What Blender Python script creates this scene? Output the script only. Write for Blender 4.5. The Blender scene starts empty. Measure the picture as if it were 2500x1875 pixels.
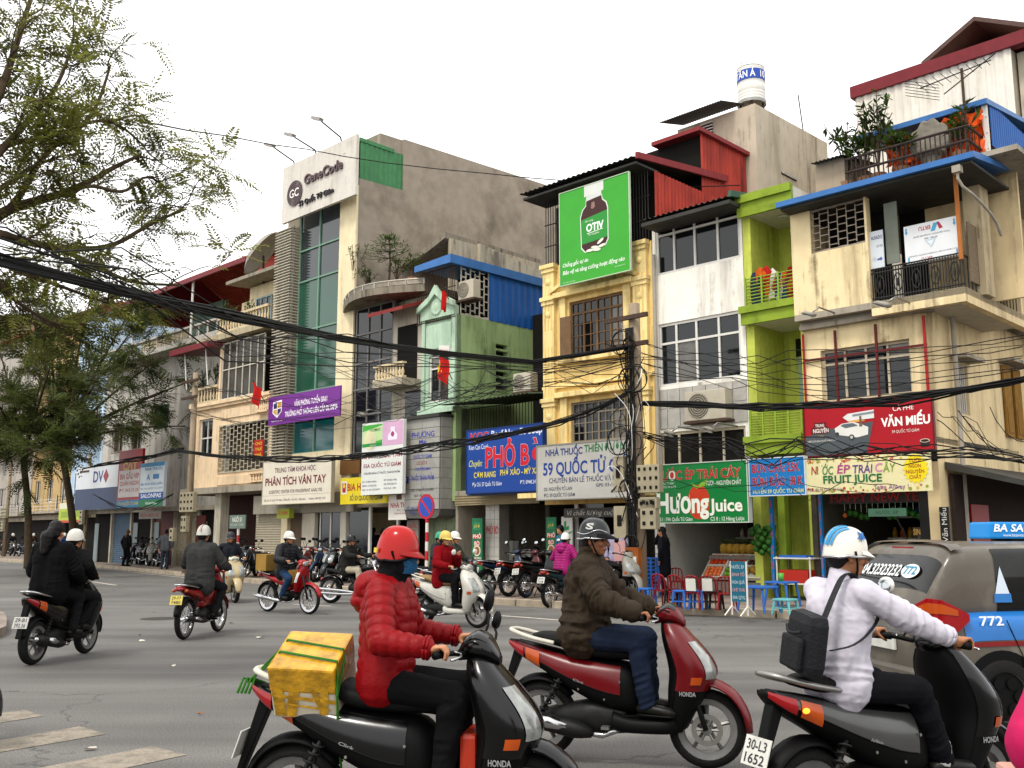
import bpy,bmesh,math,random
import numpy as np
from mathutils import Vector,Matrix,Quaternion
random.seed(7);RNG=np.random.default_rng(7)
R=math.radians;PI=math.pi
scene=bpy.context.scene
COL=scene.collection
# ---------------------------------------------------------------- camera
FPX=2373.0;CX=1250.0;CY=937.5;YH=1307.6;CAMH=1.55
TILT=math.atan((YH-CY)/FPX)
cam_d=bpy.data.cameras.new('camera');cam=bpy.data.objects.new('camera',cam_d);COL.objects.link(cam)
cam_d.sensor_fit='HORIZONTAL';cam_d.sensor_width=36.0;cam_d.lens=36.0*FPX/2500.0
cam_d.clip_start=0.05;cam_d.clip_end=3000
cam.location=(0,0,CAMH);cam.rotation_euler=(PI/2+TILT,0,0)
scene.camera=cam
# ---------------------------------------------------------------- sky and sun (overcast)
world=bpy.data.worlds.new('World');scene.world=world;world.use_nodes=True
wn=world.node_tree.nodes;wl=world.node_tree.links;wn.clear()
SUN_EL,SUN_AZ=R(58),R(215)
sky_t=wn.new('ShaderNodeTexSky');sky_t.sky_type='NISHITA';sky_t.sun_disc=False
sky_t.sun_elevation=SUN_EL;sky_t.sun_rotation=SUN_AZ;sky_t.air_density=1.5;sky_t.dust_density=6.0
hs=wn.new('ShaderNodeHueSaturation');hs.inputs['Saturation'].default_value=0.10
mx=wn.new('ShaderNodeMix');mx.data_type='RGBA';mx.inputs[0].default_value=0.80
mx.inputs[7].default_value=(11.7,11.7,11.7,1)
bgn=wn.new('ShaderNodeBackground');bgn.inputs['Strength'].default_value=0.125
wo=wn.new('ShaderNodeOutputWorld')
wl.new(sky_t.outputs[0],hs.inputs['Color']);wl.new(hs.outputs[0],mx.inputs[6])
wl.new(mx.outputs[2],bgn.inputs[0]);wl.new(bgn.outputs[0],wo.inputs[0])
sun_d=bpy.data.lights.new('sun','SUN');sun_d.energy=1.5;sun_d.angle=R(11);sun_d.color=(1.0,0.95,0.87)
sun=bpy.data.objects.new('sun',sun_d);COL.objects.link(sun)
_sd=Vector((math.sin(SUN_AZ)*math.cos(SUN_EL),math.cos(SUN_AZ)*math.cos(SUN_EL),math.sin(SUN_EL)))
sun.rotation_euler=_sd.to_track_quat('Z','Y').to_euler()
vs=scene.view_settings;vs.view_transform='Standard';vs.look='None';vs.exposure=0.5;vs.gamma=1.0;vs.use_curve_mapping=False
scene.cycles.max_bounces=5;scene.cycles.diffuse_bounces=3;scene.cycles.glossy_bounces=3
scene.cycles.transmission_bounces=4;scene.cycles.transparent_max_bounces=6
scene.cycles.caustics_reflective=False;scene.cycles.caustics_refractive=False
# ---------------------------------------------------------------- photograph pixels -> places
REG={'A':(0,0,2.37),'B':(0,600,2.37),'C':(600,250,2.552),'D':(500,850,2.7653),'E':(1250,350,2.5523),'F':(1100,900,2.7653),'G':(1750,0,2.7653),'H':(1800,450,2.7657),'I':(1550,950,2.3284),'J':(0,1250,2.4578),'K':(550,1250,2.4578),'L':(1150,1200,2.4571),'M':(1700,1200,2.4575),'T':(0,0,.8848),'S':(0,0,1.)}
ANG=R(45.4)
ES=Vector((math.sin(ANG),-math.cos(ANG),0));ET=Vector((math.cos(ANG),math.sin(ANG),0))
P0=Vector((-9.8,38.0,0))
FROT=math.atan2(ES.y,ES.x)
SW=0.14
def ray(r,x,y):
 a,b,k=REG[r];px,py=a+x/k,b+y/k
 u=(px-CX)/FPX;v=(CY-py)/FPX;c,s=math.cos(TILT),math.sin(TILT)
 return Vector((u,c-v*s,s+v*c))
CAMP=Vector((0,0,CAMH))
def ground(r,x,y,z=0.0):
 d=ray(r,x,y);return CAMP+d*((z-CAMH)/d.z)
def at_depth(r,x,y,depth):
 d=ray(r,x,y);return CAMP+d*(depth/d.y)
def W(r,x,y,t=0.0):
 d=ray(r,x,y);k=(t-(CAMP-P0).dot(ET))/d.dot(ET);p=CAMP+d*k-P0
 return p.dot(ES),p.z
def Wt(r,x,y,s):
 d=ray(r,x,y);k=(s-(CAMP-P0).dot(ES))/d.dot(ES);p=CAMP+d*k-P0
 return p.dot(ET),p.z
def FP(s,t,z):return P0+ES*s+ET*t+Vector((0,0,z))
def RC(r,xl,yt,xr,yb,t=0.0):
 s0,z1=W(r,xl,yt,t);s1,z0=W(r,xr,yb,t);return s0,s1,z0,z1
 # ---------------------------------------------------------------- materials
MATS={}
def srgb(h):
 h=h.lstrip('#');c=[int(h[i:i+2],16)/255 for i in(0,2,4)]
 return tuple((v/12.92 if v<=.04045 else((v+.055)/1.055)**2.4)for v in c)
def mat(name,col,rough=.6,metal=0.,var=.12,scale=6.,bump=0.,bscale=60.,dirt=None,dirtamt=.5,dscale=1.2,spec=.2,coat=0.,emit=0.,alpha=1.,trans=0.,streak=False,sheen=0.):
 if name in MATS:return MATS[name]
 if isinstance(col,str):col=srgb(col)
 m=bpy.data.materials.new(name);m.use_nodes=True;n=m.node_tree.nodes;l=m.node_tree.links
 b=n['Principled BSDF'];b.inputs['Roughness'].default_value=rough;b.inputs['Metallic'].default_value=metal
 b.inputs['Specular IOR Level'].default_value=spec;b.inputs['Coat Weight'].default_value=coat;b.inputs['Coat Roughness'].default_value=.06
 if sheen:b.inputs['Sheen Weight'].default_value=sheen
 if trans:b.inputs['Transmission Weight'].default_value=trans
 if alpha<1:b.inputs['Alpha'].default_value=alpha
 if emit:b.inputs['Emission Color'].default_value=(*col,1);b.inputs['Emission Strength'].default_value=emit
 b.inputs['Base Color'].default_value=(*col,1)
 if var or dirt or bump:
  tc=n.new('ShaderNodeTexCoord');oi=n.new('ShaderNodeObjectInfo');ad=n.new('ShaderNodeVectorMath');ad.operation='ADD'
  l.new(tc.outputs['Object'],ad.inputs[0]);l.new(oi.outputs['Random'],ad.inputs[1]);vec=ad.outputs[0]
 cur=None
 if var:
  nz=n.new('ShaderNodeTexNoise');nz.inputs['Scale'].default_value=scale;nz.inputs['Detail'].default_value=5;l.new(vec,nz.inputs['Vector'])
  mr=n.new('ShaderNodeMapRange');mr.inputs['From Min'].default_value=.3;mr.inputs['From Max'].default_value=.7
  mr.inputs['To Min'].default_value=1-var;mr.inputs['To Max'].default_value=1+var*.6;l.new(nz.outputs['Fac'],mr.inputs['Value'])
  ml=n.new('ShaderNodeVectorMath');ml.operation='SCALE';ml.inputs[0].default_value=col;l.new(mr.outputs[0],ml.inputs['Scale']);cur=ml.outputs[0]
 if dirt:
  dc=srgb(dirt)if isinstance(dirt,str)else dirt
  mp=n.new('ShaderNodeMapping');mp.inputs['Scale'].default_value=(dscale*(2.2 if streak else 1),dscale*(2.2 if streak else 1),dscale*(.28 if streak else 1));l.new(vec,mp.inputs['Vector'])
  n2=n.new('ShaderNodeTexNoise');n2 .inputs['Scale'].default_value=1;n2 .inputs['Detail'].default_value=7;n2 .inputs['Roughness'].default_value=.65;l.new(mp.outputs[0],n2 .inputs['Vector'])
  r2=n.new('ShaderNodeMapRange');r2 .inputs['From Min'].default_value=.48;r2 .inputs['From Max'].default_value=.76;r2 .inputs['To Max'].default_value=dirtamt;l.new(n2 .outputs['Fac'],r2 .inputs['Value'])
  mm=n.new('ShaderNodeMix');mm.data_type='RGBA';l.new(r2 .outputs[0],mm.inputs[0])
  if cur:l.new(cur,mm.inputs[6])
  else:mm.inputs[6].default_value=(*col,1)
  mm.inputs[7].default_value=(*dc,1);cur=mm.outputs[2]
  if streak:
   m4=n.new('ShaderNodeMapping');m4 .inputs['Scale'].default_value=(7.,7.,.45);l.new(vec,m4 .inputs['Vector'])
   n4=n.new('ShaderNodeTexNoise');n4 .inputs['Scale'].default_value=1;n4 .inputs['Detail'].default_value=6;l.new(m4 .outputs[0],n4 .inputs['Vector'])
   n5=n.new('ShaderNodeTexNoise');n5 .inputs['Scale'].default_value=.8;n5 .inputs['Detail'].default_value=6;n5 .inputs['Roughness'].default_value=.7;l.new(vec,n5 .inputs['Vector'])
   mu=n.new('ShaderNodeMath');mu.operation='MULTIPLY';l.new(n4 .outputs['Fac'],mu.inputs[0]);l.new(n5 .outputs['Fac'],mu.inputs[1])
   r4=n.new('ShaderNodeMapRange');r4 .inputs['From Min'].default_value=.28;r4 .inputs['From Max'].default_value=.42;r4 .inputs['To Max'].default_value=min(.85,dirtamt*1.1);l.new(mu.outputs[0],r4 .inputs['Value'])
   m5=n.new('ShaderNodeMix');m5 .data_type='RGBA';l.new(r4 .outputs[0],m5 .inputs[0]);l.new(cur,m5 .inputs[6]);m5 .inputs[7].default_value=(dc[0]*.7,dc[1]*.7,dc[2]*.7,1);cur=m5 .outputs[2]
 if cur:l.new(cur,b.inputs['Base Color'])
 if bump:
  n3=n.new('ShaderNodeTexNoise');n3 .inputs['Scale'].default_value=bscale;n3 .inputs['Detail'].default_value=4;l.new(vec,n3 .inputs['Vector'])
  bp=n.new('ShaderNodeBump');bp.inputs['Strength'].default_value=bump;bp.inputs['Distance'].default_value=.02;l.new(n3 .outputs['Fac'],bp.inputs['Height']);l.new(bp.outputs[0],b.inputs['Normal'])
 MATS[name]=m;return m
 # ---------------------------------------------------------------- mesh builder
class MB:
 def __init__(s):s.v=[];s.f=[];s.m=[]
 def add(s,vs,fs,mi=0):
  o=len(s.v);s.v+=[tuple(p)for p in vs];s.f+=[tuple(i+o for i in q)for q in fs];s.m+=[mi]*len(fs);return s
 def box(s,x0,x1,y0,y1,z0,z1,mi=0):
  return s.add([(x0,y0,z0),(x1,y0,z0),(x1,y1,z0),(x0,y1,z0),(x0,y0,z1),(x1,y0,z1),(x1,y1,z1),(x0,y1,z1)],[(0,3,2,1),(4,5,6,7),(0,1,5,4),(1,2,6,5),(2,3,7,6),(3,0,4,7)],mi)
 def ring_loft(s,rings,cap=True,mi=0,closed=True):
  n=len(rings[0]);o=len(s.v)
  for r in rings:s.v+=[tuple(p)for p in r]
  for i in range(len(rings)-1):
   for j in range(n if closed else n-1):
    k=(j+1)%n;s.f.append((o+i*n+j,o+i*n+k,o+(i+1)*n+k,o+(i+1)*n+j));s.m.append(mi)
  if cap:
   s.f.append(tuple(o+j for j in range(n-1,-1,-1)));s.f.append(tuple(o+(len(rings)-1)*n+j for j in range(n)));s.m+=[mi,mi]
  return s
 def tube(s,pts,r,n=8,mi=0,cap=True,flat=1.0):
  pts=[Vector(p)for p in pts];rs=r if isinstance(r,(list,tuple))else[r]*len(pts)
  rings=[];up=None
  for i,p in enumerate(pts):
   a=pts[max(i-1,0)];b=pts[min(i+1,len(pts)-1)];t=(b-a)
   if t.length<1e-9:t=Vector((0,0,1))
   t.normalize()
   if up is None:up=Vector((0,0,1))if abs(t.z)<.9 else Vector((1,0,0))
   x=up.cross(t)
   if x.length<1e-6:x=Vector((1,0,0)).cross(t)
   x.normalize();y=t.cross(x);up=y
   rings.append([p+x*(math.cos(2*PI*k/n)*rs[i])+y*(math.sin(2*PI*k/n)*rs[i]*flat)for k in range(n)])
  return s.ring_loft(rings,cap,mi)
 def cyl(s,a,b,r0,r1=None,n=16,mi=0):return s.tube([a,b],[r0,r0 if r1 is None else r1],n,mi)
 def lathe(s,prof,n=24,axis='z',c=(0,0,0),mi=0,cap=False):
  rings=[]
  for k in range(n):
   a=2*PI*k/n;ca,sa=math.cos(a),math.sin(a);rg=[]
   for(r,h)in prof:
    if axis=='z':q=(r*ca,r*sa,h)
    elif axis=='y':q=(r*ca,h,r*sa)
    else:q=(h,r*ca,r*sa)
    rg.append((q[0]+c[0],q[1]+c[1],q[2]+c[2]))
   rings.append(rg)
  rings.append(rings[0]);return s.ring_loft(rings,False,mi,closed=False)
 def ball(s,c,r,n=12,m=8,mi=0):
  rx,ry,rz=r if isinstance(r,(tuple,list))else(r,r,r);rings=[]
  for i in range(1,m):
   a=PI*i/m;rings.append([(c[0]+rx*math.sin(a)*math.cos(2*PI*j/n),c[1]+ry*math.sin(a)*math.sin(2*PI*j/n),c[2]-rz*math.cos(a))for j in range(n)])
  o=len(s.v);s.ring_loft(rings,False,mi);s.v+=[(c[0],c[1],c[2]-rz),(c[0],c[1],c[2]+rz)];b=len(s.v)-2;e=o+(m-2)*n
  for j in range(n):
   k=(j+1)%n;s.f+=[(b,o+k,o+j),(b+1,e+j,e+k)];s.m+=[mi,mi]
  return s
 def prism(s,poly,axis,a0,a1,mi=0):
  n=len(poly)
  def P(p,a):return{'x':(a,p[0],p[1]),'y':(p[0],a,p[1]),'z':(p[0],p[1],a)}[axis]
  return s.add([P(p,a0)for p in poly]+[P(p,a1)for p in poly],[tuple(range(n-1,-1,-1)),tuple(range(n,2*n))]+[(i,(i+1)%n,n+(i+1)%n,n+i)for i in range(n)],mi)
 def sect(s,secs,n=20,mi=0,cap=True):
  rings=[]
  for(x,yc,zc,hw,hh,p)in secs:
   rg=[]
   for k in range(n):
    a=2*PI*k/n;c,q=math.cos(a),math.sin(a)
    rg.append((x,yc+hw*math.copysign(abs(c)**(2/p),c),zc+hh*math.copysign(abs(q)**(2/p),q)))
   rings.append(rg)
  return s.ring_loft(rings,cap,mi)
 def mesh(s,name,mats=None,smooth=False,bevel=0.,auto=None):
  me=bpy.data.meshes.new(name);me.from_pydata(s.v,[],s.f)
  bm=bmesh.new();bm.from_mesh(me)
  for f,mi in zip(bm.faces,s.m):f.material_index=mi
  bmesh.ops.recalc_face_normals(bm,faces=bm.faces)
  if bevel:
   es=[e for e in bm.edges if len(e.link_faces)==2 and e.calc_face_angle(0)>R(40)]
   bmesh.ops.bevel(bm,geom=es,offset=bevel,segments=2,profile=.6,affect='EDGES',clamp_overlap=True)
  if auto is not None:
   for e in bm.edges:
    if len(e.link_faces)==2 and e.calc_face_angle(0)>auto:e.smooth=False
   smooth=True
  if smooth:
   for f in bm.faces:f.smooth=True
  bm.to_mesh(me);bm.free()
  for mm in(mats if isinstance(mats,(list,tuple))else[mats]):
   if mm:me.materials.append(mm)
  return me
 def build(s,name,mats,parent=None,smooth=False,bevel=0.,auto=None,loc=None,rot=None):
  return link(name,s.mesh(name,mats,smooth,bevel,auto),parent,loc,rot)
def link(name,me,parent=None,loc=None,rot=None):
 o=bpy.data.objects.new(name,me);COL.objects.link(o)
 if parent:o.parent=parent
 if loc is not None:o.location=loc
 if rot is not None:o.rotation_euler=rot
 return o
def tag(o,label=None,cat=None,group=None,kind=None):
 if label:o['label']=label
 if cat:o['category']=cat
 if group:o['group']=group
 if kind:o['kind']=kind
 return o
def thing(name,label,cat,loc=(0,0,0),rz=0.,group=None):
 o=bpy.data.objects.new(name,None);COL.objects.link(o);o.location=loc;o.rotation_euler=(0,0,rz)
 o.empty_display_size=.2
 return tag(o,label,cat,group)
def copy_tree(o,parent=None):
 c=o.copy();COL.objects.link(c);c.parent=parent
 for ch in list(o.children):copy_tree(ch,c)
 return c
def fthing(name,label,cat,s,t=0.,group=None,z=0.):return thing(name,label,cat,FP(s,t,z),FROT,group)
def chaikin(pts,n=2,closed=False):
 pts=[Vector(p)for p in pts]
 for _ in range(n):
  q=[]if closed else[pts[0]]
  for i in range(len(pts)if closed else len(pts)-1):
   a,b=pts[i],pts[(i+1)%len(pts)];q+=[a*.75+b*.25,a*.25+b*.75]
  if not closed:q.append(pts[-1])
  pts=q
 return pts
 # ---------------------------------------------------------------- lettering
TMP=bpy.data.scenes.new('lettering_workbench')
_tc={}
def baked(o):
 with bpy.context.temp_override(scene=TMP,view_layer=TMP.view_layers[0]):
  dg=bpy.context.evaluated_depsgraph_get();dg.update()
 return bpy.data.meshes.new_from_object(o.evaluated_get(dg))
def text_mesh(txt,bold=0.,shear=0.,spacing=1.,extrude=0.):
 key=(txt,bold,shear,spacing,extrude)
 if key in _tc:return _tc[key]
 cu=bpy.data.curves.new('t','FONT');cu.body=txt;cu.size=1;cu.offset=bold*.55;cu.shear=shear;cu.space_character=spacing
 cu.resolution_u=3;cu.fill_mode='BOTH' if extrude else 'FRONT';cu.extrude=extrude
 o=bpy.data.objects.new('t',cu);TMP.collection.objects.link(o)
 me=baked(o)
 n=len(me.vertices);co=np.empty(n*3);me.vertices.foreach_get('co',co);co=co.reshape(-1,3)
 fs=[tuple(p.vertices)for p in me.polygons]
 TMP.collection.objects.unlink(o);bpy.data.objects.remove(o);bpy.data.curves.remove(cu);bpy.data.meshes.remove(me)
 _tc[key]=(co,fs);return _tc[key]
def lettering(parent,txt,x0,x1,zc,h,col,y=-.004,bold=.0,shear=0.,spacing=1.,outline=None,ow=.03,curve=None,name='lettering',xf=None):
 """text fitted between x0 and x1 on the plane facing -y; zc = middle of the capitals, h = capital height"""
 co,fs=text_mesh(txt,bold,shear,spacing)
 if not len(co):return None
 ref,_=text_mesh('H');ch=ref[:,1].max()
 mn,mxx=co[:,0].min(),co[:,0].max()
 def put(bo,yy,cl,nm):
  c2,f2=text_mesh(txt,bo,shear,spacing)
  X=x0+(c2[:,0]-mn)/max(mxx-mn,1e-6)*(x1-x0);Z=zc+(c2[:,1]/ch-.5)*h
  if xf:V=[xf(a,yy,b)for a,b in zip(X,Z)]
  else:V=[(a,yy,b)for a,b in zip(X,Z)]
  b=MB();b.add(V,f2);return b.build(nm,cl if not isinstance(cl,str)else paint(cl),parent)
 if outline:put(bold+ow*.55,y,outline,'lettering_outline');y-=.003
 return put(bold,y,col,name)
def paint(h,rough=.45):return mat('paint_'+h.lstrip('#')+('' if rough==.45 else str(rough)),h,rough,var=.05,scale=3)
# ================================================================ GROUND
def asphalt():
 m=bpy.data.materials.new('asphalt');m.use_nodes=True;n=m.node_tree.nodes;l=m.node_tree.links;b=n['Principled BSDF']
 b.inputs['Roughness'].default_value=.8;b.inputs['Specular IOR Level'].default_value=.3
 tc=n.new('ShaderNodeTexCoord')
 a=n.new('ShaderNodeTexNoise');a.inputs['Scale'].default_value=.35;a.inputs['Detail'].default_value=6
 c=n.new('ShaderNodeTexNoise');c.inputs['Scale'].default_value=75;c.inputs['Detail'].default_value=4
 mp=n.new('ShaderNodeMapping');mp.inputs['Rotation'].default_value=(0,0,-FROT);mp.inputs['Scale'].default_value=(.12,1.3,1)
 d=n.new('ShaderNodeTexNoise');d.inputs['Scale'].default_value=1.;d.inputs['Detail'].default_value=4
 for q in(a,c):l.new(tc.outputs['Object'],q.inputs['Vector'])
 l.new(tc.outputs['Object'],mp.inputs['Vector']);l.new(mp.outputs[0],d.inputs['Vector'])
 r1=n.new('ShaderNodeValToRGB');e=r1 .color_ramp.elements;e[0].position=.3;e[0].color=(.098,.093,.087,1);e[1].position=.72;e[1].color=(.150,.142,.131,1);l.new(a.outputs['Fac'],r1 .inputs[0])
 r3=n.new('ShaderNodeMapRange');r3 .inputs['From Min'].default_value=.35;r3 .inputs['From Max'].default_value=.7;r3 .inputs['To Min'].default_value=.74;r3 .inputs['To Max'].default_value=1.16;l.new(d.outputs['Fac'],r3 .inputs['Value'])
 r2=n.new('ShaderNodeMapRange');r2 .inputs['From Min'].default_value=.3;r2 .inputs['From Max'].default_value=.7;r2 .inputs['To Min'].default_value=.5;r2 .inputs['To Max'].default_value=1.5;l.new(c.outputs['Fac'],r2 .inputs['Value'])
 v=n.new('ShaderNodeVectorMath');v.operation='SCALE';l.new(r1 .outputs[0],v.inputs[0]);l.new(r2 .outputs[0],v.inputs['Scale'])
 w=n.new('ShaderNodeVectorMath');w.operation='SCALE';l.new(v.outputs[0],w.inputs[0]);l.new(r3 .outputs[0],w.inputs['Scale'])
 vo=n.new('ShaderNodeTexVoronoi');vo.feature='DISTANCE_TO_EDGE';vo.inputs['Scale'].default_value=.23
 wv=n.new('ShaderNodeTexNoise');wv.inputs['Scale'].default_value=1.6;wv.inputs['Detail'].default_value=5;l.new(tc.outputs['Object'],wv.inputs['Vector'])
 wa=n.new('ShaderNodeVectorMath');wa.operation='ADD';l.new(tc.outputs['Object'],wa.inputs[0]);l.new(wv.outputs['Color'],wa.inputs[1]);l.new(wa.outputs[0],vo.inputs['Vector'])
 cr=n.new('ShaderNodeMapRange');cr.inputs['From Min'].default_value=.0;cr.inputs['From Max'].default_value=.005;cr.inputs['To Min'].default_value=.5;cr.inputs['To Max'].default_value=1;l.new(vo.outputs['Distance'],cr.inputs['Value'])
 x=n.new('ShaderNodeVectorMath');x.operation='SCALE';l.new(w.outputs[0],x.inputs[0]);l.new(cr.outputs[0],x.inputs['Scale'])
 l.new(x.outputs[0],b.inputs['Base Color'])
 bp=n.new('ShaderNodeBump');bp.inputs['Strength'].default_value=.5;bp.inputs['Distance'].default_value=.006;l.new(c.outputs['Fac'],bp.inputs['Height']);l.new(bp.outputs[0],b.inputs['Normal'])
 return m
M_asph=asphalt()
b=MB();b.add([(-900,-60,0),(900,-60,0),(900,1500,0),(-900,1500,0)],[(0,1,2,3)])
tag(b.build('road',M_asph),'grey worn asphalt road across the junction',kind='structure')
def paving():
 m=bpy.data.materials.new('paving');m.use_nodes=True;n=m.node_tree.nodes;l=m.node_tree.links;b=n['Principled BSDF'];b.inputs['Roughness'].default_value=.85
 tc=n.new('ShaderNodeTexCoord');mp=n.new('ShaderNodeMapping');mp.inputs['Rotation'].default_value=(0,0,-FROT)
 br=n.new('ShaderNodeTexBrick');br.inputs['Scale'].default_value=1;br.inputs['Brick Width'].default_value=.3;br.inputs['Row Height'].default_value=.3;br.inputs['Mortar Size'].default_value=.008;br.offset=0
 br.inputs['Color1'].default_value=(.20,.155,.125,1);br.inputs['Color2'].default_value=(.26,.205,.165,1);br.inputs['Mortar'].default_value=(.09,.075,.06,1)
 nz=n.new('ShaderNodeTexNoise');nz.inputs['Scale'].default_value=.9;nz.inputs['Detail'].default_value=8
 l.new(tc.outputs['Object'],mp.inputs[0]);l.new(mp.outputs[0],br.inputs['Vector']);l.new(mp.outputs[0],nz.inputs['Vector'])
 r=n.new('ShaderNodeMapRange');r.inputs['From Min'].default_value=.3;r.inputs['From Max'].default_value=.75;r.inputs['To Min'].default_value=.6;r.inputs['To Max'].default_value=1.25;l.new(nz.outputs['Fac'],r.inputs['Value'])
 v=n.new('ShaderNodeVectorMath');v.operation='SCALE';l.new(br.outputs['Color'],v.inputs[0]);l.new(r.outputs[0],v.inputs['Scale']);l.new(v.outputs[0],b.inputs['Base Color']);return m
M_pave=paving()
M_kerb=mat('kerb_stone','#a89a86',.85,var=.25,scale=5,dirt='#5b5146',dirtamt=.6,bump=.3,bscale=40)
KERB=[Vector((x,y,0))for x,y in((-75,106),(-31.5,60.8),(-20.5,49.2),(-13.2,39.0),(-5.75,29.2),(-.44,22.5),(3.67,19.85),(6.2,18.4),(9.2,17.3),(10.9,18.0),(12.2,19.6),(40,47.8))]
KS=chaikin(KERB,2)
poly=[(p.x,p.y)for p in KS]+[(90,150),(-20,190),(-110,150)]
b=MB();n=len(poly)
b.add([(x,y,SW)for x,y in poly],[tuple(range(n))])
pave=tag(b.build('pavement',M_pave),'brown tiled pavement in front of the shops',kind='structure')
acc=[];L=0
for i in range(len(KS)-1):
 a,c=KS[i],KS[i+1];seg=(c-a).length;k=0
 acc.append((L,a,c,seg));L+=seg
def along(d):
 for(l0,a,c,seg)in acc:
  if l0<=d<=l0+seg:return a+(c-a)*((d-l0)/seg)
 return KS[-1].copy()
d=0;km={}
while d<L-1:
 a,c=along(d),along(d+.96)
 if a.y<62 and not(a.x>13):
  ln=round((c-a).length,2)
  if ln not in km:km[ln]=MB().box(0,ln-.015,-.16,.03,-.02,SW+.012).mesh('kerb_stone',M_kerb,bevel=.015)
  t=(c-a).normalized();o=link('kerb_stone',km[ln],pave,a,(0,0,math.atan2(t.y,t.x)))
  o.location.z=random.uniform(-.008,.006)
 d+=.98
q=[ground('J',*p)for p in((-420,560),(10,632),(40,680),(30,760),(-420,860))]
q=chaikin(q,1)
b=MB();n=len(q);b.add([(p.x,p.y,0)for p in q]+[(p.x,p.y,SW)for p in q],[tuple(range(n,2*n))]+[(i,(i+1)%n,n+(i+1)%n,n+i)for i in range(n)])
tag(b.build('pavement_corner',[M_pave]),'tree island of tiled pavement at the road edge',kind='structure')
M_zeb=mat('road_paint_worn','#8b8274',.8,var=.25,scale=40,dirt='#55514a',dirtamt=1.,dscale=7)
M_line=mat('road_line','#b3aca0',.8,var=.2,scale=9,dirt='#6b665e',dirtamt=.8,dscale=5)
for i,px in enumerate((((-500,1270),(150,1190),(258,1226),(-500,1345)),((-500,1462),(478,1288),(640,1334),(-500,1530)),((-300,1640),(912,1409),(1120,1460),(100,1680)),((600,1720),(1700,1560),(1900,1640),(900,1860)))):
 pts=[ground('J',*p)for p in px]
 b=MB();b.add([(p.x,p.y,.004)for p in pts],[(0,1,2,3)]);tag(b.build('crossing_stripe',M_zeb),'worn pedestrian crossing stripe painted on the road',kind='structure')
def road_line(pts,w):
 b=MB();V=[]
 for i,p in enumerate(pts):
  t=(pts[min(i+1,len(pts)-1)]-pts[max(i-1,0)]).normalized();nn=Vector((-t.y,t.x,0))*w/2
  V+=[(p.x+nn.x,p.y+nn.y,.004),(p.x-nn.x,p.y-nn.y,.004)]
 b.add(V,[(2*i,2*i+1,2*i+3,2*i+2)for i in range(len(pts)-1)])
 tag(b.build('road_line',M_line),'thin white line painted along the road edge',kind='structure')
road_line([along(dd)+Vector((-.35,-.37,0))for dd in np.arange(40,98,1.)],.13)
road_line([ground('K',1590,618),ground('K',2040,652)],.14)
road_line([ground('J',552,419),ground('J',697,440)],.14)
road_line([ground('J',1760,555),ground('J',1990,566)],.12)
tag(MB().lathe([(0,.008),(.3,.008),(.32,.004),(.36,.004),(.36,0)],28).build('manhole_cover',mat('cast_iron','#3a3632',.7,var=.3,scale=20,bump=.6,bscale=30),loc=ground('J',960,640)),'round iron manhole cover in the road','manhole')
M_lit=[mat('litter_pale','#c9c0b0',.9),mat('litter_brown','#8a5a2c',.9)]
for i,(x,y,mi)in enumerate(((850,776,0),(840,745,1),(1035,928,0),(545,1430,0),(660,408,0),(1390,670,1),(1205,1218,1),(1560,758,0))):
 p=ground('J',x,y);b=MB();r=random.uniform(.03,.07);V=[]
 for k in range(6):
  a=k*PI/3;rr=r*random.uniform(.6,1.3);V.append((rr*math.cos(a),rr*.6*math.sin(a),random.uniform(.004,.03)))
 b.add(V,[tuple(range(6))]);tag(b.build('paper_scrap' if mi==0 else 'dead_leaf',M_lit[mi],loc=p),'scrap of litter lying on the asphalt','litter','litter on the road')
 # ================================================================ BUILDINGS
def plaster(name,col,dirt='#6f6658',amt=.55,streak=True,ds=.9,var=.08):return mat(name,col,.9,var=var,scale=2.5,dirt=dirt,dirtamt=amt,dscale=ds,streak=streak,bump=.12,bscale=35)
M_glass=mat('dark_glass','#0d0f11',.06,var=0,spec=.5)
M_glassb=mat('smoked_glass','#15191c',.08,var=.3,scale=.6,spec=.5)
M_glc=mat('curtained_glass','#5a574f',.12,var=.35,scale=5,spec=.6)
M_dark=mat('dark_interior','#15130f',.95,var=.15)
M_alu=mat('white_aluminium','#cfccc4',.5,var=.06)
M_steel=mat('steel','#8f8d88',.35,metal=.8,var=.1)
M_rust=mat('rusty_iron','#4a3a30',.8,var=.3,scale=12)
M_iron=mat('black_iron','#2b2a28',.6,var=.2)
M_wood=mat('brown_shutter_wood','#6b5238',.7,var=.2,scale=5)
M_conc=plaster('concrete','#9d9484','#4d473d',.6)
M_tin=mat('dark_tin','#3b3a36',.7,var=.25,scale=4)
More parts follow.
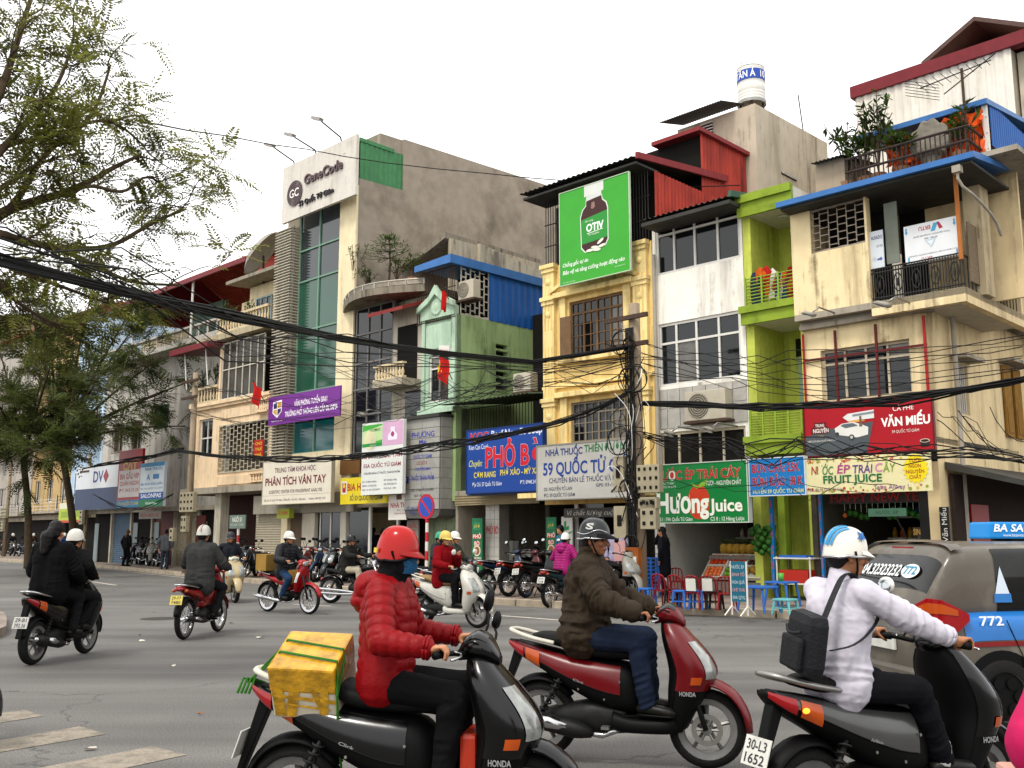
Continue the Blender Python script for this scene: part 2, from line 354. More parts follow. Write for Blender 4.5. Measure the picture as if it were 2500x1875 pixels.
class Bd:
 def __init__(s,name,label,s0,t=0.,cat='building',group='street-front houses'):
  s.s0=s0;s.t0=t;s.o=fthing(name,label,cat,s0,t,group)
 def box(s,name,a,c,t0,t1,z0,z1,m,bevel=0.,parent=None):
  b=MB().box(a-s.s0,c-s.s0,t0-s.t0,t1-s.t0,z0,z1);return b.build(name,m,parent or s.o,bevel=bevel)
 def prism(s,name,poly,axis,a0,a1,m,parent=None,bevel=0.):
  if axis=='y':poly=[(p[0]-s.s0,p[1])for p in poly];a0-=s.t0;a1-=s.t0
  elif axis=='x':poly=[(p[0]-s.t0,p[1])for p in poly];a0-=s.s0;a1-=s.s0
  else:poly=[(p[0]-s.s0,p[1]-s.t0)for p in poly]
  return MB().prism(poly,axis,a0,a1).build(name,m,parent or s.o,bevel=bevel)
 def wall(s,name,a,c,z0,z1,t,th,holes,m,side=False):
  """wall in the plane t (or, side=True, in the plane s=t with a..c along t) with rectangular openings (a,c,z0,z1)"""
  xs=sorted({a,c,*[v for h in holes for v in h[:2]if a<v<c]});zs=sorted({z0,z1,*[v for h in holes for v in h[2:4]if z0<v<z1]})
  b=MB()
  def inside(x,z):return any(h[0]<x<h[1]and h[2]<z<h[3]for h in holes)
  def P(x,y,z):return(t+y-s.s0,x-s.t0,z)if side else(x-s.s0,t+y-s.t0,z)
  d=-th if side else th
  for i in range(len(xs)-1):
   for j in range(len(zs)-1):
    if inside((xs[i]+xs[i+1])/2,(zs[j]+zs[j+1])/2):continue
    b.add([P(xs[i],0,zs[j]),P(xs[i+1],0,zs[j]),P(xs[i+1],0,zs[j+1]),P(xs[i],0,zs[j+1])],[(0,1,2,3)])
  for h in holes:
   x0,x1,q0,q1=max(h[0],a),min(h[1],c),max(h[2],z0),min(h[3],z1)
   V=[P(x0,0,q0),P(x1,0,q0),P(x1,0,q1),P(x0,0,q1),P(x0,d,q0),P(x1,d,q0),P(x1,d,q1),P(x0,d,q1)]
   b.add(V,[(0,1,5,4),(1,2,6,5),(2,3,7,6),(3,0,4,7)])
  V=[P(a,0,z0),P(c,0,z0),P(c,0,z1),P(a,0,z1),P(a,d,z0),P(c,d,z0),P(c,d,z1),P(a,d,z1)]
  b.add(V,[(0,1,5,4),(1,2,6,5),(2,3,7,6),(3,0,4,7)])
  return b.build(name,m,s.o)
 def window(s,a,c,z0,z1,t,cols,rows,fm,gm,fw=.05,rec=.1,name='window',mul=0.,sub=None):
  """frame with mullions (cols/rows = lists of fractions), one pane object per light"""
  X=[a]+[a+(c-a)*q for q in cols]+[c];Z=[z0]+[z0+(z1-z0)*q for q in rows]+[z1]
  b=MB();y0,y1=t+rec-s.t0,t+rec+.05-s.t0;o=s.s0
  for i,x in enumerate(X):
   w=fw if i in(0,len(X)-1)else fw*.8;l=x if i==0 else(x-w if i==len(X)-1 else x-w/2)
   b.box(l-o,l+w-o,y0,y1,z0,z1)
  for i,z in enumerate(Z):
   w=fw if i in(0,len(Z)-1)else fw*.8;l=z if i==0 else(z-w if i==len(Z)-1 else z-w/2)
   b.box(a-o,c-o,y0-.004,y1-.004,l,l+w)
  if sub:
   for i in range(len(X)-1):
    for k in range(1,sub[0]):
     x=X[i]+(X[i+1]-X[i])*k/sub[0];b.box(x-.012-o,x+.012-o,y0+.01,y1-.012,z0,z1)
   for j in range(len(Z)-1):
    nn=sub[1]if j==0 or len(Z)<3 else 1
    for k in range(1,nn):
     z=Z[j]+(Z[j+1]-Z[j])*k/nn;b.box(a-o,c-o,y0+.012,y1-.014,z-.012,z+.012)
  w=b.build(name,fm,s.o)
  for i in range(len(X)-1):
   for j in range(len(Z)-1):
    MB().box(X[i]-o+.01,X[i+1]-o-.01,y1-.012,y1-.004,Z[j]+.01,Z[j+1]-.01).build('pane',gm if random.random()>.2 or gm not in(M_glass,M_glassb)else random.choice((M_glc,M_glass)),w)
  return w
 def bars(s,name,a,c,t,z0,z1,n,m,r=.012,rails=(0,1),rr=.018,part='bar',side=False):
  """railing: rails as the part, each bar a sub-part"""
  def P(x,y,z):return(y-s.s0,x-s.t0,z)if side else(x-s.s0,y-s.t0,z)
  b=MB()
  for q in rails:z=z0+(z1-z0)*q;b.cyl(P(a,t,z),P(c,t,z),rr,n=6)
  rl=b.build(name,m,s.o)
  me=MB().cyl((0,0,0),(0,0,z1-z0),r,n=6).mesh(part,m)
  for i in range(n):link(part,me,rl,P(a+(c-a)*(i+.5)/n,t,z0))
  return rl
 def hrail(s,name,a,c,t,z0,z1,n,m,posts=4,r=.014):
  """railing of level pipes between posts"""
  b=MB()
  for i in range(posts+1):x=a+(c-a)*i/posts;b.box(x-.02-s.s0,x+.02-s.s0,t-.02-s.t0,t+.02-s.t0,z0,z1)
  rl=b.build(name,m,s.o);me=MB().cyl((0,0,0),(c-a,0,0),r,n=6).mesh('pipe',m)
  for i in range(n):link('pipe',me,rl,(a-s.s0,t-s.t0,z0+(z1-z0)*(i+.5)/n))
  return rl
 def balusters(s,a,c,t,z0,z1,n,m,side=False):
  def P(x,y,z):return(y-s.s0,x-s.t0,z)if side else(x-s.s0,y-s.t0,z)
  b=MB();h=z1-z0
  for q0,q1 in((0,.12),(.86,1)):
   p,q=P(a,t-.09,0),P(c,t+.09,0);b.box(min(p[0],q[0]),max(p[0],q[0]),min(p[1],q[1]),max(p[1],q[1]),z0+h*q0,z0+h*q1)
  rl=b.build('balustrade',m,s.o)
  g=h*.74;pr=[(.03,0),(.045,.0),(.045,.06*g),(.03,.1*g),(.06,.3*g),(.045,.5*g),(.028,.62*g),(.035,.8*g),(.045,.9*g),(.045,g)]
  me=MB().lathe(pr,8).mesh('baluster',m,smooth=True)
  for i in range(n):link('baluster',me,rl,P(a+(c-a)*(i+.5)/n,t,z0+h*.12))
  return rl
 def corr(s,name,p00,p10,p01,m,pitch=.09,amp=.02,parent=None):
  """corrugated sheet: from p00 to p10 the waves follow one another, towards p01 the ribs run (points in s,t,z)"""
  p00,p10,p01=[Vector((p[0]-s.s0,p[1]-s.t0,p[2]))for p in(p00,p10,p01)]
  u=p10-p00;v=p01-p00;nn=u.cross(v).normalized();k=max(4,int(u.length/pitch)*4);V=[]
  for i in range(k+1):
   h=nn*(amp*(0,.9,1,.1)[i%4]);q=p00+u*(i/k)+h;V+=[q,q+v]
  b=MB();b.add(V,[(2*i,2*i+2,2*i+3,2*i+1)for i in range(k)]);return b.build(name,m,parent or s.o)
 def lattice(s,a,c,t,z0,z1,nx,nz,m,w=.02):
  """iron grille with a staggered brick-like pattern"""
  rl_b=MB();o=s.s0
  rl_b.box(a-o,c-o,t-s.t0-.015,t-s.t0+.015,z0,z0+.04);rl_b.box(a-o,c-o,t-s.t0-.015,t-s.t0+.015,z1-.04,z1)
  g=rl_b.build('window_grille',m,s.o);cw=(c-a)/nx;hh=(z1-z0)/nz
  mv=MB().box(-w/2,w/2,-.01,.01,0,hh*2).mesh('grille_bar',m);mh=MB().box(0,cw*2,-.012,.008,-w/2,w/2).mesh('grille_bar',m)
  for i in range(nx+1):
   for j in range(-1,nz):
    k=(i+j*2)%4
    if k==0 and j>=0 and j+2<=nz:link('grille_bar',mv,g,(a-o+cw*i,t-s.t0,z0+hh*j))
    if k==2 and j>=0 and i+2<=nx:link('grille_bar',mh,g,(a-o+cw*i,t-s.t0,z0+hh*j+hh/2))
  return g
def sZ(r,x,y,t=0.):return W(r,x,y,t)
TOPZ=0
# ---- K: corner house with the cafe, beige plaster ------------------------------------------------
M_beige=plaster('beige_plaster','#e3cfa2','#6d5c42',.8,ds=.8)
M_beige2=plaster('beige_plaster_side','#dcc69a','#75654a',.55,ds=.7)
sK0=W('H',428,700)[0];sK1=W('H',1290,890)[0]
zK_c=W('H',440,990)[1]
zK_2=W('H',430,480,-.35)[1];zK_e=W('G',560,1335,-.9)[1]
K=Bd('corner_house','beige three-storey corner house above the red cafe sign',sK0)
zg=3.55
wK=RC('H',560,1125,1165,1420);wK=(wK[0],W('H',1162,1060)[0],wK[2],wK[3])
zwt=W('H',560,1125)[1];zwb=W('H',700,1460)[1]
K.wall('front_wall',sK0,sK1,zg,zK_c,0,.22,[(wK[0],wK[1],zwb,zwt)],M_beige)
K.window(wK[0],wK[1],zwb,zwt,0,[.26,.5,.74],[.72],mat('cream_metal','#b7ab93',.6),M_glassb,fw=.06)
for q in(.2,.66):K.box('steel_bar',wK[0]+(wK[1]-wK[0])*q-.025,wK[0]+(wK[1]-wK[0])*q+.025,-.09,-.05,zwb-.4,zK_c-.12,mat('maroon_bar','#5a1d1a',.6))
K.box('steel_bar',sK0+.05,sK1-.05,-.08,-.045,zwb+.95,zwb+1.,MATS['maroon_bar'])
K.box('steel_bar',sK1-.1,sK1-.05,-.1,-.06,zg,zK_c-.1,mat('red_bar','#9c1f22',.6));K.box('steel_bar',sK0+.02,sK0+.06,-.1,-.06,zg,zK_c-.1,MATS['red_bar'])
for i,(dz,dt)in enumerate(((0,.16),(.1,.1),(.2,.2))):K.box('cornice',sK0,sK1+.1,-dt,.1,zK_c-.02+dz,zK_c+.08+dz,M_conc)
zs2=zK_c+.3
sB0=W('H',893,600,-.35)[0];sB1=W('H',1540,720,-.35)[0]
ze2=zK_e-.05
zrt=W('H',900,575,-.35)[1];zrb=W('H',900,800,-.35)[1]
grl=RC('H',485,170,878,470,-.35);zg0=W('H',490,472,-.35)[1];zg1=ze2
K.wall('front_wall',sK0,sB0,zs2,ze2,-.35,.2,[(grl[0],sB0-.05,zg0,zg1+1)],M_beige)
K.lattice(grl[0],sB0-.05,-.3,zg0,zg1-.1,12,12,mat('rusty_grille','#9a8f80',.7,var=.3,scale=8,dirt='#5a3a22',dirtamt=.7,dscale=5))
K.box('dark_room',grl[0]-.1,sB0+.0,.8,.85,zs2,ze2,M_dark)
K.box('party_wall',sK0,sK0+.15,-.15,1.6,zs2,ze2,M_beige2)
K.box('floor_slab',sK0,sB1,-.35,3.2,zs2-.14,zs2,M_conc)
K.box('parapet',sB0,sB1-.0,-.35,-.2,zs2-.3,zrb,M_beige);K.box('parapet',sB1-.15,sB1,-.2,3.2,zs2-.3,zrb,M_beige2)
K.box('soffit',sK1-.05,sB1-.15,-.2,3.2,zs2-.28,zs2-.2,mat('soffit_grey','#b3ab9c',.9))
ra=K.bars('balcony_railing',sB0,sB1,-.28,zrb,zrt,34,M_iron,r=.011,rails=(0,.12,.88,1),rr=.017,part='baluster_bar')
for i in range(5):
 x=sB0+(sB1-sB0)*(i+.5)/5-sK0
 b=MB()
 for k in range(10):a0=k*2*PI/10;a1=(k+1)*2*PI/10;b.cyl((x+.09*math.cos(a0),-.30,(zrb+zrt)/2+.2*math.sin(a0)),(x+.09*math.cos(a1),-.30,(zrb+zrt)/2+.2*math.sin(a1)),.014,n=5)
 b.ball((x,-.3,(zrb+zrt)/2),(.03,.03,.1),6,4);b.build('scroll_ornament',M_iron,ra)
K.bars('balcony_railing',-.2,3.1,sB1-.08,zrb,zrt,16,M_iron,side=True,part='baluster_bar')
K.box('back_wall',sB0,W('H',1250,300,1.2)[0],1.4,1.5,zs2,ze2,M_dark);K.box('back_wall',W('H',1250,300,1.2)[0],sB1+.6,1.4,1.5,zs2,ze2+.3,M_beige2)
K.box('corner_pier',sB1-.25,sB1+.1,.6,1.1,zs2,ze2,plaster('beige_stained','#b9a888','#3f372b',.8,ds=1.5))
K.box('orange_post',W('H',1490,200,-.33)[0]-.035,W('H',1490,200,-.33)[0]+.035,-.36,-.3,zrt-.15,ze2+.2,mat('orange_steel','#a8642a',.6))
K.box('bamboo_blind',sB1-.05,sB1-.02,.1,1.3,zs2+.2,ze2-1.0,mat('bamboo','#7a6a55',.9,var=.3,scale=20))
tA,zA=Wt('H',1890,985,sK1)
hs_=[(1.2,2.0,zg+.6,zg+1.7),(4.2,5.3,zg+.3,zg+2.0),(7.2,8.3,zg+.3,zg+2.0)]
K.wall('side_wall',0.0,16,0,zK_c+.3,sK1,.25,hs_,M_beige2,side=True)
M_shut=mat('ochre_shutter','#8a6428',.7,var=.2,scale=6)
for h in hs_:
 K.box('window_back',sK1-.3,sK1-.25,h[0]-.1,h[1]+.1,h[2]-.1,h[3]+.1,M_dark)
 K.box('window_hood',sK1,sK1+.35,h[0]-.15,h[1]+.15,h[3]+.06,h[3]+.14,M_conc)
for h in hs_[1:]:
 for q in(h[0]-.05,h[1]-.45):
  sh=K.box('shutter',sK1+.02,sK1+.07,q,q+.5,h[2],h[3],M_shut);MB().box(sK1+.07-sK0,sK1+.085-sK0,q+.07,q+.43,h[2]+.1,h[2]+.7).build('shutter_panel',M_shut,sh)
K.bars('window_bars',hs_[0][0],hs_[0][1],sK1-.06,hs_[0][2],hs_[0][3],7,M_alu,side=True,part='window_bar')
b=MB();b.tube([(sK1+.12-sK0,1.0,zK_c+.3),(sK1+.12-sK0,1.0,0.2)],.055,8);b.build('drain_pipe',mat('grey_pipe','#9b9488',.6),K.o)
zt3=ze2+.25
K.wall('side_wall',3.2,16,zK_c+.3,zt3+.2,sK1+.55,.3,[(4.2,5.2,zs2+.75,zs2+2.1)],M_beige2,side=True)
K.box('window_back',sK1+.2,sK1+.25,4.1,5.3,zs2+.7,zs2+2.2,M_dark)
K.bars('window_bars',4.2,5.2,sK1+.5,zs2+.75,zs2+2.1,7,M_alu,side=True,part='window_bar')
for q in(3.7,5.2):K.box('shutter',sK1+.57,sK1+.62,q,q+.48,zs2+.75,zs2+2.1,mat('brown_shutter','#6e5230',.7))
K.box('end_wall',sK1+.2,sK1+.85,3.2,3.3,zK_c+.25,zt3,M_beige2)
K.box('wall_beam',sK1-.2,sK1+.95,2.6,3.4,zt3-.5,zt3-.38,M_conc)
M_blue=mat('blue_roof_metal','#3a6ba6',.45,var=.15,scale=2,dirt='#2b4a74',dirtamt=.4)
M_bluec=mat('blue_corrugated','#1f5aa3',.5,var=.15,scale=1.2,dirt='#123a6c',dirtamt=.4,streak=True)
sE1=W('G',1738,1070,-.9)[0];zE0=W('G',550,1325,-.9)[1];zE1=W('G',1735,1060,-.9)[1];ze=(zE0+zE1)/2
K.prism('roof_eave',[(-.9,ze-.06),(-.9,ze+.06),(-.4,ze+.14),(1.2,ze+.3),(1.2,ze+.22),(-.8,ze-.06)],'x',sK0-.05,sE1,M_blue)
K.box('eave_soffit',sK0,sE1-.1,-.78,1.4,ze-.12,ze-.065,M_tin)
b=MB();gx,gz=sE1-.35-sK0,ze-.15;b.tube(chaikin([(gx,-.85,gz),(gx,-.85,gz-.35),(gx+.2,-.5,gz-.6),(gx+.3,.2,gz-.9),(gx+.3,.5,gz-1.2)],1),.03,8);b.box(gx-.08,gx+.08,-.93,-.77,gz-.14,gz);b.build('rain_pipe',mat('pale_pipe','#9a9284',.5),K.o)
zT=ze+.3;zTr0=W('G',1100,1180,.2)[1];zTr1=W('G',1100,1015,.2)[1]
sT0=W('G',865,1100,.2)[0];sT1=W('G',1700,960,.2)[0]
K.box('terrace_floor',sK0,sE1+.5,.1,9,zT-.05,zT+.06,M_conc)
M_rrail=mat('terrace_rail_iron','#3a2f29',.8,var=.3,scale=10)
K.bars('terrace_railing',sT0,sT1,.2,zT+.06,zTr1,26,M_rrail,rails=(0.1,.55,1),rr=.03,r=.014)
K.bars('terrace_railing',.2,7,sT1,zT+.06,zTr1,26,M_rrail,rails=(0.1,.55,1),rr=.03,side=True)
K.box('stair_head_wall',W('G',660,1100,.4)[0],W('G',860,1100,.4)[0],.4,3,zT,W('G',660,1110,.4)[1],plaster('taupe_plaster','#9d8e78','#4d4336',.5))
b_=W('G',640,1110,.2);K.corr('tin_canopy',(b_[0],.15,b_[1]),(W('G',860,1060,.2)[0],.15,b_[1]),(b_[0],2.2,b_[1]+.35),M_tin)
zB0=W('G',1000,945,1.0)[1];zB1=W('G',1815,690,1.0)[1];zBr=(zB0+zB1)/2;sB9=W('G',1815,690,1.0)[0]
K.prism('terrace_roof',[(.9,zBr-.04),(.9,zBr+.08),(4,zBr+.5),(9,zBr-.2),(9,zBr-.3),(4,zBr+.4)],'x',W('G',940,950,1.)[0],sB9+.05,M_blue)
K.corr('blue_side_sheet',(sB9,1.2,zBr-.9),(sB9,9,zBr-1.1),(sB9,1.2,zBr+.1),M_bluec,pitch=.14)
K.bars('terrace_cage',1.0,8.5,sB9-.02,zT+.1,zBr-.3,40,M_rust,rails=(0,.33,.66,1),side=True,r=.012)
for q in(.2,2.2):K.box('terrace_post',sB9-.1,sB9,q+.8,q+.9,zT,zBr,M_alu)
K.box('blue_hanging_tarp',sB9-.25,sB9-.22,3.0,4.6,zT+.2,zBr-.6,mat('blue_tarp','#1d4f9c',.6))
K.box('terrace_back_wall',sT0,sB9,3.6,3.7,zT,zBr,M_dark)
def crumple(name,s0,s1,t,z0,z1,m,Bx,amp=.12,nx=22,nz=10,seed=1):
 rg=np.random.default_rng(seed);g=rg.normal(0,1,(nx+1,nz+1));g=(g+np.roll(g,1,0)+np.roll(g,1,1))/2
 V=[(s0+(s1-s0)*i/nx-Bx.s0,t-Bx.t0+amp*g[i,j],z0+(z1-z0)*j/nz+.4*amp*g[j%(nx+1),i%(nz+1)])for i in range(nx+1)for j in range(nz+1)]
 b=MB();b.add(V,[(i*(nz+1)+j,(i+1)*(nz+1)+j,(i+1)*(nz+1)+j+1,i*(nz+1)+j+1)for i in range(nx)for j in range(nz)])
 return b.build(name,m,Bx.o,smooth=False)
M_or=mat('orange_tarp','#e0591a',.55,var=.15)
crumple('orange_tarpaulin',W('G',1100,950,1.6)[0],W('G',1800,850,1.6)[0],2.2,zT+.5,zBr-.1,M_or,K,.1)
crumple('orange_tarpaulin',W('G',1480,950,.9)[0],W('G',1795,850,.9)[0],.95,zT+.3,zBr-.12,M_or,K,.07,14,9,3)
crumple('orange_tarpaulin',W('G',1130,950,1.2)[0],W('G',1330,850,1.2)[0],1.3,zT+.75,zBr-.1,M_or,K,.07,12,8,4)
o_=W('G',1415,960,.5);st=mat('grey_stone','#7d776b',.95,var=.3,scale=8,bump=.5,bscale=18)
og=thing('stone_ornament','grey carved stone ornament on a pedestal on the roof terrace','ornament',FP(o_[0],.75,zT-.12),FROT)
b=MB();wd=.42
prof=[(-wd,0)]+[(-wd+2*wd*i/14,.4+.32*math.sin(PI*i/14)+.04*math.sin(i*1.6))for i in range(15)]+[(wd,0)]
b.prism([(p[0],p[1]+.75)for p in prof],'y',-.1,.15);b.build('stone_slab',st,og,bevel=.03)
MB().lathe([(.0,0),(.3,0),(.3,.12),(.2,.2),(.2,.6),(.32,.66),(.32,.76),(0,.76)],12).build('pedestal',st,og,auto=R(40))
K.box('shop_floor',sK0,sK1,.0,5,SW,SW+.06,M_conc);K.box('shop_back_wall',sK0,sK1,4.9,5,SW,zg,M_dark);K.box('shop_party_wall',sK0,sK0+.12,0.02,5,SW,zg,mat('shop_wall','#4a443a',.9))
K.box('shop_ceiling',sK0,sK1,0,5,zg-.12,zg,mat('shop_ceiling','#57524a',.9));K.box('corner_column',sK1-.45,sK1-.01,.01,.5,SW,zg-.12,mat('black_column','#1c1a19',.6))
K.box('fascia',sK0+.01,sK1-.01,-.02,.15,zg-.5,zg-.001,M_dark)
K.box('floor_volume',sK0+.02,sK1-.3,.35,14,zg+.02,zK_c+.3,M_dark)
# ---- buildings behind --------------------------------------------------------------------------
def rng_box(Bx,name,r,xl,yt,xr,yb,t0,t1,m):
 s0,s1,z0,z1=RC(r,xl,yt,xr,yb,t0);return Bx.box(name,s0,s1,t0,t1,z0,z1,m),(s0,s1,z0,z1)
tw=6.0;s0,z1=W('G',930,575,tw);s1=W('G',1990,410,tw)[0];zz1=W('G',1980,405,tw)[1]
WB=Bd('white_metal_house','white corrugated metal upper house with maroon roof trim',s0,tw)
M_wcor=mat('white_corrugated','#d9d2c4',.5,var=.08,scale=2,dirt='#9a8f7c',dirtamt=.4,streak=True)
WB.corr('metal_wall',(s0,tw,4),(s1,tw,4),(s0,tw,(z1+zz1)/2),M_wcor,pitch=.22,amp=.035)
WB.box('house_body',s0+.05,s1-.02,tw+.05,tw+9,0,(z1+zz1)/2-.02,plaster('grey_render','#b5aa97','#6d6252',.5))
M_mar=mat('maroon_trim','#6e1f25',.5,var=.15)
WB.box('roof_trim',s0-.1,s1+1.6,tw-.12,tw+.2,(z1+zz1)/2-.05,(z1+zz1)/2+.3,M_mar);WB.box('roof_plate',s0-.1,s1+1.6,tw+.2,tw+9.5,(z1+zz1)/2+.1,(z1+zz1)/2+.2,M_mar)
WB.box('side_wall',s1+.03,s1+1.2,tw+.4,tw+8,4,(z1+zz1)/2-.06,plaster('pale_grey_render','#c3b8a2','#7d705c',.5))
b=MB();b.tube([(s1+.9-s0,.2,(z1+zz1)/2-.1),(s1+.9-s0,.2,(z1+zz1)/2-.7),(s1+.5-s0,.25,(z1+zz1)/2-1),(s1+.5-s0,.25,(z1+zz1)/2-3)],.06,8);b.build('rain_pipe',MATS['pale_pipe'],WB.o)
tg=13.0;gL=W('G',1398,440,tg);gP=W('G',1735,110,tg);gR=W('G',2600,500,tg)
GB=Bd('gabled_house','tall house with a dark gable roof behind the white metal walls',gL[0],tg)
half=gP[0]-gL[0];zE=gL[1]+.3;M_tan=plaster('tan_plaster','#b3a48a','#6d5f4a',.45)
GB.box('house_body',gL[0]+.3,gP[0]+half-.3,tg+1.5,tg+12,0,zE,M_tan)
GB.prism('gable',[(gL[0]+.3,zE),(gP[0],gP[1]-.25),(gP[0]+half-.3,zE)],'y',tg+1.6,tg+1.9,M_dark)
for sgn in(0,1):
 if sgn==0:pl=[(gL[0]-.1,zE-.15),(gP[0],gP[1]),(gP[0],gP[1]-.16),(gL[0],zE-.28)]
 else:pl=[(gP[0]+.002,gP[1]),(gP[0]+half+.1,zE-.15),(gP[0]+half,zE-.28),(gP[0]+.002,gP[1]-.16)]
 GB.prism('roof_slope',pl,'y',tg,tg+13,mat('maroon_roof_sheet','#54403a',.6,var=.2))
GB.box('tie_beam',gL[0]+.1,gP[0]+half-.1,tg+.9,tg+1.4,zE-.55,zE+.05,M_tan)
tt=5.0;s0=W('E',1040,200,tt)[0];sm=W('G',260,800,tt)[0]
zt0=W('G',60,770,tt)[1];zt1=W('G',260,690,tt)[1];ztt=(zt0+zt1)/2
TW=Bd('grey_stair_tower','grey rendered stair tower carrying the white water tank',s0,tt)
M_gr=plaster('tower_render','#b7ab97','#5d5242',.55,ds=.6)
tE,zEb=Wt('G',745,965,sm)
TW.prism('tower_body',[(tt,0),(tt,ztt),(tE,zEb),(tE,0)],'x',s0,sm,M_gr)
lw=W('E',1250,-80+350,tt)
TW.box('vent_window',W('G',-100,790,tt)[0],W('G',-30,790,tt)[0],tt-.04,tt+.02,W('T',1520,300,tt)[1],W('T',1520,272,tt)[1],M_dark)
for k in range(5):z=W('T',1520,298,tt)[1]+k*.1;TW.box('vent_slat',W('G',-100,790,tt)[0]-.03,W('G',-30,790,tt)[0]+.03,tt-.08,tt-.045,z,z+.03,M_alu)
ta,za=Wt('G',435,1160,sm);tb,zb=Wt('G',535,1265,sm)
TW.box('vent_window',sm-.02,sm+.03,ta,tb,zb+.2,za,M_dark)
for k in range(6):z=zb+.25+k*(za-zb-.3)/6;TW.box('vent_slat',sm+.035,sm+.07,ta-.03,tb+.03,z,z+.035,M_alu)
cn=W('T',1455,275,tt);TW.corr('tin_canopy',(cn[0],tt-.8,cn[1]-.1),(W('T',1590,240,tt)[0],tt-.8,cn[1]-.1),(cn[0],tt+.6,cn[1]+.25),M_tin)
c_=W('G',232,590,tt+1.0);zb_=W('G',232,712,tt+1.)[1];zt_=W('G',232,455,tt+1.)[1];rr_=(W('G',327,590,tt+1.)[0]-W('G',135,590,tt+1.)[0])/2*.86
wt=thing('water_tank','white steel water tank with a blue band of lettering','water tank',FP(c_[0],tt+1.,zb_),FROT);hh=zt_-zb_
M_tank=mat('tank_white_steel','#d8d5cc',.35,var=.06,metal=.1)
pr=[(rr_*.9,0),(rr_,.05)]
for k in(.12,.2,.28,.5,.86,.92):pr+=[(rr_,hh*k-.03),(rr_*.965,hh*k),(rr_,hh*k+.03)]
pr+=[(rr_,hh-.08),(rr_*.8,hh),(0,hh+.06)]
MB().lathe(pr,40).build('tank_body',M_tank,wt,smooth=True)
MB().lathe([(rr_+.012,hh*.56),(rr_+.012,hh*.83)],40).build('blue_band',paint('#2b4aa0'),wt,smooth=True)
MB().lathe([(rr_+.02,-.02),(rr_+.02,.08)],24).build('tank_ring',M_steel,wt)
for k in range(4):a=k*PI/2+.5;MB().cyl((rr_*.8*math.cos(a),rr_*.8*math.sin(a),-.35),(rr_*.8*math.cos(a),rr_*.8*math.sin(a),.03),.04,n=6).build('tank_leg',M_rust,wt)
lettering(wt,'TÂN Á  10',rr_*-.75,rr_*1.65,hh*.695,hh*.17,'#f2f2f2',y=0,bold=.03,xf=lambda a,y,z:((rr_+.022)*math.sin(a/rr_),-(rr_+.022)*math.cos(a/rr_),z))
b=MB();b.cyl((-.3,0,hh),(-.3,0,hh+.3),.02,n=6);b.cyl((-.05,.1,hh),(-.05,.1,hh+.25),.02,n=6);b.build('vent_pipe',M_steel,wt)
c2=Wt('G',375,735,sm)
sb=tag(MB().tube([(0,0,0),(0,2.8,-1.0)],.28,16).build('roof_pipe',M_tank,loc=FP(sm-.5,c2[0]+.4,c2[1]-.1),rot=(0,0,FROT)),'pale cylinder lying along the grey tower roof','tank')
tag(MB().cyl((0,0,0),(-.25,0,2.7),.02,n=6).build('roof_rod',M_iron,loc=FP(sm-.2,c2[0]+2.6,c2[1]-1.2),rot=(0,0,FROT)),'thin iron rod standing on the grey tower','rod')
# ---- J: lime green house -----------------------------------------------------------------------
M_lime=mat('lime_plaster','#bcc455',.85,var=.1,dirt='#6a7430',dirtamt=.55,streak=True);M_lime2=mat('lime_trim','#869c30',.8,var=.12,dirt='#465418',dirtamt=.7,dscale=3)
sJ0=W('H',50,500)[0];sJ1=sK0-.02
J=Bd('lime_house','narrow lime green house with two open balconies',sJ0)
zJt=W('G',300,1385)[1];zJ2=W('H',60,905)[1];zJ1=W('I',650,335)[1]
db=1.35
J.box('back_wall',sJ0,sJ1,db,db+.2,0,zJt,M_lime);J.box('side_fin',sJ0-.03,sJ0+.18,-.0,db,SW,zJt,M_lime);J.box('side_fin',sJ1-.06,sJ1,.05,db,SW,zJt-.4,M_lime)
for i,(z,th)in enumerate(((zJt,.45),(zJ2,.36),(zJ1,.36))):
 J.box('slab',sJ0,sJ1,-.12,db,z-th/2,z+th/2,mat('white_soffit','#d5d0bf',.9));J.box('slab_fascia',sJ0-.05,sJ1,-.2,-.12,z-th/2-.02,z+th/2+.03,M_lime2);J.box('slab_lip',sJ0-.07,sJ1,-.27,-.2,z+th*.2,z+th/2+.06,M_lime2)
M_grail=mat('green_rail','#86a032',.6,var=.15)
hR=W('H',60,640)[1]-(zJ2+.2)
J.hrail('balcony_railing',sJ0+.05,sJ1-.05,-.1,zJ2+.22,zJ2+.2+hR,9,M_grail,3);J.hrail('balcony_railing',sJ0+.05,sJ1-.05,-.1,zJ1+.22,W('I',645,125)[1],11,M_grail,4)
M_mint=mat('mint_door','#9db3a0',.6,var=.1)
for z0,z1 in((zJ2+.18,zJt-.35),(zJ1+.18,zJ2-.3)):
 a=sJ0+(sJ1-sJ0)*.42
 d_=J.box('door',a,sJ1-.1,db-.06,db-.002,z0,z1-.55,M_mint)
 MB().box(a-.05-sJ0,sJ1-.06-sJ0,db-.05,db-.01,z1-.55,z1-.1).build('transom',M_glass,d_)
 w2=(sJ1-.1-a)/2
 for k in range(2):
  for q0,q1 in((.1,.9),(1.05,1.75)):MB().box(a+k*w2+.08-sJ0,a+(k+1)*w2-.08-sJ0,db-.075,db-.06,z0+q0,min(z0+q1,z1-.6)).build('door_panel',M_mint,d_)
J.box('open_doorway',sJ0+(sJ1-sJ0)*.5,sJ0+(sJ1-sJ0)*.72,db-.09,db-.078,zJ1+.2,zJ2-.9,M_dark)
tag(MB().lathe([(0,-.03),(.12,-.03),(.14,0)],14).build('ceiling_lamp',M_alu,loc=FP((sJ0+sJ1)/2+.1,.5,zJt-.24),rot=(0,0,FROT)),'round ceiling lamp under the lime green roof slab','lamp')
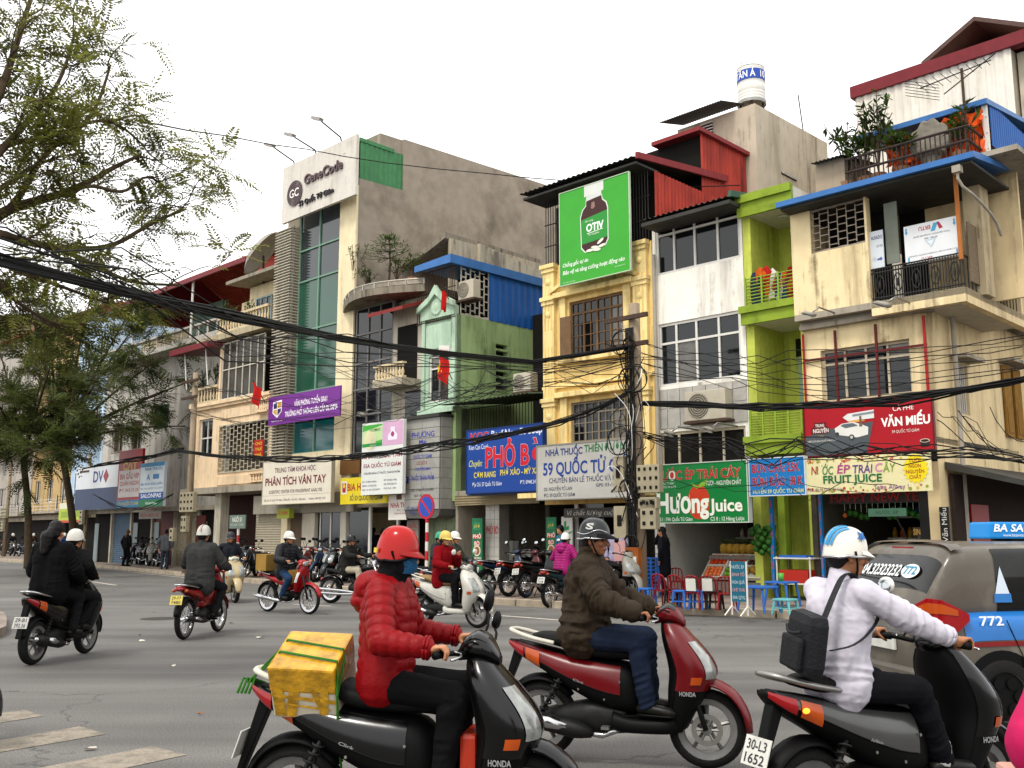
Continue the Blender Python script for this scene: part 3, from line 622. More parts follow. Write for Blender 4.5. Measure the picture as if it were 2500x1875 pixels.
J.box('ground_room_back',sJ0+.18,sJ1,5,5.1,SW,zJ1-.2,plaster('old_cream','#8c8264','#4a4432',.5));J.box('inner_ceiling',sJ0+.18,sJ1,db+.2,5,zJ1-.4,zJ1-.3,M_conc)
J.box('green_post',sJ0+.55,sJ0+.72,.1,.3,SW,zJ1-.2,M_lime2)
# ---- I: white house with big dark windows -------------------------------------------------------
M_white=plaster('white_plaster','#ebe6da','#6a6257',.6,ds=.9)
sI0=W('E',878,800)[0];sI1=sJ0-.05
Ih=Bd('white_house','white house with broad dark windows and an air conditioner',sI0)
zIt=W('E',1150,400)[1]
u=RC('E',892,570,1418,720);u=(u[0],W('E',1418,560)[0],W('E',900,828)[1],W('E',892,470)[1])
l_=(W('E',916,1400)[0],W('E',1428,1300)[0],W('E',925,1520)[1],W('E',916,1130)[1])
g_=(W('F',1418,600)[0],W('F',1995,500)[0],W('F',1420,680)[1],W('F',1420,435)[1])
Ih.wall('front_wall',sI0,sI1,2.6,zIt,0,.2,[u,l_,g_],M_white)
for w in(u,l_):Ih.window(*w,0,[.22,.47,.74],[.68],M_alu,M_glass if w is u else M_glassb,fw=.07,rec=.04)
Ih.window(*g_,0,[.22,.47,.74],[],MATS['cream_metal'],M_dark,fw=.07,rec=.04)
Ih.box('wall_body',sI0,sI1,.2,12,0+2.7,zIt-.05,M_white)
M_marb=mat('marble','#a9a59d',.35,var=.25,scale=3,dirt='#6d6962',dirtamt=.5,dscale=2)
npx=7;zm0,zm1=g_[3]+.1,l_[2]-.06
mm_=MB().box(0,(sI1-sI0)/npx-.02,-.03,-.002,0,(zm1-zm0)/2-.02).mesh('marble_panel',M_marb)
for i in range(npx):
 for j in range(2):link('marble_panel',mm_,Ih.o,((sI1-sI0)/npx*i,0,zm0+(zm1-zm0)/2*j))
r0=W('E',800,465,-.7);r1=W('E',1415,285,-.7)
zr=(r0[1]+r1[1])/2
Ih.corr('roof_sheet',(r0[0],-.7,zr-.1),(sI1+.1,-.7,zr-.1),(r0[0],4.5,zr+.75),M_tin,pitch=.16,amp=.035);Ih.box('roof_edge',r0[0],sI1+.1,-.68,4,zr-.25,zr-.16,M_tin)
Ih.prism('green_barge_board',[(-.7,zr-.1),(-.7,zr+.05),(4.5,zr+.9),(4.5,zr+.75)],'x',sI1+.08,sI1+.16,mat('dark_green_metal','#3d5b4c',.6))
b=MB();b.tube(chaikin([(.12,-.12,zIt-1.0),(.14,-.12,3),(.1,-.12,2.2)],1),.05,8);b.build('drain_pipe',MATS['grey_pipe'],Ih.o)
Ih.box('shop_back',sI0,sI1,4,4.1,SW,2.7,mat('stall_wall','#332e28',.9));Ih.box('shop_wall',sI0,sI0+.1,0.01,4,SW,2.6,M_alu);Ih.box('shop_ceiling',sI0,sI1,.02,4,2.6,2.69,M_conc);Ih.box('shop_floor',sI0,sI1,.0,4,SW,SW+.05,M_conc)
# ---- H: yellow house ----------------------------------------------------------------------------
M_yel=plaster('yellow_plaster','#e2c47e','#7d6334',.65,ds=.9);M_yt=plaster('yellow_trim','#ead08f','#7d6434',.6,ds=2)
sH0=W('E',200,1200)[0];sH1=sI0-.03
Hh=Bd('yellow_house','narrow yellow house with pilasters and a green billboard on top',sH0)
zHp=W('E',240,760,-.08)[1];zHt=W('E',150,300,-.6)[1];zHt2=W('E',750,90,-.6)[1];zHr=(zHt+zHt2)/2
a_=(W('E',357,1100)[0],W('E',690,1000)[0],W('E',360,1345)[1],W('E',357,992)[1])
c_=(W('F',812,400)[0],W('F',1180,400)[0],W('F',812,505)[1],W('F',812,232)[1])
Hh.wall('front_wall',sH0,sH1,2.4,zHp,0,.2,[a_,c_],M_yel);Hh.box('wall_body',sH0,sH1,.2,11,2.5,zHp-.02,M_yel)
Hh.window(*a_,0,[.25,.5,.75],[.78],M_wood,M_glassb,fw=.07,rec=.06,sub=(2,4));Hh.window(*c_,0,[.25,.5,.75],[.72],mat('grey_wood','#7a7264',.7),M_glassb,fw=.06,rec=.06,sub=(2,3))
Hh.box('shutter',a_[0]-.02,a_[0]+.38,-.38,-.34,a_[2],a_[3]-.5,M_wood)
for(x0,x1)in((sH0,sH0+.55),(sH1-.62,sH1-.05)):
 Hh.box('pilaster',x0+.06,x1-.06,-.12,0,3.0,zHp,M_yt,.01)
 for zz in(zHp,W('E',230,970)[1],W('E',230,1600)[1]):
  Hh.box('capital',x0,x1,-.2,0.0,zz-.1,zz+.02,M_yt,.012);Hh.box('capital',x0+.03,x1-.03,-.16,0.0,zz-.22,zz-.1,M_yt,.012)
  MB().lathe([(0,-.03),(.07,-.02),(.1,0)],14,axis='y',c=((x0+x1)/2-sH0,-.13,zz-.5)).build('rosette',M_yt,Hh.o,smooth=True)
 for k in range(3):Hh.box('flute',x0+.13+k*.12,x0+.17+k*.12,-.135,-.12,zHp-1.9,zHp-.85,M_yel);Hh.box('flute',x0+.13+k*.12,x0+.17+k*.12,-.135,-.12,zHp-4.6,zHp-2.4,M_yel)
for w in(a_,c_):
 for x in(w[0]-.32,w[1]+.08):Hh.box('window_pilaster',x,x+.24,-.09,0,w[2]-.1,w[3]+.15,M_yt,.01)
 Hh.box('window_head',w[0]-.45,w[1]+.45,-.22,0,w[3]+.15,w[3]+.3,M_yt,.015);Hh.box('window_sill',w[0]-.35,w[1]+.35,-.2,0,w[2]-.14,w[2]-.04,M_yt,.01)
 xm=(w[0]+w[1])/2
 if w is a_:
  Hh.prism('pediment',[(w[0]-.5,w[3]+.3),(w[1]+.5,w[3]+.3),(xm,w[3]+.85)],'y',-.12,0,M_yt);Hh.prism('pediment_edge',[(w[0]-.55,w[3]+.3),(xm,w[3]+.88),(w[1]+.55,w[3]+.3),(w[1]+.6,w[3]+.38),(xm,w[3]+1.0),(w[0]-.6,w[3]+.38)],'y',-.24,-.12,M_yt)
Hh.box('string_course',sH0,sH1,-.1,0,c_[3]+.45,c_[3]+.55,M_yt)
M_red=mat('red_corrugated','#a8392b',.6,var=.25,scale=1.1,dirt='#5e1d1a',dirtamt=.7,dscale=1,streak=True)
Hh.box('grille_back',sH0+.05,sH1-.05,.5,.55,zHp,zHr-.2,M_dark)
gr=Hh.bars('iron_grille',sH0+.05,sH1-.03,.0,zHp,zHr-.1,40,M_iron,rails=(0,.3,.62,1),r=.012)
tR,zR=Wt('E',1330,215,sH1);zR0=zHr
Hh.corr('red_side_sheet',(sH1,.2,zHp-.3),(sH1,tR,zHp-.3),(sH1,.2,zHr-.15),M_red,pitch=.16,amp=.03)
Hh.prism('barge_board',[(-.65,zHr-.05),(-.65,zHr+.12),(tR,zR+.05),(tR,zR-.15)],'x',sH1+.02,sH1+.1,mat('red_board','#7e2a2c',.6))
Hh.corr('roof_sheet',(sH0-.3,-.7,zHr),(sH1+.02,-.7,zHr),(sH0-.3,tR,zR-.05),M_tin,pitch=.18,amp=.03);Hh.box('roof_edge',sH0-.25,sH1,-.6,.4,zHr-.16,zHr-.1,M_tin)
tR2,zR2=Wt('E',1185,60,sH1);tR3,zR3=Wt('E',1555,130,sH1)
Hh.corr('red_side_sheet',(sH1-.05,tR2,zHp),(sH1-.05,tR3,zHp),(sH1-.05,tR2,(zR2+zR3)/2+.3),M_red,pitch=.16,amp=.03);Hh.box('rear_roof',sH1-1.6,sH1+.1,tR2-.25,tR3,(zR2+zR3)/2+.3,(zR2+zR3)/2+.42,MATS['red_board'])
Hh.box('rear_room',sH0+.3,sH1-.1,tR2+.1,tR3,zHp,(zR2+zR3)/2+.3,M_dark)
Hh.box('canopy',sH0,sH1,-1.1,0,2.55,2.68,M_yt);Hh.box('shop_back',sH0,sH1,3.5,3.6,SW,2.6,mat('pharmacy_wall','#6f6a5e',.9));Hh.box('shop_wall',sH0,sH0+.15,0.01,3.5,SW,2.5,MATS['stall_wall']);Hh.box('shop_ceiling',sH0,sH1,.01,3.5,2.5,2.54,M_conc);Hh.box('shop_floor',sH0,sH1,.0,3.5,SW,SW+.05,M_conc)
Hh.box('shop_door',sH0+1.0,sH0+1.12,.1,.2,SW,2.5,M_alu);Hh.box('shop_glass_door',sH0+1.12,sH0+2.0,.14,.16,SW,2.4,M_glassb)
# ---- G: mint house with pediment, and the noodle shop beside it ---------------------------------
M_mintw=plaster('mint_plaster','#aec6ae','#5a6f57',.5,ds=1.2);M_grw=plaster('green_plaster','#9bb37c','#465336',.65,ds=.7)
sG0=W('C',1105,1420)[0];sG1=W('C',1312,1420)[0]
G=Bd('mint_house','slim mint green house with a pediment and a red flag',sG0)
zGt=W('C',1312,1315)[1];zGp=W('C',1200,1180)[1];zGe=W('C',1100,1370)[1];zGb=W('D',1470,430)[1]
w1=(W('D',1512,200)[0],W('D',1645,200)[0],W('D',1510,370)[1],W('D',1510,60)[1])
G.wall('front_wall',sG0,sG1,zGb,zGt,0,.2,[w1],M_mintw);G.window(*w1,0,[.5],[.72],M_alu,M_glassb,fw=.06,rec=.05)
G.bars('window_bars',(w1[0]+w1[1])/2,w1[1],.02,w1[2],w1[3],6,M_rust)
xm=(sG0+sG1)/2
G.prism('pediment',[(sG0,zGe),(sG1,zGe),(sG1,zGe+.3),(xm+.3,zGe+.55),(xm,zGp),(xm-.3,zGe+.55),(sG0,zGe+.3)],'y',-.12,.1,M_mintw)
G.prism('pediment_moulding',[(sG0-.08,zGe+.25),(sG0-.08,zGe+.42),(xm-.3,zGe+.72),(xm,zGp+.18),(xm+.3,zGe+.72),(sG1+.08,zGe+.42),(sG1+.08,zGe+.25),(xm+.33,zGe+.5),(xm,zGp-.12),(xm-.33,zGe+.5)],'y',-.24,-.12,M_mintw)
MB().lathe([(0,-.05),(.12,-.05),(.2,-.02),(.24,-.05),(.28,0)],18,axis='y',c=(xm-sG0,-.12,zGe+.35)).build('medallion',M_mintw,G.o,smooth=True)
G.box('recessed_panel',sG0+.2,sG1-.2,-.05,0.0,zGe-1.0,zGe-.2,M_mintw,.02);G.box('string_course',sG0-.06,sG1+.06,-.16,0,zGb-.12,zGb+.02,M_mintw)
for x in(sG0,sG1-.16):G.box('quoin_strip',x,x+.16,-.06,0,zGb+.02,zGe,M_mintw)
tGe,zGe2=Wt('C',1860,1415,sG1)
G.wall('side_wall',.02,12,2.6,zGt,sG1,.2,[(Wt('F',305,60,sG1)[0],Wt('F',385,60,sG1)[0],Wt('F',345,160,sG1)[1],Wt('C',1600,1510,sG1)[1])],M_grw,side=True)
vt0,vt1,vz0,vz1=Wt('F',305,60,sG1)[0],Wt('F',385,60,sG1)[0],Wt('F',345,160,sG1)[1],Wt('C',1600,1510,sG1)[1]
G.box('window_back',sG1-.25,sG1-.2,vt0-.1,vt1+.1,vz0-.1,vz1+.1,M_dark)
for k in range(7):z=vz0+(vz1-vz0)*k/7;G.box('vent_slat',sG1-.15,sG1+.02,vt0,vt1,z,z+.07,MATS['green_plaster'])
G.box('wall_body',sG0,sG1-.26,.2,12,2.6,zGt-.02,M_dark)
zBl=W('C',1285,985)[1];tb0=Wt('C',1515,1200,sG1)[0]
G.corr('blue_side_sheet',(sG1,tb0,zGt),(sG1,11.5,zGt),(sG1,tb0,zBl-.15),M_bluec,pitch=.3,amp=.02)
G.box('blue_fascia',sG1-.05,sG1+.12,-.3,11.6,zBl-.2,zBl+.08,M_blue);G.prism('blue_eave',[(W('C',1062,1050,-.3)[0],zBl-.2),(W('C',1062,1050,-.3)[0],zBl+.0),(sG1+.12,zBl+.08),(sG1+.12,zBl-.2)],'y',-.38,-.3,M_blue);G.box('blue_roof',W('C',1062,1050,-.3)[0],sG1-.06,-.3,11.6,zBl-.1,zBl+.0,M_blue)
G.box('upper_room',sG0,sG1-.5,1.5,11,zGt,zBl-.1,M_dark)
M_ugr=mat('unpainted_grille','#b9b2a4',.7,var=.3,scale=9)
gg=MB();gg.box(sG1-.03-sG0,sG1-sG0,.2,tb0,zGt,zGt+.05);gl=gg.build('side_grille',M_ugr,G.o)
nz_,nt_=12,12;cw=(tb0-.2)/nt_;hh=(zBl-.2-zGt)/nz_
mv=MB().box(-.015,.015,-.018,.018,0,hh*2).mesh('grille_bar',M_ugr);mh=MB().box(-.015,.015,0,cw*2,-.018,.018).mesh('grille_bar',M_ugr)
for i in range(nt_+1):
 for j in range(nz_):
  k=(i+j*2)%4
  if k==0 and j+2<=nz_:link('grille_bar',mv,gl,(sG1-.02-sG0,.2+cw*i,zGt+hh*j))
  if k==2 and i+2<=nt_:link('grille_bar',mh,gl,(sG1-.02-sG0,.2+cw*i,zGt+hh*j+hh/2))
G.bars('front_cage',sG0-.3,sG1,-.05,zGt-.1,zBl-.2,18,M_rust,rails=(0,.3,.6,1),r=.011)
sP0,sP1=sG1+.02,sH0-.02
P=Bd('noodle_shop','low noodle shop room between the mint and yellow houses',sP0)
zPa=W('F',300,175,-.3)[1]
P.corr('tin_awning',(sP0,-.6,W('F',40,235,-.6)[1]),(sP1,-.6,W('F',40,235,-.6)[1]),(sP0,2.5,W('F',40,235,-.6)[1]+.35),mat('green_tin','#3c4a38',.7,var=.3),pitch=.16,amp=.03)
P.box('upper_recess_back',sP0,sP1,3.5,3.6,2.6,9,M_dark);P.box('upper_floor',sP0,sP1,.0,3.5,2.75,2.9,M_conc);P.bars('upper_grille',sP0,sP1,.6,2.9,W('F',40,235,-.6)[1],30,M_iron,rails=(0,.5,1),r=.012)
M_tile=mat('white_wall_tile','#b9b6ad',.4,var=.08)
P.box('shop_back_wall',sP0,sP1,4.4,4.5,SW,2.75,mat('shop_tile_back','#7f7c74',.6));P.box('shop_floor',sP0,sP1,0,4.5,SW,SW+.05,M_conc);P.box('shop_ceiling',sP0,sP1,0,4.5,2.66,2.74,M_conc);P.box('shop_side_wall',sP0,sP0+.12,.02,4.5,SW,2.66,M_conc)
pl0,pl1=W('F',238,1200,.2)[0],W('F',330,1200,.2)[0]
pil=P.box('tiled_pillar',pl0,pl1,.2,.6,SW,2.6,mat('grout','#7d7a72',.9))
tm=MB().box(0,(pl1-pl0)/3-.012,-.012,-.001,0,.26).mesh('wall_tile',M_tile)
for i in range(3):
 for j in range(9):link('wall_tile',tm,pil,(pl0-sP0+(pl1-pl0)/3*i,.2,SW+.27*j))
bw0=W('F',340,1200,3.)[0];tm2=MB().box(0,.48,-.015,-.001,0,.3).mesh('wall_tile',M_tile)
for i in range(8):
 for j in range(8):
  if sP0+.15+.5*i+.48<sP1:link('wall_tile',tm2,P.o,(.15+.5*i,4.4,SW+.06+.32*j))
P.corr('rolled_shutter',(sP0+.1,-.12,2.45),(sP0+.1,-.12,2.75),(sP1-.1,-.12,2.45),mat('shutter_tan','#8d8062',.6),pitch=.06,amp=.02)
lettering(P.o,'PHỞ BÒ',pl0-sP0+.03,pl1-sP0-.03,W('F',285,1090,.2)[1],.22,'#b3242c',y=.18,bold=.02)
# ---- F / E: dark glass house with round terrace, pale strip with balustrade ---------------------
M_pale=plaster('pale_grey_plaster','#b9b2a0','#5d5648',.6,ds=1.2)
sE0=W('C',622,1420)[0];sE1_=W('C',918,1420)[0]
E_=Bd('glass_front_house','house with a dark glass front and a planted round terrace on top',sE0)
zEt=W('C',625,1295)[1];zEb=W('D',930,720)[1]
E_.box('wall_body',sE0,sG0,.35,14,2.6,zEt-.1,M_pale)
gp=[]
rows=[W('D',935,y)[1]for y in(720,470,300,130,-60)]+[zEt-.12];ncol=4
fr=MB();dx=(sE1_-sE0)/ncol
for i in range(ncol+1):fr.box(dx*i-.03,dx*i+.03,-.02,.1,zEb,zEt-.1)
for z in rows:fr.box(0,sE1_-sE0,-.025,.09,z-.03,z+.03)
fo=fr.build('curtain_wall_frame',mat('grey_frame','#6d6a66',.5),E_.o)
for i in range(ncol):
 for j in range(len(rows)-1):MB().box(dx*i+.03,dx*(i+1)-.03,.02,.05,rows[j]+.03,rows[j+1]-.03).build('pane',M_glassb,fo)
def arc(s0,s1,bulge,n=16,t=-.1):return[(s0+(s1-s0)*i/n,t-bulge*math.sin(PI*i/n))for i in range(n+1)]
sTE=sG0+.15
pl=arc(sE0-.05,sTE,.9)
E_.prism('terrace_slab',pl+[(sTE,3),(sE0-.05,3)],'z',zEt-.1,zEt+.14,plaster('mossy_concrete','#82796a','#38342b',.8,ds=2))
zR0,zR1=zEt+.14,W('C',900,1095,-.9)[1]
M_sst=mat('stainless_rail','#a9a294',.35,metal=.5,var=.1)
b=MB();pr2=arc(sE0,sTE,.82,24)
for q in(.2,.4,.6,.8,1.):b.tube([(p[0]-sE0,p[1],zR0+(zR1-zR0)*q)for p in pr2],.03 if q==1 else .016,6)
rl=b.build('terrace_railing',M_sst,E_.o);pm=MB().box(-.025,.025,-.025,.025,0,zR1-zR0).mesh('railing_post',M_sst)
for i in range(0,25,3):link('railing_post',pm,rl,(pr2[i][0]-sE0,pr2[i][1],zR0))
zC=W('C',1260,840,2.5)[1];sC0=W('C',960,960,2.5)[0];sC1=W('C',1340,880,2.5)[0]
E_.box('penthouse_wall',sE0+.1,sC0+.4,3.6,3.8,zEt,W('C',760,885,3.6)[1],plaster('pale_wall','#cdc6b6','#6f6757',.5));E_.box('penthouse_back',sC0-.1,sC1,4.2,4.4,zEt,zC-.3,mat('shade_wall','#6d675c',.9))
cv=[(sC0-.9+(sC1-.3-sC0+.9)*i/12,zC-.55+.55*(i/12)**2-.12*math.sin(PI*i/12))for i in range(13)]
E_.prism('curved_canopy',cv+[(x,z-.22)for x,z in reversed(cv)],'y',2.0,7,MATS['mossy_concrete'])
E_.box('canopy_end_wall',sC1-.35,sC1-.2,2.2,9,zEt,zC-.2,plaster('stained_render','#a79c86','#3f392e',.8,ds=2))
E_.prism('stair_roof_wall',[(3.5,zEt),(3.5,zC-.15),(9.5,zC-.9),(9.5,zEt)],'x',sC1-.2,sC1-.05,MATS['stained_render'])
zF0=W('D',1215,265,-.7)[1];zF1=W('D',1230,215,-.7)[1];zFr=W('D',1230,110,-.7)[1]
E_.box('wall_strip',sE1_+.02,sG0,-.02,.34,2.8,W('C',930,1290)[1],M_pale)
E_.box('dark_balcony_door',sE1_+.3,sG0-.25,-.04,-.021,zF1,zF1+1.9,M_dark);E_.box('dark_window',sE1_+.75,sG0-.02,-.04,-.021,zF0-1.25,zF0-.1,M_glassb)
E_.box('balcony_slab',sE1_-.05,sG0-.05,-.8,-.02,zF0,zF1,plaster('mossy_slab','#a39a86','#39342a',.8,ds=3));E_.balusters(sE1_-.03,sG0-.07,-.7,zF1,zFr,10,plaster('cream_baluster','#cbb995','#5f5138',.6,ds=4))
E_.prism('red_tin_roof',[(-.9,W('C',885,1300,-.9)[1]-.05),(-.9,W('C',885,1300,-.9)[1]+.07),(.3,W('C',885,1300,-.9)[1]+.5),(.3,W('C',885,1300,-.9)[1]+.4)],'x',sE1_-.25,sG0+.02,mat('dark_red_tin','#7c2a24',.6,var=.2))
E_.box('ground_floor_wall',sE0,sE0+.3,.02,.3,SW,zEb,M_pale);E_.box('shop_back',sE0,sG0,2.5,2.6,SW,2.8,M_dark);E_.box('shop_ceiling',sE0,sG0,.1,2.5,2.5,2.6,M_conc);E_.box('slat_screen',sE0+.05,W('D',1065,780)[0],-.12,-.05,W('D',935,855)[1],W('D',935,760)[1],mat('slat_wood','#6b4a26',.7,var=.3,scale=20))
E_.box('glass_door',sE0+.4,sE0+1.5,.1,.13,SW,2.4,M_glassb);E_.box('door_frame',sE0+1.5,sE0+1.6,.08,.16,SW,2.5,M_alu);E_.box('door_frame',sE0+3.0,sE0+3.1,.08,.16,SW,2.5,M_alu)
E_.box('mint_ground_pier',sG0-.05,sG1,.25,.6,SW,zGb,plaster('old_green_pier','#7d8a6e','#3d4233',.6,ds=2))
sQ0,sQ1=W('D',1352,700,-.5)[0],W('D',1585,700,-.5)[0];zQ1=W('D',1352,490,-.5)[1];zQ0=W('D',1350,1150,-.5)[1]
Q=thing('pharmacy_sign_column','grey tiled sign column with blue pharmacy lettering','sign',FP(sQ0,-.5,0),FROT)
M_qt=mat('grey_panel','#9c9a93',.4,var=.1,dirt='#6a675f',dirtamt=.4)
b=MB();w_=sQ1-sQ0;rc=[(0,zQ0+.25),(.05,zQ0+.08),(.2,zQ0),(w_-.2,zQ0),(w_-.05,zQ0+.08),(w_,zQ0+.25),(w_,zQ1),(0,zQ1)];b.prism(rc,'y',.03,1.0);b.build('column_body',mat('joint_grey','#5d5b56',.8),Q)
nq=9
for i in range(2):
 for j in range(nq):
  z=zQ0+.27+(zQ1-zQ0-.27)*j/nq;MB().box(w_/2*i+.006,w_/2*(i+1)-.006,0,.03,z+.006,z+(zQ1-zQ0-.27)/nq-.006).build('cladding_panel',M_qt,Q,bevel=.004)
for j in range(nq):
 for i in range(2):z=zQ0+.27+(zQ1-zQ0-.27)*j/nq;MB().box(w_,w_+.02,.05+.48*i,.5+.48*i,z+.006,z+(zQ1-zQ0-.27)/nq-.006).build('cladding_panel',M_qt,Q)
MB().box(-.05,w_+.05,-.08,1.0,zQ1,zQ1+.1).build('tin_cap',M_tin,Q)
hq=zQ1-zQ0
for tx,u0,u1,v,h,cl in(('PHƯƠNG',.2,.85,.165,.055,'#2b3a9c'),('Mai',.42,.62,.235,.04,'#2b3a9c'),('QUỐC TỬ GIÁM',.25,.78,.385,.032,'#2b3a9c'),('CƠ SỞ 2',.35,.65,.45,.03,'#8a3030'),('CHUYÊN BÁN',.3,.75,.51,.03,'#2b3a9c'),('THUỐC THÀNH PHẨM',.2,.85,.6,.045,'#2b3a9c'),('DƯỢC SỸ NGUYỄN THỊ NHÀN',.2,.84,.72,.022,'#3a3a3a'),('SCP. 10 TRỊNH',.3,.75,.775,.022,'#3a3a3a'),('GIỜ BÁN HÀNG: 8H',.08,.6,.9,.03,'#32407e'),('TEL: 04.3',.15,.6,.945,.03,'#32407e')):
 lettering(Q,tx,w_*u0,w_*u1,zQ1-hq*v,hq*h,cl,y=-.006,bold=.02)
MB().box(w_*.02,w_*.12,-.02,0,zQ1-hq*.645,zQ1-hq*.58).build('pharmacy_plate',paint('#26338f'),Q);lettering(Q,'T',w_*.05,w_*.09,zQ1-hq*.612,hq*.035,'#e8e8e8',y=-.024,bold=.02)
# ---- D: the glass and louvre office at number 53 ------------------------------------------------
M_crm=plaster('cream_render','#e2d3ae','#8a7751',.35,ds=1.2);M_taupe=plaster('taupe_render','#94897a','#4d463b',.8,ds=.45,streak=False,var=.14)
sD0=W('C',345,800)[0];sDg=W('C',592,800)[0];sD1=W('C',695,700)[0];sDl=W('C',205,800,-.3)[0]
D=Bd('office_house','tall narrow office house with white louvres and green glass',sD0-1.6)
o=D.s0
tpk,zpk=Wt('C',850,185,sD1);tend,zend=Wt('C',1890,520,sD1);tgs,zgs=Wt('C',985,300,sD1);zgb=Wt('C',700,470,sD1)[1]
zfl=W('D',620,720)[1]
D.prism('party_wall',[(.05,2.5),(.05,zgb),(tgs,Wt('C',985,550,sD1)[1]),(tgs,zpk-(zpk-zend)*(tgs-tpk)/(tend-tpk)),(tend,zend),(tend+6,zend),(tend+6,2.5)],'x',sD1-.25,sD1,M_taupe)
D.corr('green_sheet',(sD1-.05,.1,zgb),(sD1-.05,tgs,zgb-(zgb-Wt('C',985,550,sD1)[1])),(sD1-.05,.1,W('C',700,240)[1]),mat('green_corrugated','#3f7a4c',.5,var=.15,dirt='#2a5535',dirtamt=.4,streak=True),pitch=.2,amp=.025)
D.prism('rear_wall_top',[(tpk,zgb),(tpk,zpk),(tgs+.05,zpk-(zpk-zend)*(tgs-tpk)/(tend-tpk)),(tgs+.05,zgb)],'x',sD1-.3,sD1-.12,M_taupe);D.box('rear_gable',sD0,sD1-.3,tpk,tpk+.25,zgb,zpk,MATS['mossy_concrete']);D.box('green_cap',sD0,sD1,.05,tpk+.6,W('C',700,240)[1],W('C',700,240)[1]+.14,MATS['green_corrugated'])
D.box('house_body',o+.1,sD1-.26,.35,tend,2.5,zgb-.1,plaster('office_core','#8a8270','#5d5344',.5))
zD1=W('C',360,740)[1];zDb=W('D',610,715)[1]
D.box('cream_pier',sDg,sD1-.26,-.05,.34,2.5,W('C',600,620)[1]+.4,M_crm);D.box('cream_pier',sDg,sD1,-.052,.04,2.5,W('C',600,620)[1]+.4,M_crm)
M_slat=mat('white_slat','#bdb7a8',.5,var=.1,dirt='#6f675a',dirtamt=.5,dscale=6)
zl0,zl1=W('D',440,730,-.3)[1],W('C',210,800,-.3)[1];ns=78
lv=MB();lv.box(sDl-o+.1,sDl-o+.16,-.28,-.2,zl0,zl1);lv.box(sD0-o-.16,sD0-o-.1,-.28,-.2,zl0,zl1);lo=lv.build('louvre_screen',M_slat,D.o)
sm_=MB();sm_.box(0,sD0-sDl,-.14,.02,-.014,.014);sm_.box(sD0-sDl-.04,sD0-sDl,.02,.3,-.014,.014);sme=sm_.mesh('slat',M_slat)
for k in range(ns):link('slat',sme,lo,(sDl-o,-.3,zl0+(zl1-zl0)*k/ns))
D.box('louvre_back_wall',sDl+.1,sD0,-.02,.34,2.5,zl1,plaster('louvre_wall','#8d816a','#5d5344',.4))
M_gg=mat('green_glass','#1d4a38',.07,var=.15,scale=.5,spec=.7);M_tg=mat('teal_glass','#15575a',.08,var=.15,scale=.5,spec=.6)
zc=W('C',360,1120)[1];gz=[zDb,zDb+1.25,W('D',640,300)[1],W('C',345,1430)[1],zc,(zc+zD1)/2,zD1+.3]
fr=MB();mx_=(sD0+sDg)/2-o
for x in(sD0-o,mx_,sDg-o):fr.box(x-.035,x+.035,-.03,.08,zDb,zD1+.4)
for z in gz:fr.box(sD0-o,sDg-o,-.035,.07,z-.03,z+.03)
fo=fr.build('glass_frame',mat('pale_green_frame','#6f907c',.5),D.o)
for j in range(len(gz)-1):
 for x0,x1 in((sD0-o,mx_),(mx_,sDg-o)):MB().box(x0+.035,x1-.035,.02,.05,gz[j]+.03,gz[j+1]-.03).build('pane',M_tg if j==0 else(M_gg if j<4 else mat('grey_glass','#2a3133',.07,var=.1,spec=.7)),fo)
D.box('cream_band',o+.2,sDg,-.06,-.0,zDb-.35,zDb,M_crm)
D.box('ground_lintel',o-1.0,sD1+.3,-.06,.3,W('D',400,1120)[1],W('D',400,1050)[1]+.3,plaster('grey_lintel','#8f897b','#5d5748',.5))
D.corr('roller_shutter',(o-1.2,.2,SW),(o-1.2,.2,W('D',400,1120)[1]),(W('D',520,1300,.2)[0],.2,SW),mat('shutter_beige','#9a927e',.6,var=.1),pitch=.09,amp=.015)
D.box('ground_wall',W('D',520,1300,.1)[0],W('D',560,1300,.1)[0],.05,.3,SW,W('D',400,1120)[1],M_crm);D.box('ground_wall',W('D',660,1300,.1)[0],W('D',745,1300,.1)[0],.05,.3,SW,2.6,M_pale)
D.box('brown_door',W('D',560,1300,.2)[0],W('D',660,1300,.2)[0],.2,.24,SW,2.5,mat('brown_door','#5b4a38',.6));D.box('glass_door',W('D',745,1300,.2)[0],sD1+.2,.2,.24,SW,2.5,M_glassb)
for x in(780,850,920):s_=W('D',x,1300,.2)[0];D.box('door_frame',s_-.03,s_+.03,.17,.2,SW,2.5,M_alu)
# ---- C: cream house with balustrades ------------------------------------------------------------
M_peach=plaster('peach_plaster','#e6cba6','#7d6a4d',.4,ds=1.2)
sC0=W('B',1112,1050)[0];sC1=W('B',1575,1050)[0];sCm=W('B',1275,1050)[0]
C_=Bd('cream_house','cream house with balustrades, iron grilles and potted plants',sC0)
zc0=W('B',1250,1400)[1];zc1=W('B',1280,905)[1];zc2=W('B',1290,560)[1];zc3=W('B',1500,160)[1]
wl_=(W('B',1150,1100)[0],W('B',1228,1100)[0],W('B',1150,1225)[1],W('B',1150,1010)[1])
gr_=(W('D',95,700)[0],W('D',430,700)[0],W('D',85,848)[1],W('D',95,525)[1])
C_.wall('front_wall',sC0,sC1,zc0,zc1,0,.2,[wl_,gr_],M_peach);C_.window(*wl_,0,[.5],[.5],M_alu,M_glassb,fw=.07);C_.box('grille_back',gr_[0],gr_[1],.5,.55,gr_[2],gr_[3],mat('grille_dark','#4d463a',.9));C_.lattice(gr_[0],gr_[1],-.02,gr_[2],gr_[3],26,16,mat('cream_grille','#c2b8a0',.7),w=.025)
C_.box('cornice',sC0,sC1,-.2,0,zc1-.1,zc1+.04,M_peach,.01);C_.box('cornice',sC0,sC1,-.13,0,zc1-.22,zc1-.1,M_peach,.01)
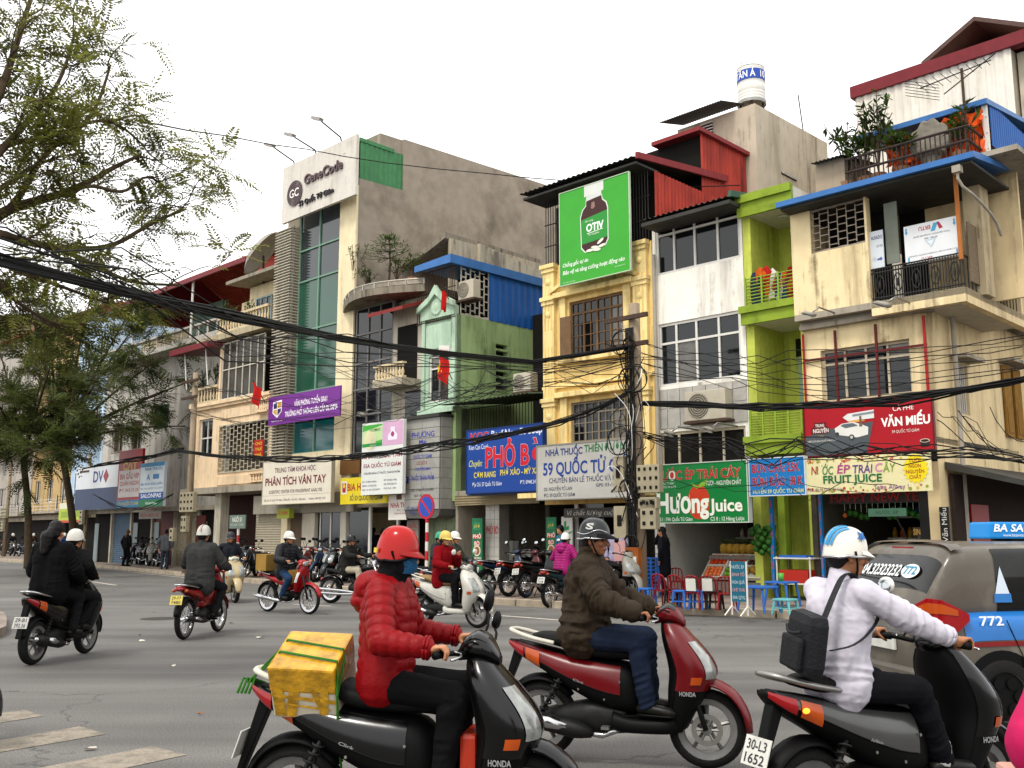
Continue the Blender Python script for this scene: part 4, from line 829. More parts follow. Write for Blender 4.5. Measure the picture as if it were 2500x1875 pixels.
C_.box('moulding',sCm+.1,sC1-.9,-.05,0,gr_[3]+.25,zc1-.35,M_peach,.02);C_.box('moulding',sCm,sC1,-.06,0,zc0+.08,gr_[2]-.12,M_peach,.02)
C_.balusters(sC1-.95,sC1-.05,-.15,zc1-.75,zc1-.2,6,M_peach);C_.balusters(W('D',325,900)[0],sC1-.05,-.15,zc0+.1,gr_[2]-.1,6,M_peach)
C_.box('floor_slab',sC0-.1,sC1,-.35,3,zc0-.25,zc0,M_conc)
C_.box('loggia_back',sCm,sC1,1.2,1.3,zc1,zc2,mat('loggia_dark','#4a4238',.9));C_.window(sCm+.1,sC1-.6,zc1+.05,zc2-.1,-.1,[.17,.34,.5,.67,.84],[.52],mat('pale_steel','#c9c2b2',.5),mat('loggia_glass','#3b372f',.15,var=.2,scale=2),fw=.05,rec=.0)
C_.box('loggia_slab',sC0+.8,sC1,-.4,3,zc2,zc2+.25,plaster('mossy_cream','#a89c80','#4a4430',.7,ds=3));C_.balusters(sCm+.05,sC1,-.3,zc2+.25,zc2+.95,18,MATS['cream_baluster'])
C_.box('corner_pier',sCm-.1,sCm+.05,-.12,.2,zc1,zc2,M_peach)
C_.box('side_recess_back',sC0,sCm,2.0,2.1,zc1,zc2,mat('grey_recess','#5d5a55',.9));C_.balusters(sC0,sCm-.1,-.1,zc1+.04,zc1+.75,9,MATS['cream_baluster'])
C_.prism('maroon_canopy',[(-.8,zc2-.3),(-.8,zc2-.05),(1.8,zc2+.3),(1.8,zc2+.05)],'x',sC0-.9,sCm+.05,M_mar)
for x in(sC0+.3,sCm-.3):MB().cyl((x-sC0,-.5,zc1+.7),(x-sC0-.35,-.5,zc2-.2),.03,n=6).build('canopy_strut',M_alu,C_.o)
C_.box('upper_wall',sCm+.2,sC1+.2,1.0,1.2,zc2+.25,zc3,M_crm);wu=(W('B',1490,350,1.)[0],W('B',1580,350,1.)[0],W('B',1490,390,1.)[1],W('B',1490,310,1.)[1])
C_.window(wu[0],wu[1],wu[2]-.6,wu[3],.93,[.33,.66],[],mat('blue_grey_wood','#8ea3a6',.6),M_glassb,fw=.06,rec=-.02)
C_.prism('roof_eave',[(.0,zc3),(.0,zc3+.14),(6,zc3+.5),(6,zc3+.3)],'x',sCm-.1,sC1+.3,plaster('grey_eave','#8f8878','#45403a',.7,ds=2))
C_.box('wall_body',sC0+.05,sC1,2.1,12,.2,zc3-.05,M_crm)
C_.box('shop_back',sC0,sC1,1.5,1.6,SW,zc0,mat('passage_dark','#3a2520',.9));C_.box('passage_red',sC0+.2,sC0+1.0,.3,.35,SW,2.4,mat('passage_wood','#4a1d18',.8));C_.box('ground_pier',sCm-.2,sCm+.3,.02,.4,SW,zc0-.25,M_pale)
# ---- B: red-roofed house, set back where the street bends ---------------------------------------
tB=2.0;sB0_=W('B',600,700,tB)[0];sB1_=sC0-.05
B_=Bd('red_roofed_house','white house with a big red tiled roof and green windows',sB0_,tB)
M_offw=plaster('off_white','#b3aea4','#5d584f',.7,ds=1.2);zb1=W('B',900,650,tB)[1];zb2=W('B',1000,420,tB)[1]
gw=(W('B',893,1000,tB)[0],W('B',975,1000,tB)[0],W('B',893,1065,tB)[1],W('B',893,930,tB)[1])
xw=[(sB0_+2.0+2.2*i,sB0_+3.1+2.2*i,3.6+2.4*j,4.9+2.4*j)for i in range(4)for j in range(2)if sB0_+3.3+2.2*i<gw[0]]
B_.wall('front_wall',sB0_+1.6,sB1_,2.8,zb1,tB,.2,[gw]+xw,M_offw)
for q in xw:B_.window(*q,tB,[.5],[.7],M_wood,M_glassb,fw=.06);B_.box('window_hood',q[0]-.1,q[1]+.1,tB-.35,tB,q[3]+.08,q[3]+.15,M_conc);B_.bars('window_bars',q[0],q[1],tB-.12,q[2]-.1,q[3]+.05,8,M_rust);B_.window(*gw,tB,[.33,.66],[],mat('green_frame','#1f7a50',.6),mat('green_shutter_glass','#164a35',.4),fw=.06,rec=.03)
B_.box('wall_body',sB0_,sB1_,tB+.25,tB+10,0,zb1,M_offw);B_.box('upper_storey',sB0_+1.2,sB1_+.6,tB+1.6,tB+10,zb1,zb2,plaster('striped_cream','#cbb994','#6a5d45',.5));B_.box('green_sheet_wall',W('B',1115,450,tB+1.3)[0],W('B',1285,450,tB+1.3)[0],tB+1.3,tB+1.5,W('B',1115,590,tB+1.3)[1],W('B',1115,370,tB+1.3)[1],mat('dull_green','#5d7767',.6,var=.1))
B_.box('balcony_slab',sB0_+1.,sB1_,tB-.9,tB,zb1-.1,zb1+.08,M_offw);B_.balusters(sB0_+1.0,sB1_,tB-.8,zb1+.08,zb1+.75,16,M_offw);B_.balusters(sB0_+.3,sB1_-.6,tB+.6,zb2-1.2,zb2-.5,14,M_offw)
M_rtile=mat('red_roof_tile','#a84a3f',.7,var=.2,scale=4,dirt='#6b2a26',dirtamt=.5)
e0=W('B',580,385,tB-1.2);rdg=W('B',905,165,tB+4);rr1=W('B',1400,280,tB+4);sr1=sB1_+2.6;zrf=e0[1];zrd=(rdg[1]+rr1[1])/2+.3
B_.corr('roof_slope',(e0[0],tB-1.2,zrf),(sr1,tB-1.2,zrf),(e0[0],tB+4,zrd),M_rtile,pitch=.3,amp=.05);B_.box('eave_board',e0[0],sr1,tB-1.25,tB-1.15,zrf-.2,zrf,M_mar);B_.prism('gable_end',[(tB-1.2,zrf-.3),(tB+4,zrd),(tB+9,zrf-.3)],'x',e0[0]+.4,e0[0]+.6,M_mar);B_.corr('roof_slope',(e0[0],tB+4,zrd),(sr1,tB+4,zrd),(e0[0],tB+9,zrf),M_rtile,pitch=.3,amp=.05);MB().add([(sr1-sB0_+.05,-1.2,zrf-.6),(sr1-sB0_+.05,9,zrf-.6),(sr1-2.6-sB0_,4,zrd+.05)],[(0,1,2)]).build('roof_slope',M_rtile,B_.o)
for x in(.3,.8):MB().cyl((e0[0]+(sB1_-e0[0])*x-sB0_,-1.,zb1+.1),(e0[0]+(sB1_-e0[0])*x-sB0_,-1.,zrf),.06,n=8).build('roof_post',M_alu,B_.o)
nb=6;sw_=(sB1_-sB0_-.4)/nb
for i in range(nb):
 x0=sB0_+.2+sw_*i;m_=(M_dark,mat('shop_blue','#4a5d6e',.6,var=.2),M_dark,mat('shop_maroon','#5a2a24',.6,var=.2),mat('shop_beige','#8f866f',.6,var=.2),M_dark)[i]
 if i in(1,4):B_.corr('roller_shutter',(x0,tB+.05,SW),(x0,tB+.05,2.7),(x0+sw_-.15,tB+.05,SW),m_,pitch=.1,amp=.015)
 else:B_.box('shop_opening',x0,x0+sw_-.15,tB+.02,tB+.2,SW,2.7,m_);B_.box('door_leaf',x0+.1,x0+.6,tB-.03,tB+.01,SW,2.2,mat('door_glass_frame','#7d8a8a',.4))
 B_.box('shop_pier',x0+sw_-.15,x0+sw_,tB-.1,tB+.2,SW,2.7,M_pale)
B_.box('shop_lintel',sB0_,sB1_,tB-.5,tB+.2,2.7,2.9,M_conc)
# ---- A: houses farther along, behind the trees ---------------------------------------------------
def far_house(name,label,r,xl,xr,yt,t,m,storeys,wcol,roof=None):
 s0,s1=W(r,xl,1200,t)[0],W(r,xr,1200,t)[0];z1=W(r,(xl+xr)/2,yt,t)[1]
 h=Bd(name,label,s0,t);nw=max(2,int((s1-s0)/1.8));hs2=[];sh=(z1-3)/storeys
 for j in range(storeys):
  for i in range(nw):
   c=s0+(s1-s0)*(i+.5)/nw;hs2 .append((c-.45,c+.45,3.2+sh*j+.6,3.2+sh*j+.6+min(1.5,sh*.6)))
 h.wall('front_wall',s0,s1,2.8,z1,t,.2,hs2,m)
 for q in hs2:h.window(*q,t,[.5],[],M_alu,M_glassb,fw=.06)
 h.box('wall_body',s0,s1,t+.25,t+9,0,z1,m);h.box('shop_front',s0+.2,s1-.2,t+.0,t+.2,SW,2.6,M_dark)
 for j in range(storeys):h.box('balcony_slab',s0+.1,s1-.1,t-.8,t,3.0+sh*j,3.15+sh*j,M_conc);h.hrail('balcony_railing',s0+.1,s1-.1,t-.75,3.15+sh*j,4.0+sh*j,4,wcol,5)
 h.box('shop_lintel',s0,s1,t-.3,t,2.6,2.9,M_conc)
 if roof:h.prism('roof_sheet',[(t-.6,z1),(t+4.5,z1+1.2),(t+9.5,z1),(t+9.5,z1-.1),(t-.6,z1-.1)],'x',s0-.3,s1+.3,roof)
 return h
far_house('pale_blue_house','pale blue washed house left of the red-roofed one','B',420,590,400,3.5,plaster('blue_wash','#b9cddd','#5d7fa8',.8,ds=1.5),3,M_iron,M_rtile)
far_house('ochre_house','ochre house half hidden behind the dark tree','B',200,418,470,5,plaster('ochre_wash','#b59a6a','#5d4b30',.6),3,M_alu,M_tin)
far_house('grey_far_house','grey house behind the tree trunks at the picture edge','B',-80,195,560,7,plaster('far_grey','#a7a096','#5d5852',.6),3,M_iron,M_rtile)
far_house('distant_house','dim house at the far end of the street','B',-420,-85,520,9,plaster('far_tan','#988a74','#54493a',.6),3,M_iron,M_tin)
# ================================================================ SIGNS
class Sign:
 def __init__(s,label,r,tl,br,t,col,th=.08,frame=None,fw=.04,name='shop_sign',lean=0.,parent=None,rough=.4):
  s.s0,s.z1=W(r,*tl,t);s.s1,s.z0=W(r,*br,t);s.w=s.s1-s.s0;s.h=s.z1-s.z0
  s.o=thing(name,label,'sign',FP(s.s0,t,s.z0),FROT);s.o.rotation_euler[0]=lean
  m=paint(col,rough)if isinstance(col,str)else col
  MB().box(0,s.w,0,th,0,s.h).build('board',m,s.o)
  if frame:
   fm=paint(frame);f=MB()
   f.box(-fw,s.w+fw,-.015,th+.01,-fw,0);f.box(-fw,s.w+fw,-.015,th+.01,s.h,s.h+fw);f.box(-fw,0,-.015,th+.01,0,s.h);f.box(s.w,s.w+fw,-.015,th+.01,0,s.h);f.build('frame',fm,s.o)
 def t(s,txt,u0,u1,v,h,col,**k):return lettering(s.o,txt,s.w*u0,s.w*u1,s.h*(1-v),s.h*h,col,**k)
 def rect(s,u0,u1,v0,v1,col,y=-.003,name='colour_field'):return MB().add([(s.w*u0,y,s.h*(1-v1)),(s.w*u1,y,s.h*(1-v1)),(s.w*u1,y,s.h*(1-v0)),(s.w*u0,y,s.h*(1-v0))],[(0,1,2,3)]).build(name,paint(col),s.o)
 def poly(s,pts,col,y=-.005,name='printed_shape'):
  return MB().add([(s.w*u,y,s.h*(1-v))for u,v in pts],[tuple(range(len(pts)))]).build(name,paint(col)if isinstance(col,str)else col,s.o)
 def disc(s,u,v,ru,col,y=-.005,n=24,rv=None,a0=0,a1=2*PI,name='printed_shape'):
  rr=s.w*ru;rz=rr if rv is None else s.h*rv;return MB().add([(s.w*u+rr*math.cos(a0+(a1-a0)*k/n),y,s.h*(1-v)+rz*math.sin(a0+(a1-a0)*k/n))for k in range(n)],[tuple(range(n))]).build(name,paint(col),s.o)
S1=Sign('big white rooftop panel with grey round logo and raised letters','C',(235,413),(682,572),-.55,mat('panel_white','#cbc5ba',.5,var=.06,dirt='#a59d8e',dirtamt=.4,streak=True),.12)
co,fs=text_mesh('GeneCode',.025,0,1,.05)
def raised(S,txt,u0,u1,v,h,col,bold=.03,dep=.06):
 co,fs=text_mesh(txt,bold,0,1,.03);ref,_=text_mesh('H');ch=ref[:,1].max();mn,mx2=co[:,0].min(),co[:,0].max()
 X=S.w*(u0+(u1-u0)*(co[:,0]-mn)/(mx2-mn));Z=S.h*(1-v)+(co[:,1]/ch-.5)*S.h*h;Y=-.012-(co[:,2]+.03)/.06*dep
 MB().add(list(zip(X,Y,Z)),fs).build('raised_lettering',mat('letter_'+col.lstrip('#'),col,.4,metal=.2),S.o)
raised(S1,'GeneCode',.33,.84,.40,.16,'#5c4b4c');raised(S1,'53 Quốc Tử Giám',.26,.73,.78,.085,'#2c2729',.03,.05)
b=MB();ru=S1 .w*.105
for k in range(6):b.lathe([(ru*(1-k*.15),-.05),(ru*(1-k*.15),-.012),(ru*(1-k*.15)-ru*.09,-.012),(ru*(1-k*.15)-ru*.09,-.05),(ru*(1-k*.15),-.05)],32,axis='y',c=(S1 .w*.19,0,S1 .h*.45))
b.build('round_logo',MATS['letter_5c4b4c'],S1 .o);lettering(S1 .o,'GC',S1 .w*.125,S1 .w*.255,S1 .h*.45,S1 .h*.14,'#f0ece4',y=-.056,bold=.02)
lettering(S1 .o,'™',S1 .w*.83,S1 .w*.86,S1 .h*.75,S1 .h*.03,'#444444')
for i,(x,y,x2,y2)in enumerate(((298,375,160,270),(432,305,285,205),(590,225,455,105))):
 sA,zA=W('C',x,y,-.55);sBn,zB=W('C',x2,y2,-1.6)
 L_=thing('sign_floodlight',('lowest','middle','highest')[i]+' of the three arm floodlights over the white rooftop panel','floodlight',FP(sA,-.5,zA),FROT,'floodlights over the rooftop panel')
 dx,dz=sBn-sA,zB-zA;MB().tube([(0,0,-.1),(0,-.05,.05),(dx,-1.1,dz)],.03,6).build('arm',M_iron,L_);MB().box(-.25,.2,-.1,.1,-.05,.05).build('lamp_head',M_steel,L_,loc=(dx,-1.15,dz),rot=(0,.35,.2))
S=Sign('purple banner with a white shield and two lines of lettering','D',(433,338),(912,455),-.75,'#6f2b86',.05)
S.t('VĂN PHÒNG TUYỂN SINH',.38,.83,.36,.17,'#f3eef3',bold=.03);S.t('TRƯỜNG PHỔ THÔNG LIÊN CẤP OLYMPIA',.25,.97,.68,.17,'#f3eef3',bold=.03)
S.poly([(.07,.18),(.2,.14),(.2,.55),(.135,.76),(.065,.58)],'#e9e2ea');S.poly([(.08,.24),(.13,.22),(.13,.42),(.08,.43)],'#3a2a5c',y=-.009);S.poly([(.14,.22),(.19,.2),(.19,.4),(.14,.42)],'#c69b34',y=-.009);S.poly([(.08,.47),(.13,.46),(.13,.68),(.08,.56)],'#c69b34',y=-.009);S.poly([(.14,.45),(.19,.44),(.19,.54),(.14,.68)],'#3a2a5c',y=-.009);S.t('"Believing, we can"',.05,.22,.87,.05,'#e6d9ea')
S=Sign('large cream sign with maroon lettering below the louvres','D',(398,772),(850,1037),-.8,'#d8d0bd',.12,'#a59c88',.025)
S.t('TRUNG TÂM KHOA HỌC',.18,.78,.22,.11,'#5d2345',bold=.02);S.t('PHÂN TÍCH VÂN TAY',.04,.93,.48,.17,'#6d1f2c',bold=.045);S.t('SCIENTIFIC CENTER FOR FINGERPRINT ANALYSIS',.1,.88,.72,.075,'#45323c',bold=.01);S.t('Địa chỉ: 53 Quốc Tử Giám - Đống Đa - Hà Nội - Việt Nam      Hotline: 098 203 1237',.03,.93,.91,.045,'#45323c');S.rect(.0,1,.8,.806,'#9c9284')
S=Sign('yellow beer sign with red letters beside the cream sign','D',(918,880),(1222,1044),-.55,'#d8c21e',.1)
S.t('BIA HƠI HÀ NỘI',.16,1.05,.36,.26,'#a11d2a',bold=.04);S.t('SỐ 53 QUỐC TỬ GIÁM',.22,.93,.78,.17,'#26303c',bold=.03);S.rect(.02,.15,.12,.62,'#d9d2c0');S.poly([(.04,.2),(.13,.2),(.12,.55),(.05,.55)],'#a3262b',y=-.007);S.disc(.085,.3,.03,'#d9b53a',y=-.01)
S=Sign('tall white pharmacy board with a green and a pink poster on top','D',(1065,512),(1334,980),-.85,'#d9dbd4',.12)
S.rect(.01,.5,.03,.33,'#46a53c');S.poly([(.01,.12),(.5,.05),(.5,.25),(.01,.3)],'#b8d49a',y=-.006);S.disc(.2,.24,.15,'#d8d3a8',y=-.008);S.t('ACEMUC',.2,.46,.105,.035,'#1f5c2c',y=-.011,bold=.01);S.rect(.01,.5,.29,.335,'#1d8b3c',y=-.009);S.t('zinco',.2,.36,.315,.018,'#eef4ea',y=-.012);S.rect(.51,.99,.01,.34,'#cda3c0');S.poly([(.7,.09),(.8,.09),(.8,.15),(.86,.2),(.86,.27),(.64,.27),(.64,.2),(.7,.15)],'#e4dbe6',y=-.007);S.disc(.75,.19,.04,'#9a3a6a',y=-.009);S.t('NHÀ THUỐC TÂM',.02,.98,.475,.055,'#a3243a',bold=.03);S.t('55A QUỐC TỬ GIÁM',.05,.95,.6,.05,'#8a2a3c',bold=.03);S.t('CHUYÊN BÁN LẺ THUỐC THÀNH PHẨM',.07,.93,.705,.028,'#38404c',bold=.02)
for i,(l_,r_)in enumerate((('ĐC: VŨ BÍCH HÀNH','ĐT: 043.823.1983'),('SĐKD: 0139/2578','DĐ: 0974.268.131'),('GPS: 131-2011/GCNKKT','Giờ làm việc'))):S.t(l_,.03,.38+.1*(i==2),.82+.055*i,.022,'#38404c',bold=.01);S.t(r_,.56,.86,.81+.055*i,.022,'#38404c',bold=.01)
S=Sign('small white pharmacy sign with red letters under the tall board','D',(1242,992),(1357,1158),-.45,'#d5d0c6',.06)
S.t('NHÀ TH',.12,.98,.42,.2,'#a3303a',bold=.03);S.t('ĐC: 55',.5,.95,.62,.07,'#6a5a5c');S.t('Chuyên bán thuốc',.35,.98,.74,.07,'#8a3a44');S.rect(.45,.75,.0,.2,'#5a3a34')
S=Sign('dim red lettered panel under the grey sign column','D',(1365,1160),(1440,1340),-.2,'#7a736a',.05);S.t('QUỐC',.1,.9,.22,.16,'#8a2a2c',bold=.03);S.t('TỬ',.25,.75,.48,.16,'#8a2a2c',bold=.03);S.t('GIÁM',.1,.9,.74,.16,'#8a2a2c',bold=.03)
S=Sign('big blue noodle sign with red and white lettering','F',(112,425),(622,818),-.75,'#14408f',.14,'#0f2f6b',.03)
S.t('KCC',.05,.3,.105,.125,'#b32433',bold=.05,outline='#d8d8e4',ow=.035);S.t('Beef Noodle Soup',.34,1.0,.085,.1,'#d9dde8',bold=.04);S.t('Kien Can Cook',.03,.3,.27,.075,'#d3d9e6',bold=.01);S.t('Chuyên:',.03,.22,.53,.1,'#cfcf6a',shear=.35,bold=.01);S.t('PHỞ BÒ',.26,1.0,.45,.3,'#c21f2f',bold=.06,outline='#e8e8ee',ow=.03);S.t('CƠM RANG',.1,.4,.72,.085,'#d8c63c',bold=.04);S.t('PHỞ XÀO - MỲ XÀO',.46,1.0,.705,.085,'#d8c63c',bold=.04);S.t('Địa Chỉ: 57 Quốc Tử Giám',.08,.48,.87,.06,'#d3d9e6',bold=.02);S.t('ĐT: 0948.247.768',.72,1.0,.87,.055,'#d3d9e6',bold=.02)
S=Sign('slim grey-blue strip sign under the big blue noodle sign','F',(112,815),(622,838),-.6,'#33466b',.2);S.t('Địa Chỉ: 57 Quốc Tử Giám',.08,.48,.5,.3,'#c7ccd6',bold=.02)
S=Sign('wide grey-white pharmacy sign with blue number 59 lettering','F',(585,528),(1205,862),-1.25,'#b5b2aa',.12,'#8d8a82',.03)
S.t('NHÀ THUỐC',.1,.52,.135,.12,'#2a3a78',bold=.04);S.t('THIÊN ĐƯỜNG',.54,1.02,.11,.13,'#1f7040',bold=.04);S.t('59 QUỐC TỬ GIÁM',.07,1.08,.44,.22,'#1f3f86',bold=.045);S.t('CHUYÊN BÁN LẺ THUỐC VÀ BÁN BUÔN',.14,1.1,.66,.09,'#3a3f5c',bold=.02);S.t('DS: NGUYỄN TỐ LAN',.08,.4,.815,.06,'#33384c',bold=.02);S.t('GPS: 03-0145',.66,.9,.78,.055,'#33384c',bold=.02);S.t('ĐC: 59 QUỐC TỬ GIÁM',.08,.43,.93,.06,'#33384c',bold=.02);S.t('ĐT: 04',.82,.92,.9,.055,'#33384c')
S=Sign('dark hanging strip with white brush script over the pharmacy door','F',(765,945),(1165,1000),-.6,'#3d3b36',.04);S.t('Vì chất lượng cuộc sống',.06,1.15,.5,.5,'#b9b6ac',shear=.3)
S=Sign('big green juice sign with an orange and white lettering','F',(1392,655),(2012,1033),-.8,'#0e7a38',.14,'#c9cfc4',.02)
S.t('NƯỚC ÉP TRÁI CÂY',-.02,.94,.19,.15,'#b5372a',bold=.05,outline='#e9e4d6',ow=.03);S.t('TƯƠI - NGUYÊN CHẤT',.56,.94,.35,.07,'#e2e6da',bold=.02);S.t('59A QUỐC TỬ GIÁM',.0,.2,.325,.035,'#dfe4d6');S.t('ĐT: 0922 34 8483',.0,.22,.385,.035,'#dfe4d6');S.disc(.475,.66,.125,'#c23a1d',rv=.29);S.poly([(.47,.4),(.4,.33),(.42,.4),(.47,.44)],'#7fae34',y=-.009);S.poly([(.47,.42),(.5,.34),(.58,.28),(.55,.39)],'#7fae34',y=-.009)
S.t('Hương',.0,.59,.67,.32,'#eef0e4',bold=.06,y=-.009,outline='#b8bf2a',ow=.025);S.t('Juice',.595,.945,.72,.2,'#eef0e4',bold=.045,y=-.009,outline='#b8bf2a',ow=.02);S.t('CS I : 59A Quốc Tử Giám',.0,.4,.945,.06,'#dfe6da',bold=.02);S.t('CS II : 12 Hàng Lược',.6,.96,.945,.06,'#dfe6da',bold=.02)
S=Sign('bright blue noodle price sign with red and white numbers','I',(650,402),(970,596),-.8,'#1273b5',.12,'#cfd6dc',.02)
S.t('BÚN CHẢ: 25K',.05,.92,.26,.22,'#a3242e',bold=.05,outline='#e8ecf0',ow=.035);S.t('BÚN ĐẬU: 18 K',.05,.97,.63,.22,'#a3242e',bold=.05,outline='#e8ecf0',ow=.035);S.t('HUYỀN 59 QUỐC TỬ GIÁM',.05,.97,.9,.1,'#d8dc8a',bold=.02)
S=Sign('cream fruit juice banner with a yellow star burst','I',(967,397),(1690,577),-.75,'#dfd6a4',.06)
rg=random.Random(3)
for i in range(90):
 u=rg.random();v=rg.choice((rg.uniform(.02,.14),rg.uniform(.02,.14),rg.uniform(.84,.98)));S.disc(u,v,rg.uniform(.006,.013),rg.choice(('#b3442c','#c98a3a','#a8b04a','#c46a5a','#8a9a3a','#c7b04c')),y=-.004-.00002*i,n=9)
for j,(tx,u0,u1,cl)in enumerate((('N',.05,.1,'#b3352c'),('ƯỚC',.1,.24,'#3f7a3a'),('ÉP',.27,.38,'#a83a7a'),('TRÁI',.4,.56,'#5c3a8a'),('C',.58,.64,'#d17ab0'),('ÂY',.64,.74,'#7a9a3a'))):S.t(tx,u0,u1,.34+.02*(j%2),.22,cl,bold=.02,shear=.12,y=-.009)
S.t('FRUIT JUICE',.15,.63,.61,.2,'#1d6a3c',bold=.05,y=-.009);S.t('ĐC: Số 59 Quốc Tử Giám',.03,.32,.88,.08,'#5a3a5c',y=-.009);S.t('Take Alway !',.56,.83,.86,.12,'#8a5a9a',y=-.009,outline='#efe9d0',ow=.02)
st=[]
for k in range(36):rr=1 if k%2==0 else .82;st.append((.89+.098*rr*math.cos(k*PI/18),.42-.4*rr*math.sin(k*PI/18)))
S.poly(st,'#e8d21c',y=-.008)
for k,tx in enumerate(('TƯƠI','NGON','NGUYÊN','CHẤT')):S.t(tx,.885-.015*len(tx)*.75,.885+.015*len(tx)*.75,.2+.145*k,.09,'#a33a24',bold=.03,y=-.012)
S=Sign('red cafe banner with a printed car and aeroplane','I',(961,95),(1702,338),-.5,'#a31420',.06,'#5c1016',.03)
S.poly([(0,.62),(.22,.5),(.56,.42),(.5,1),(0,1)],'#4c5356',y=-.004);S.poly([(.32,.3),(.36,.24),(.57,.2),(.57,.36),(.36,.38)],'#d6d6d2',y=-.006);S.poly([(.4,.26),(.57,.23),(.57,.27),(.4,.3)],'#7d8790',y=-.009)
S.poly([(.25,.5),(.31,.42),(.4,.4),(.47,.46),(.52,.52),(.515,.66),(.43,.7),(.26,.62)],'#d9d8d0',y=-.008);S.poly([(.3,.46),(.32,.43),(.4,.42),(.44,.48),(.34,.51)],'#5c666c',y=-.011);S.disc(.385,.69,.022,'#3a3a3a',y=-.011);S.disc(.27,.61,.015,'#3a3a3a',y=-.011);S.disc(.385,.69,.012,'#b9b9b4',y=-.014);S.poly([(.455,.3),(.47,.3),(.475,.5),(.45,.5)],'#6a5a4c',y=-.011);S.poly([(.36,.38),(.46,.36),(.5,.4),(.38,.42)],'#d9a050',y=-.007)
S.t('CÀ PHÊ',.715,.87,.22,.085,'#eeeae4',bold=.01);S.t('VĂN MIẾU',.62,.985,.46,.15,'#f2eee8',bold=.07);S.t('59 QUỐC TỬ GIÁM',.7,.9,.645,.05,'#e6dcd4');S.t('TRUNG',.09,.165,.42,.055,'#e6dcd4',bold=.04,y=-.01);S.t('NGUYÊN',.07,.2,.52,.075,'#e6dcd4',bold=.04,y=-.01);S.poly([(.055,.46),(.08,.44),(.08,.36),(.18,.36),(.18,.44),(.205,.46),(.205,.58),(.055,.58)],'#5a1a1c',y=-.006);S.t('KHƠI NGUỒN SÁNG TẠO ĐỂ THÀNH CÔNG',.02,.26,.72,.035,'#dcd8d0',y=-.008);S.t('COFFEE',.11,.155,.63,.03,'#c9a23c',y=-.008)
S.poly([(.9,.84),(.975,.82),(.965,.95),(.91,.96)],'#2a2422',y=-.006);S.disc(.938,.845,.036,'#d6c9b8',y=-.009,rv=.035);S.disc(.938,.845,.03,'#2f1c12',y=-.012,rv=.025)
S=Sign('big green billboard with a brown pill bottle on the yellow house','E',(297,318),(737,787),-.55,'#3a9c2f',.05,'#b9c9b0',.02)
S.poly([(.37,.12),(.37,.0),(.65,.0),(.65,.10)],'#cfd2cb',y=-.004);S.poly([(.4,.12),(.62,.1),(.62,.15),(.4,.17)],'#c9ccc6',y=-.006)
bt=[(.4,.17),(.62,.15),(.63,.2),(.68,.24),(.7,.3),(.7,.62),(.66,.68),(.38,.7),(.33,.65),(.32,.33),(.35,.26),(.4,.22)]
S.poly([(.51+(u-.51)*1.07,.42+(v-.42)*1.04)for u,v in bt],'#d2d8cc',y=-.005);S.poly(bt,'#3d211d',y=-.009);S.poly([(.33,.36),(.7,.32),(.7,.6),(.33,.62)],'#2c8a35',y=-.012);S.poly([(.48,.2),(.52,.195),(.53,.25),(.5,.27),(.47,.26)],'#8a6a62',y=-.013)
S.t('OTIV',.4,.65,.46,.075,'#f0f2ec',bold=.06,y=-.016);S.t('FOR YOUR BRAIN',.43,.58,.535,.018,'#e2ecd8',y=-.016);S.poly([(.41,.515),(.64,.5),(.64,.507),(.41,.522)],'#e2ecd8',y=-.016);S.t('viên nang',.38,.5,.385,.018,'#e2ecd8',y=-.016)
for(u,v,a)in((.45,.7,.05),(.52,.68,.2),(.6,.63,-.6),(.55,.71,.1),(.62,.68,-.2)):
 c,q=math.cos(a),math.sin(a);pts=[(u+.055*math.cos(k*PI/8)*c-.02*math.sin(k*PI/8)*q,v+.75*(.055*math.cos(k*PI/8)*q+.02*math.sin(k*PI/8)*c))for k in range(16)];S.poly(pts,'#dcdccc',y=-.017-.001*random.random())
S.t('Chống gốc tự do',.04,.42,.79,.037,'#eef2e8',bold=.02,shear=.2);S.t('Bảo vệ và tăng cường hoạt động não',.04,.93,.87,.04,'#eef2e8',bold=.02,shear=.2);S.t('Thực phẩm chức năng',.04,.22,.975,.012,'#cfe2c4');S.t('www.ecogreen.com',.79,.93,.93,.014,'#cfe2c4')
for x in(-.35,.35):
 pass
def vsign(label,r,tl,br,t,col,words,wc,th=.04,frame=None):
 S=Sign(label,r,tl,br,t,col,th,frame,.02)
 for(tx,v,h,u0,u1)in words:S.t(tx,u0,u1,v,h,wc,bold=.03)
 return S
phw=[('PHỞ',.29,.06,.12,.88),('BÒ',.4,.06,.25,.75),('CƠM RANG',.63,.035,.08,.92),('DƯA BÒ',.7,.035,.14,.86),('MỲ XÀO',.93,.04,.1,.9)]
for lb,x0,x1,y0,y1 in(('narrow green noodle sign on the pier below the mint house',145,212,1010,1440),('narrow green noodle sign beside the white pharmacy panel',645,715,1003,1430)):
 S=vsign(lb,'F',(x0,y0),(x1,y1),-.15,'#1f6b45',phw,'#e0e0d4');S.disc(.5,.515,.36,'#d8cdb4',y=-.006);S.disc(.5,.515,.27,'#8a5a34',y=-.009);S.rect(.15,.85,.06,.19,'#2f7f52',y=-.006);S.t('phở',.22,.78,.125,.05,'#d8b84a',y=-.009);S.rect(.08,.92,.255,.325,'#b33a30',y=-.0035);S.rect(.2,.8,.365,.435,'#b33a30',y=-.0035)
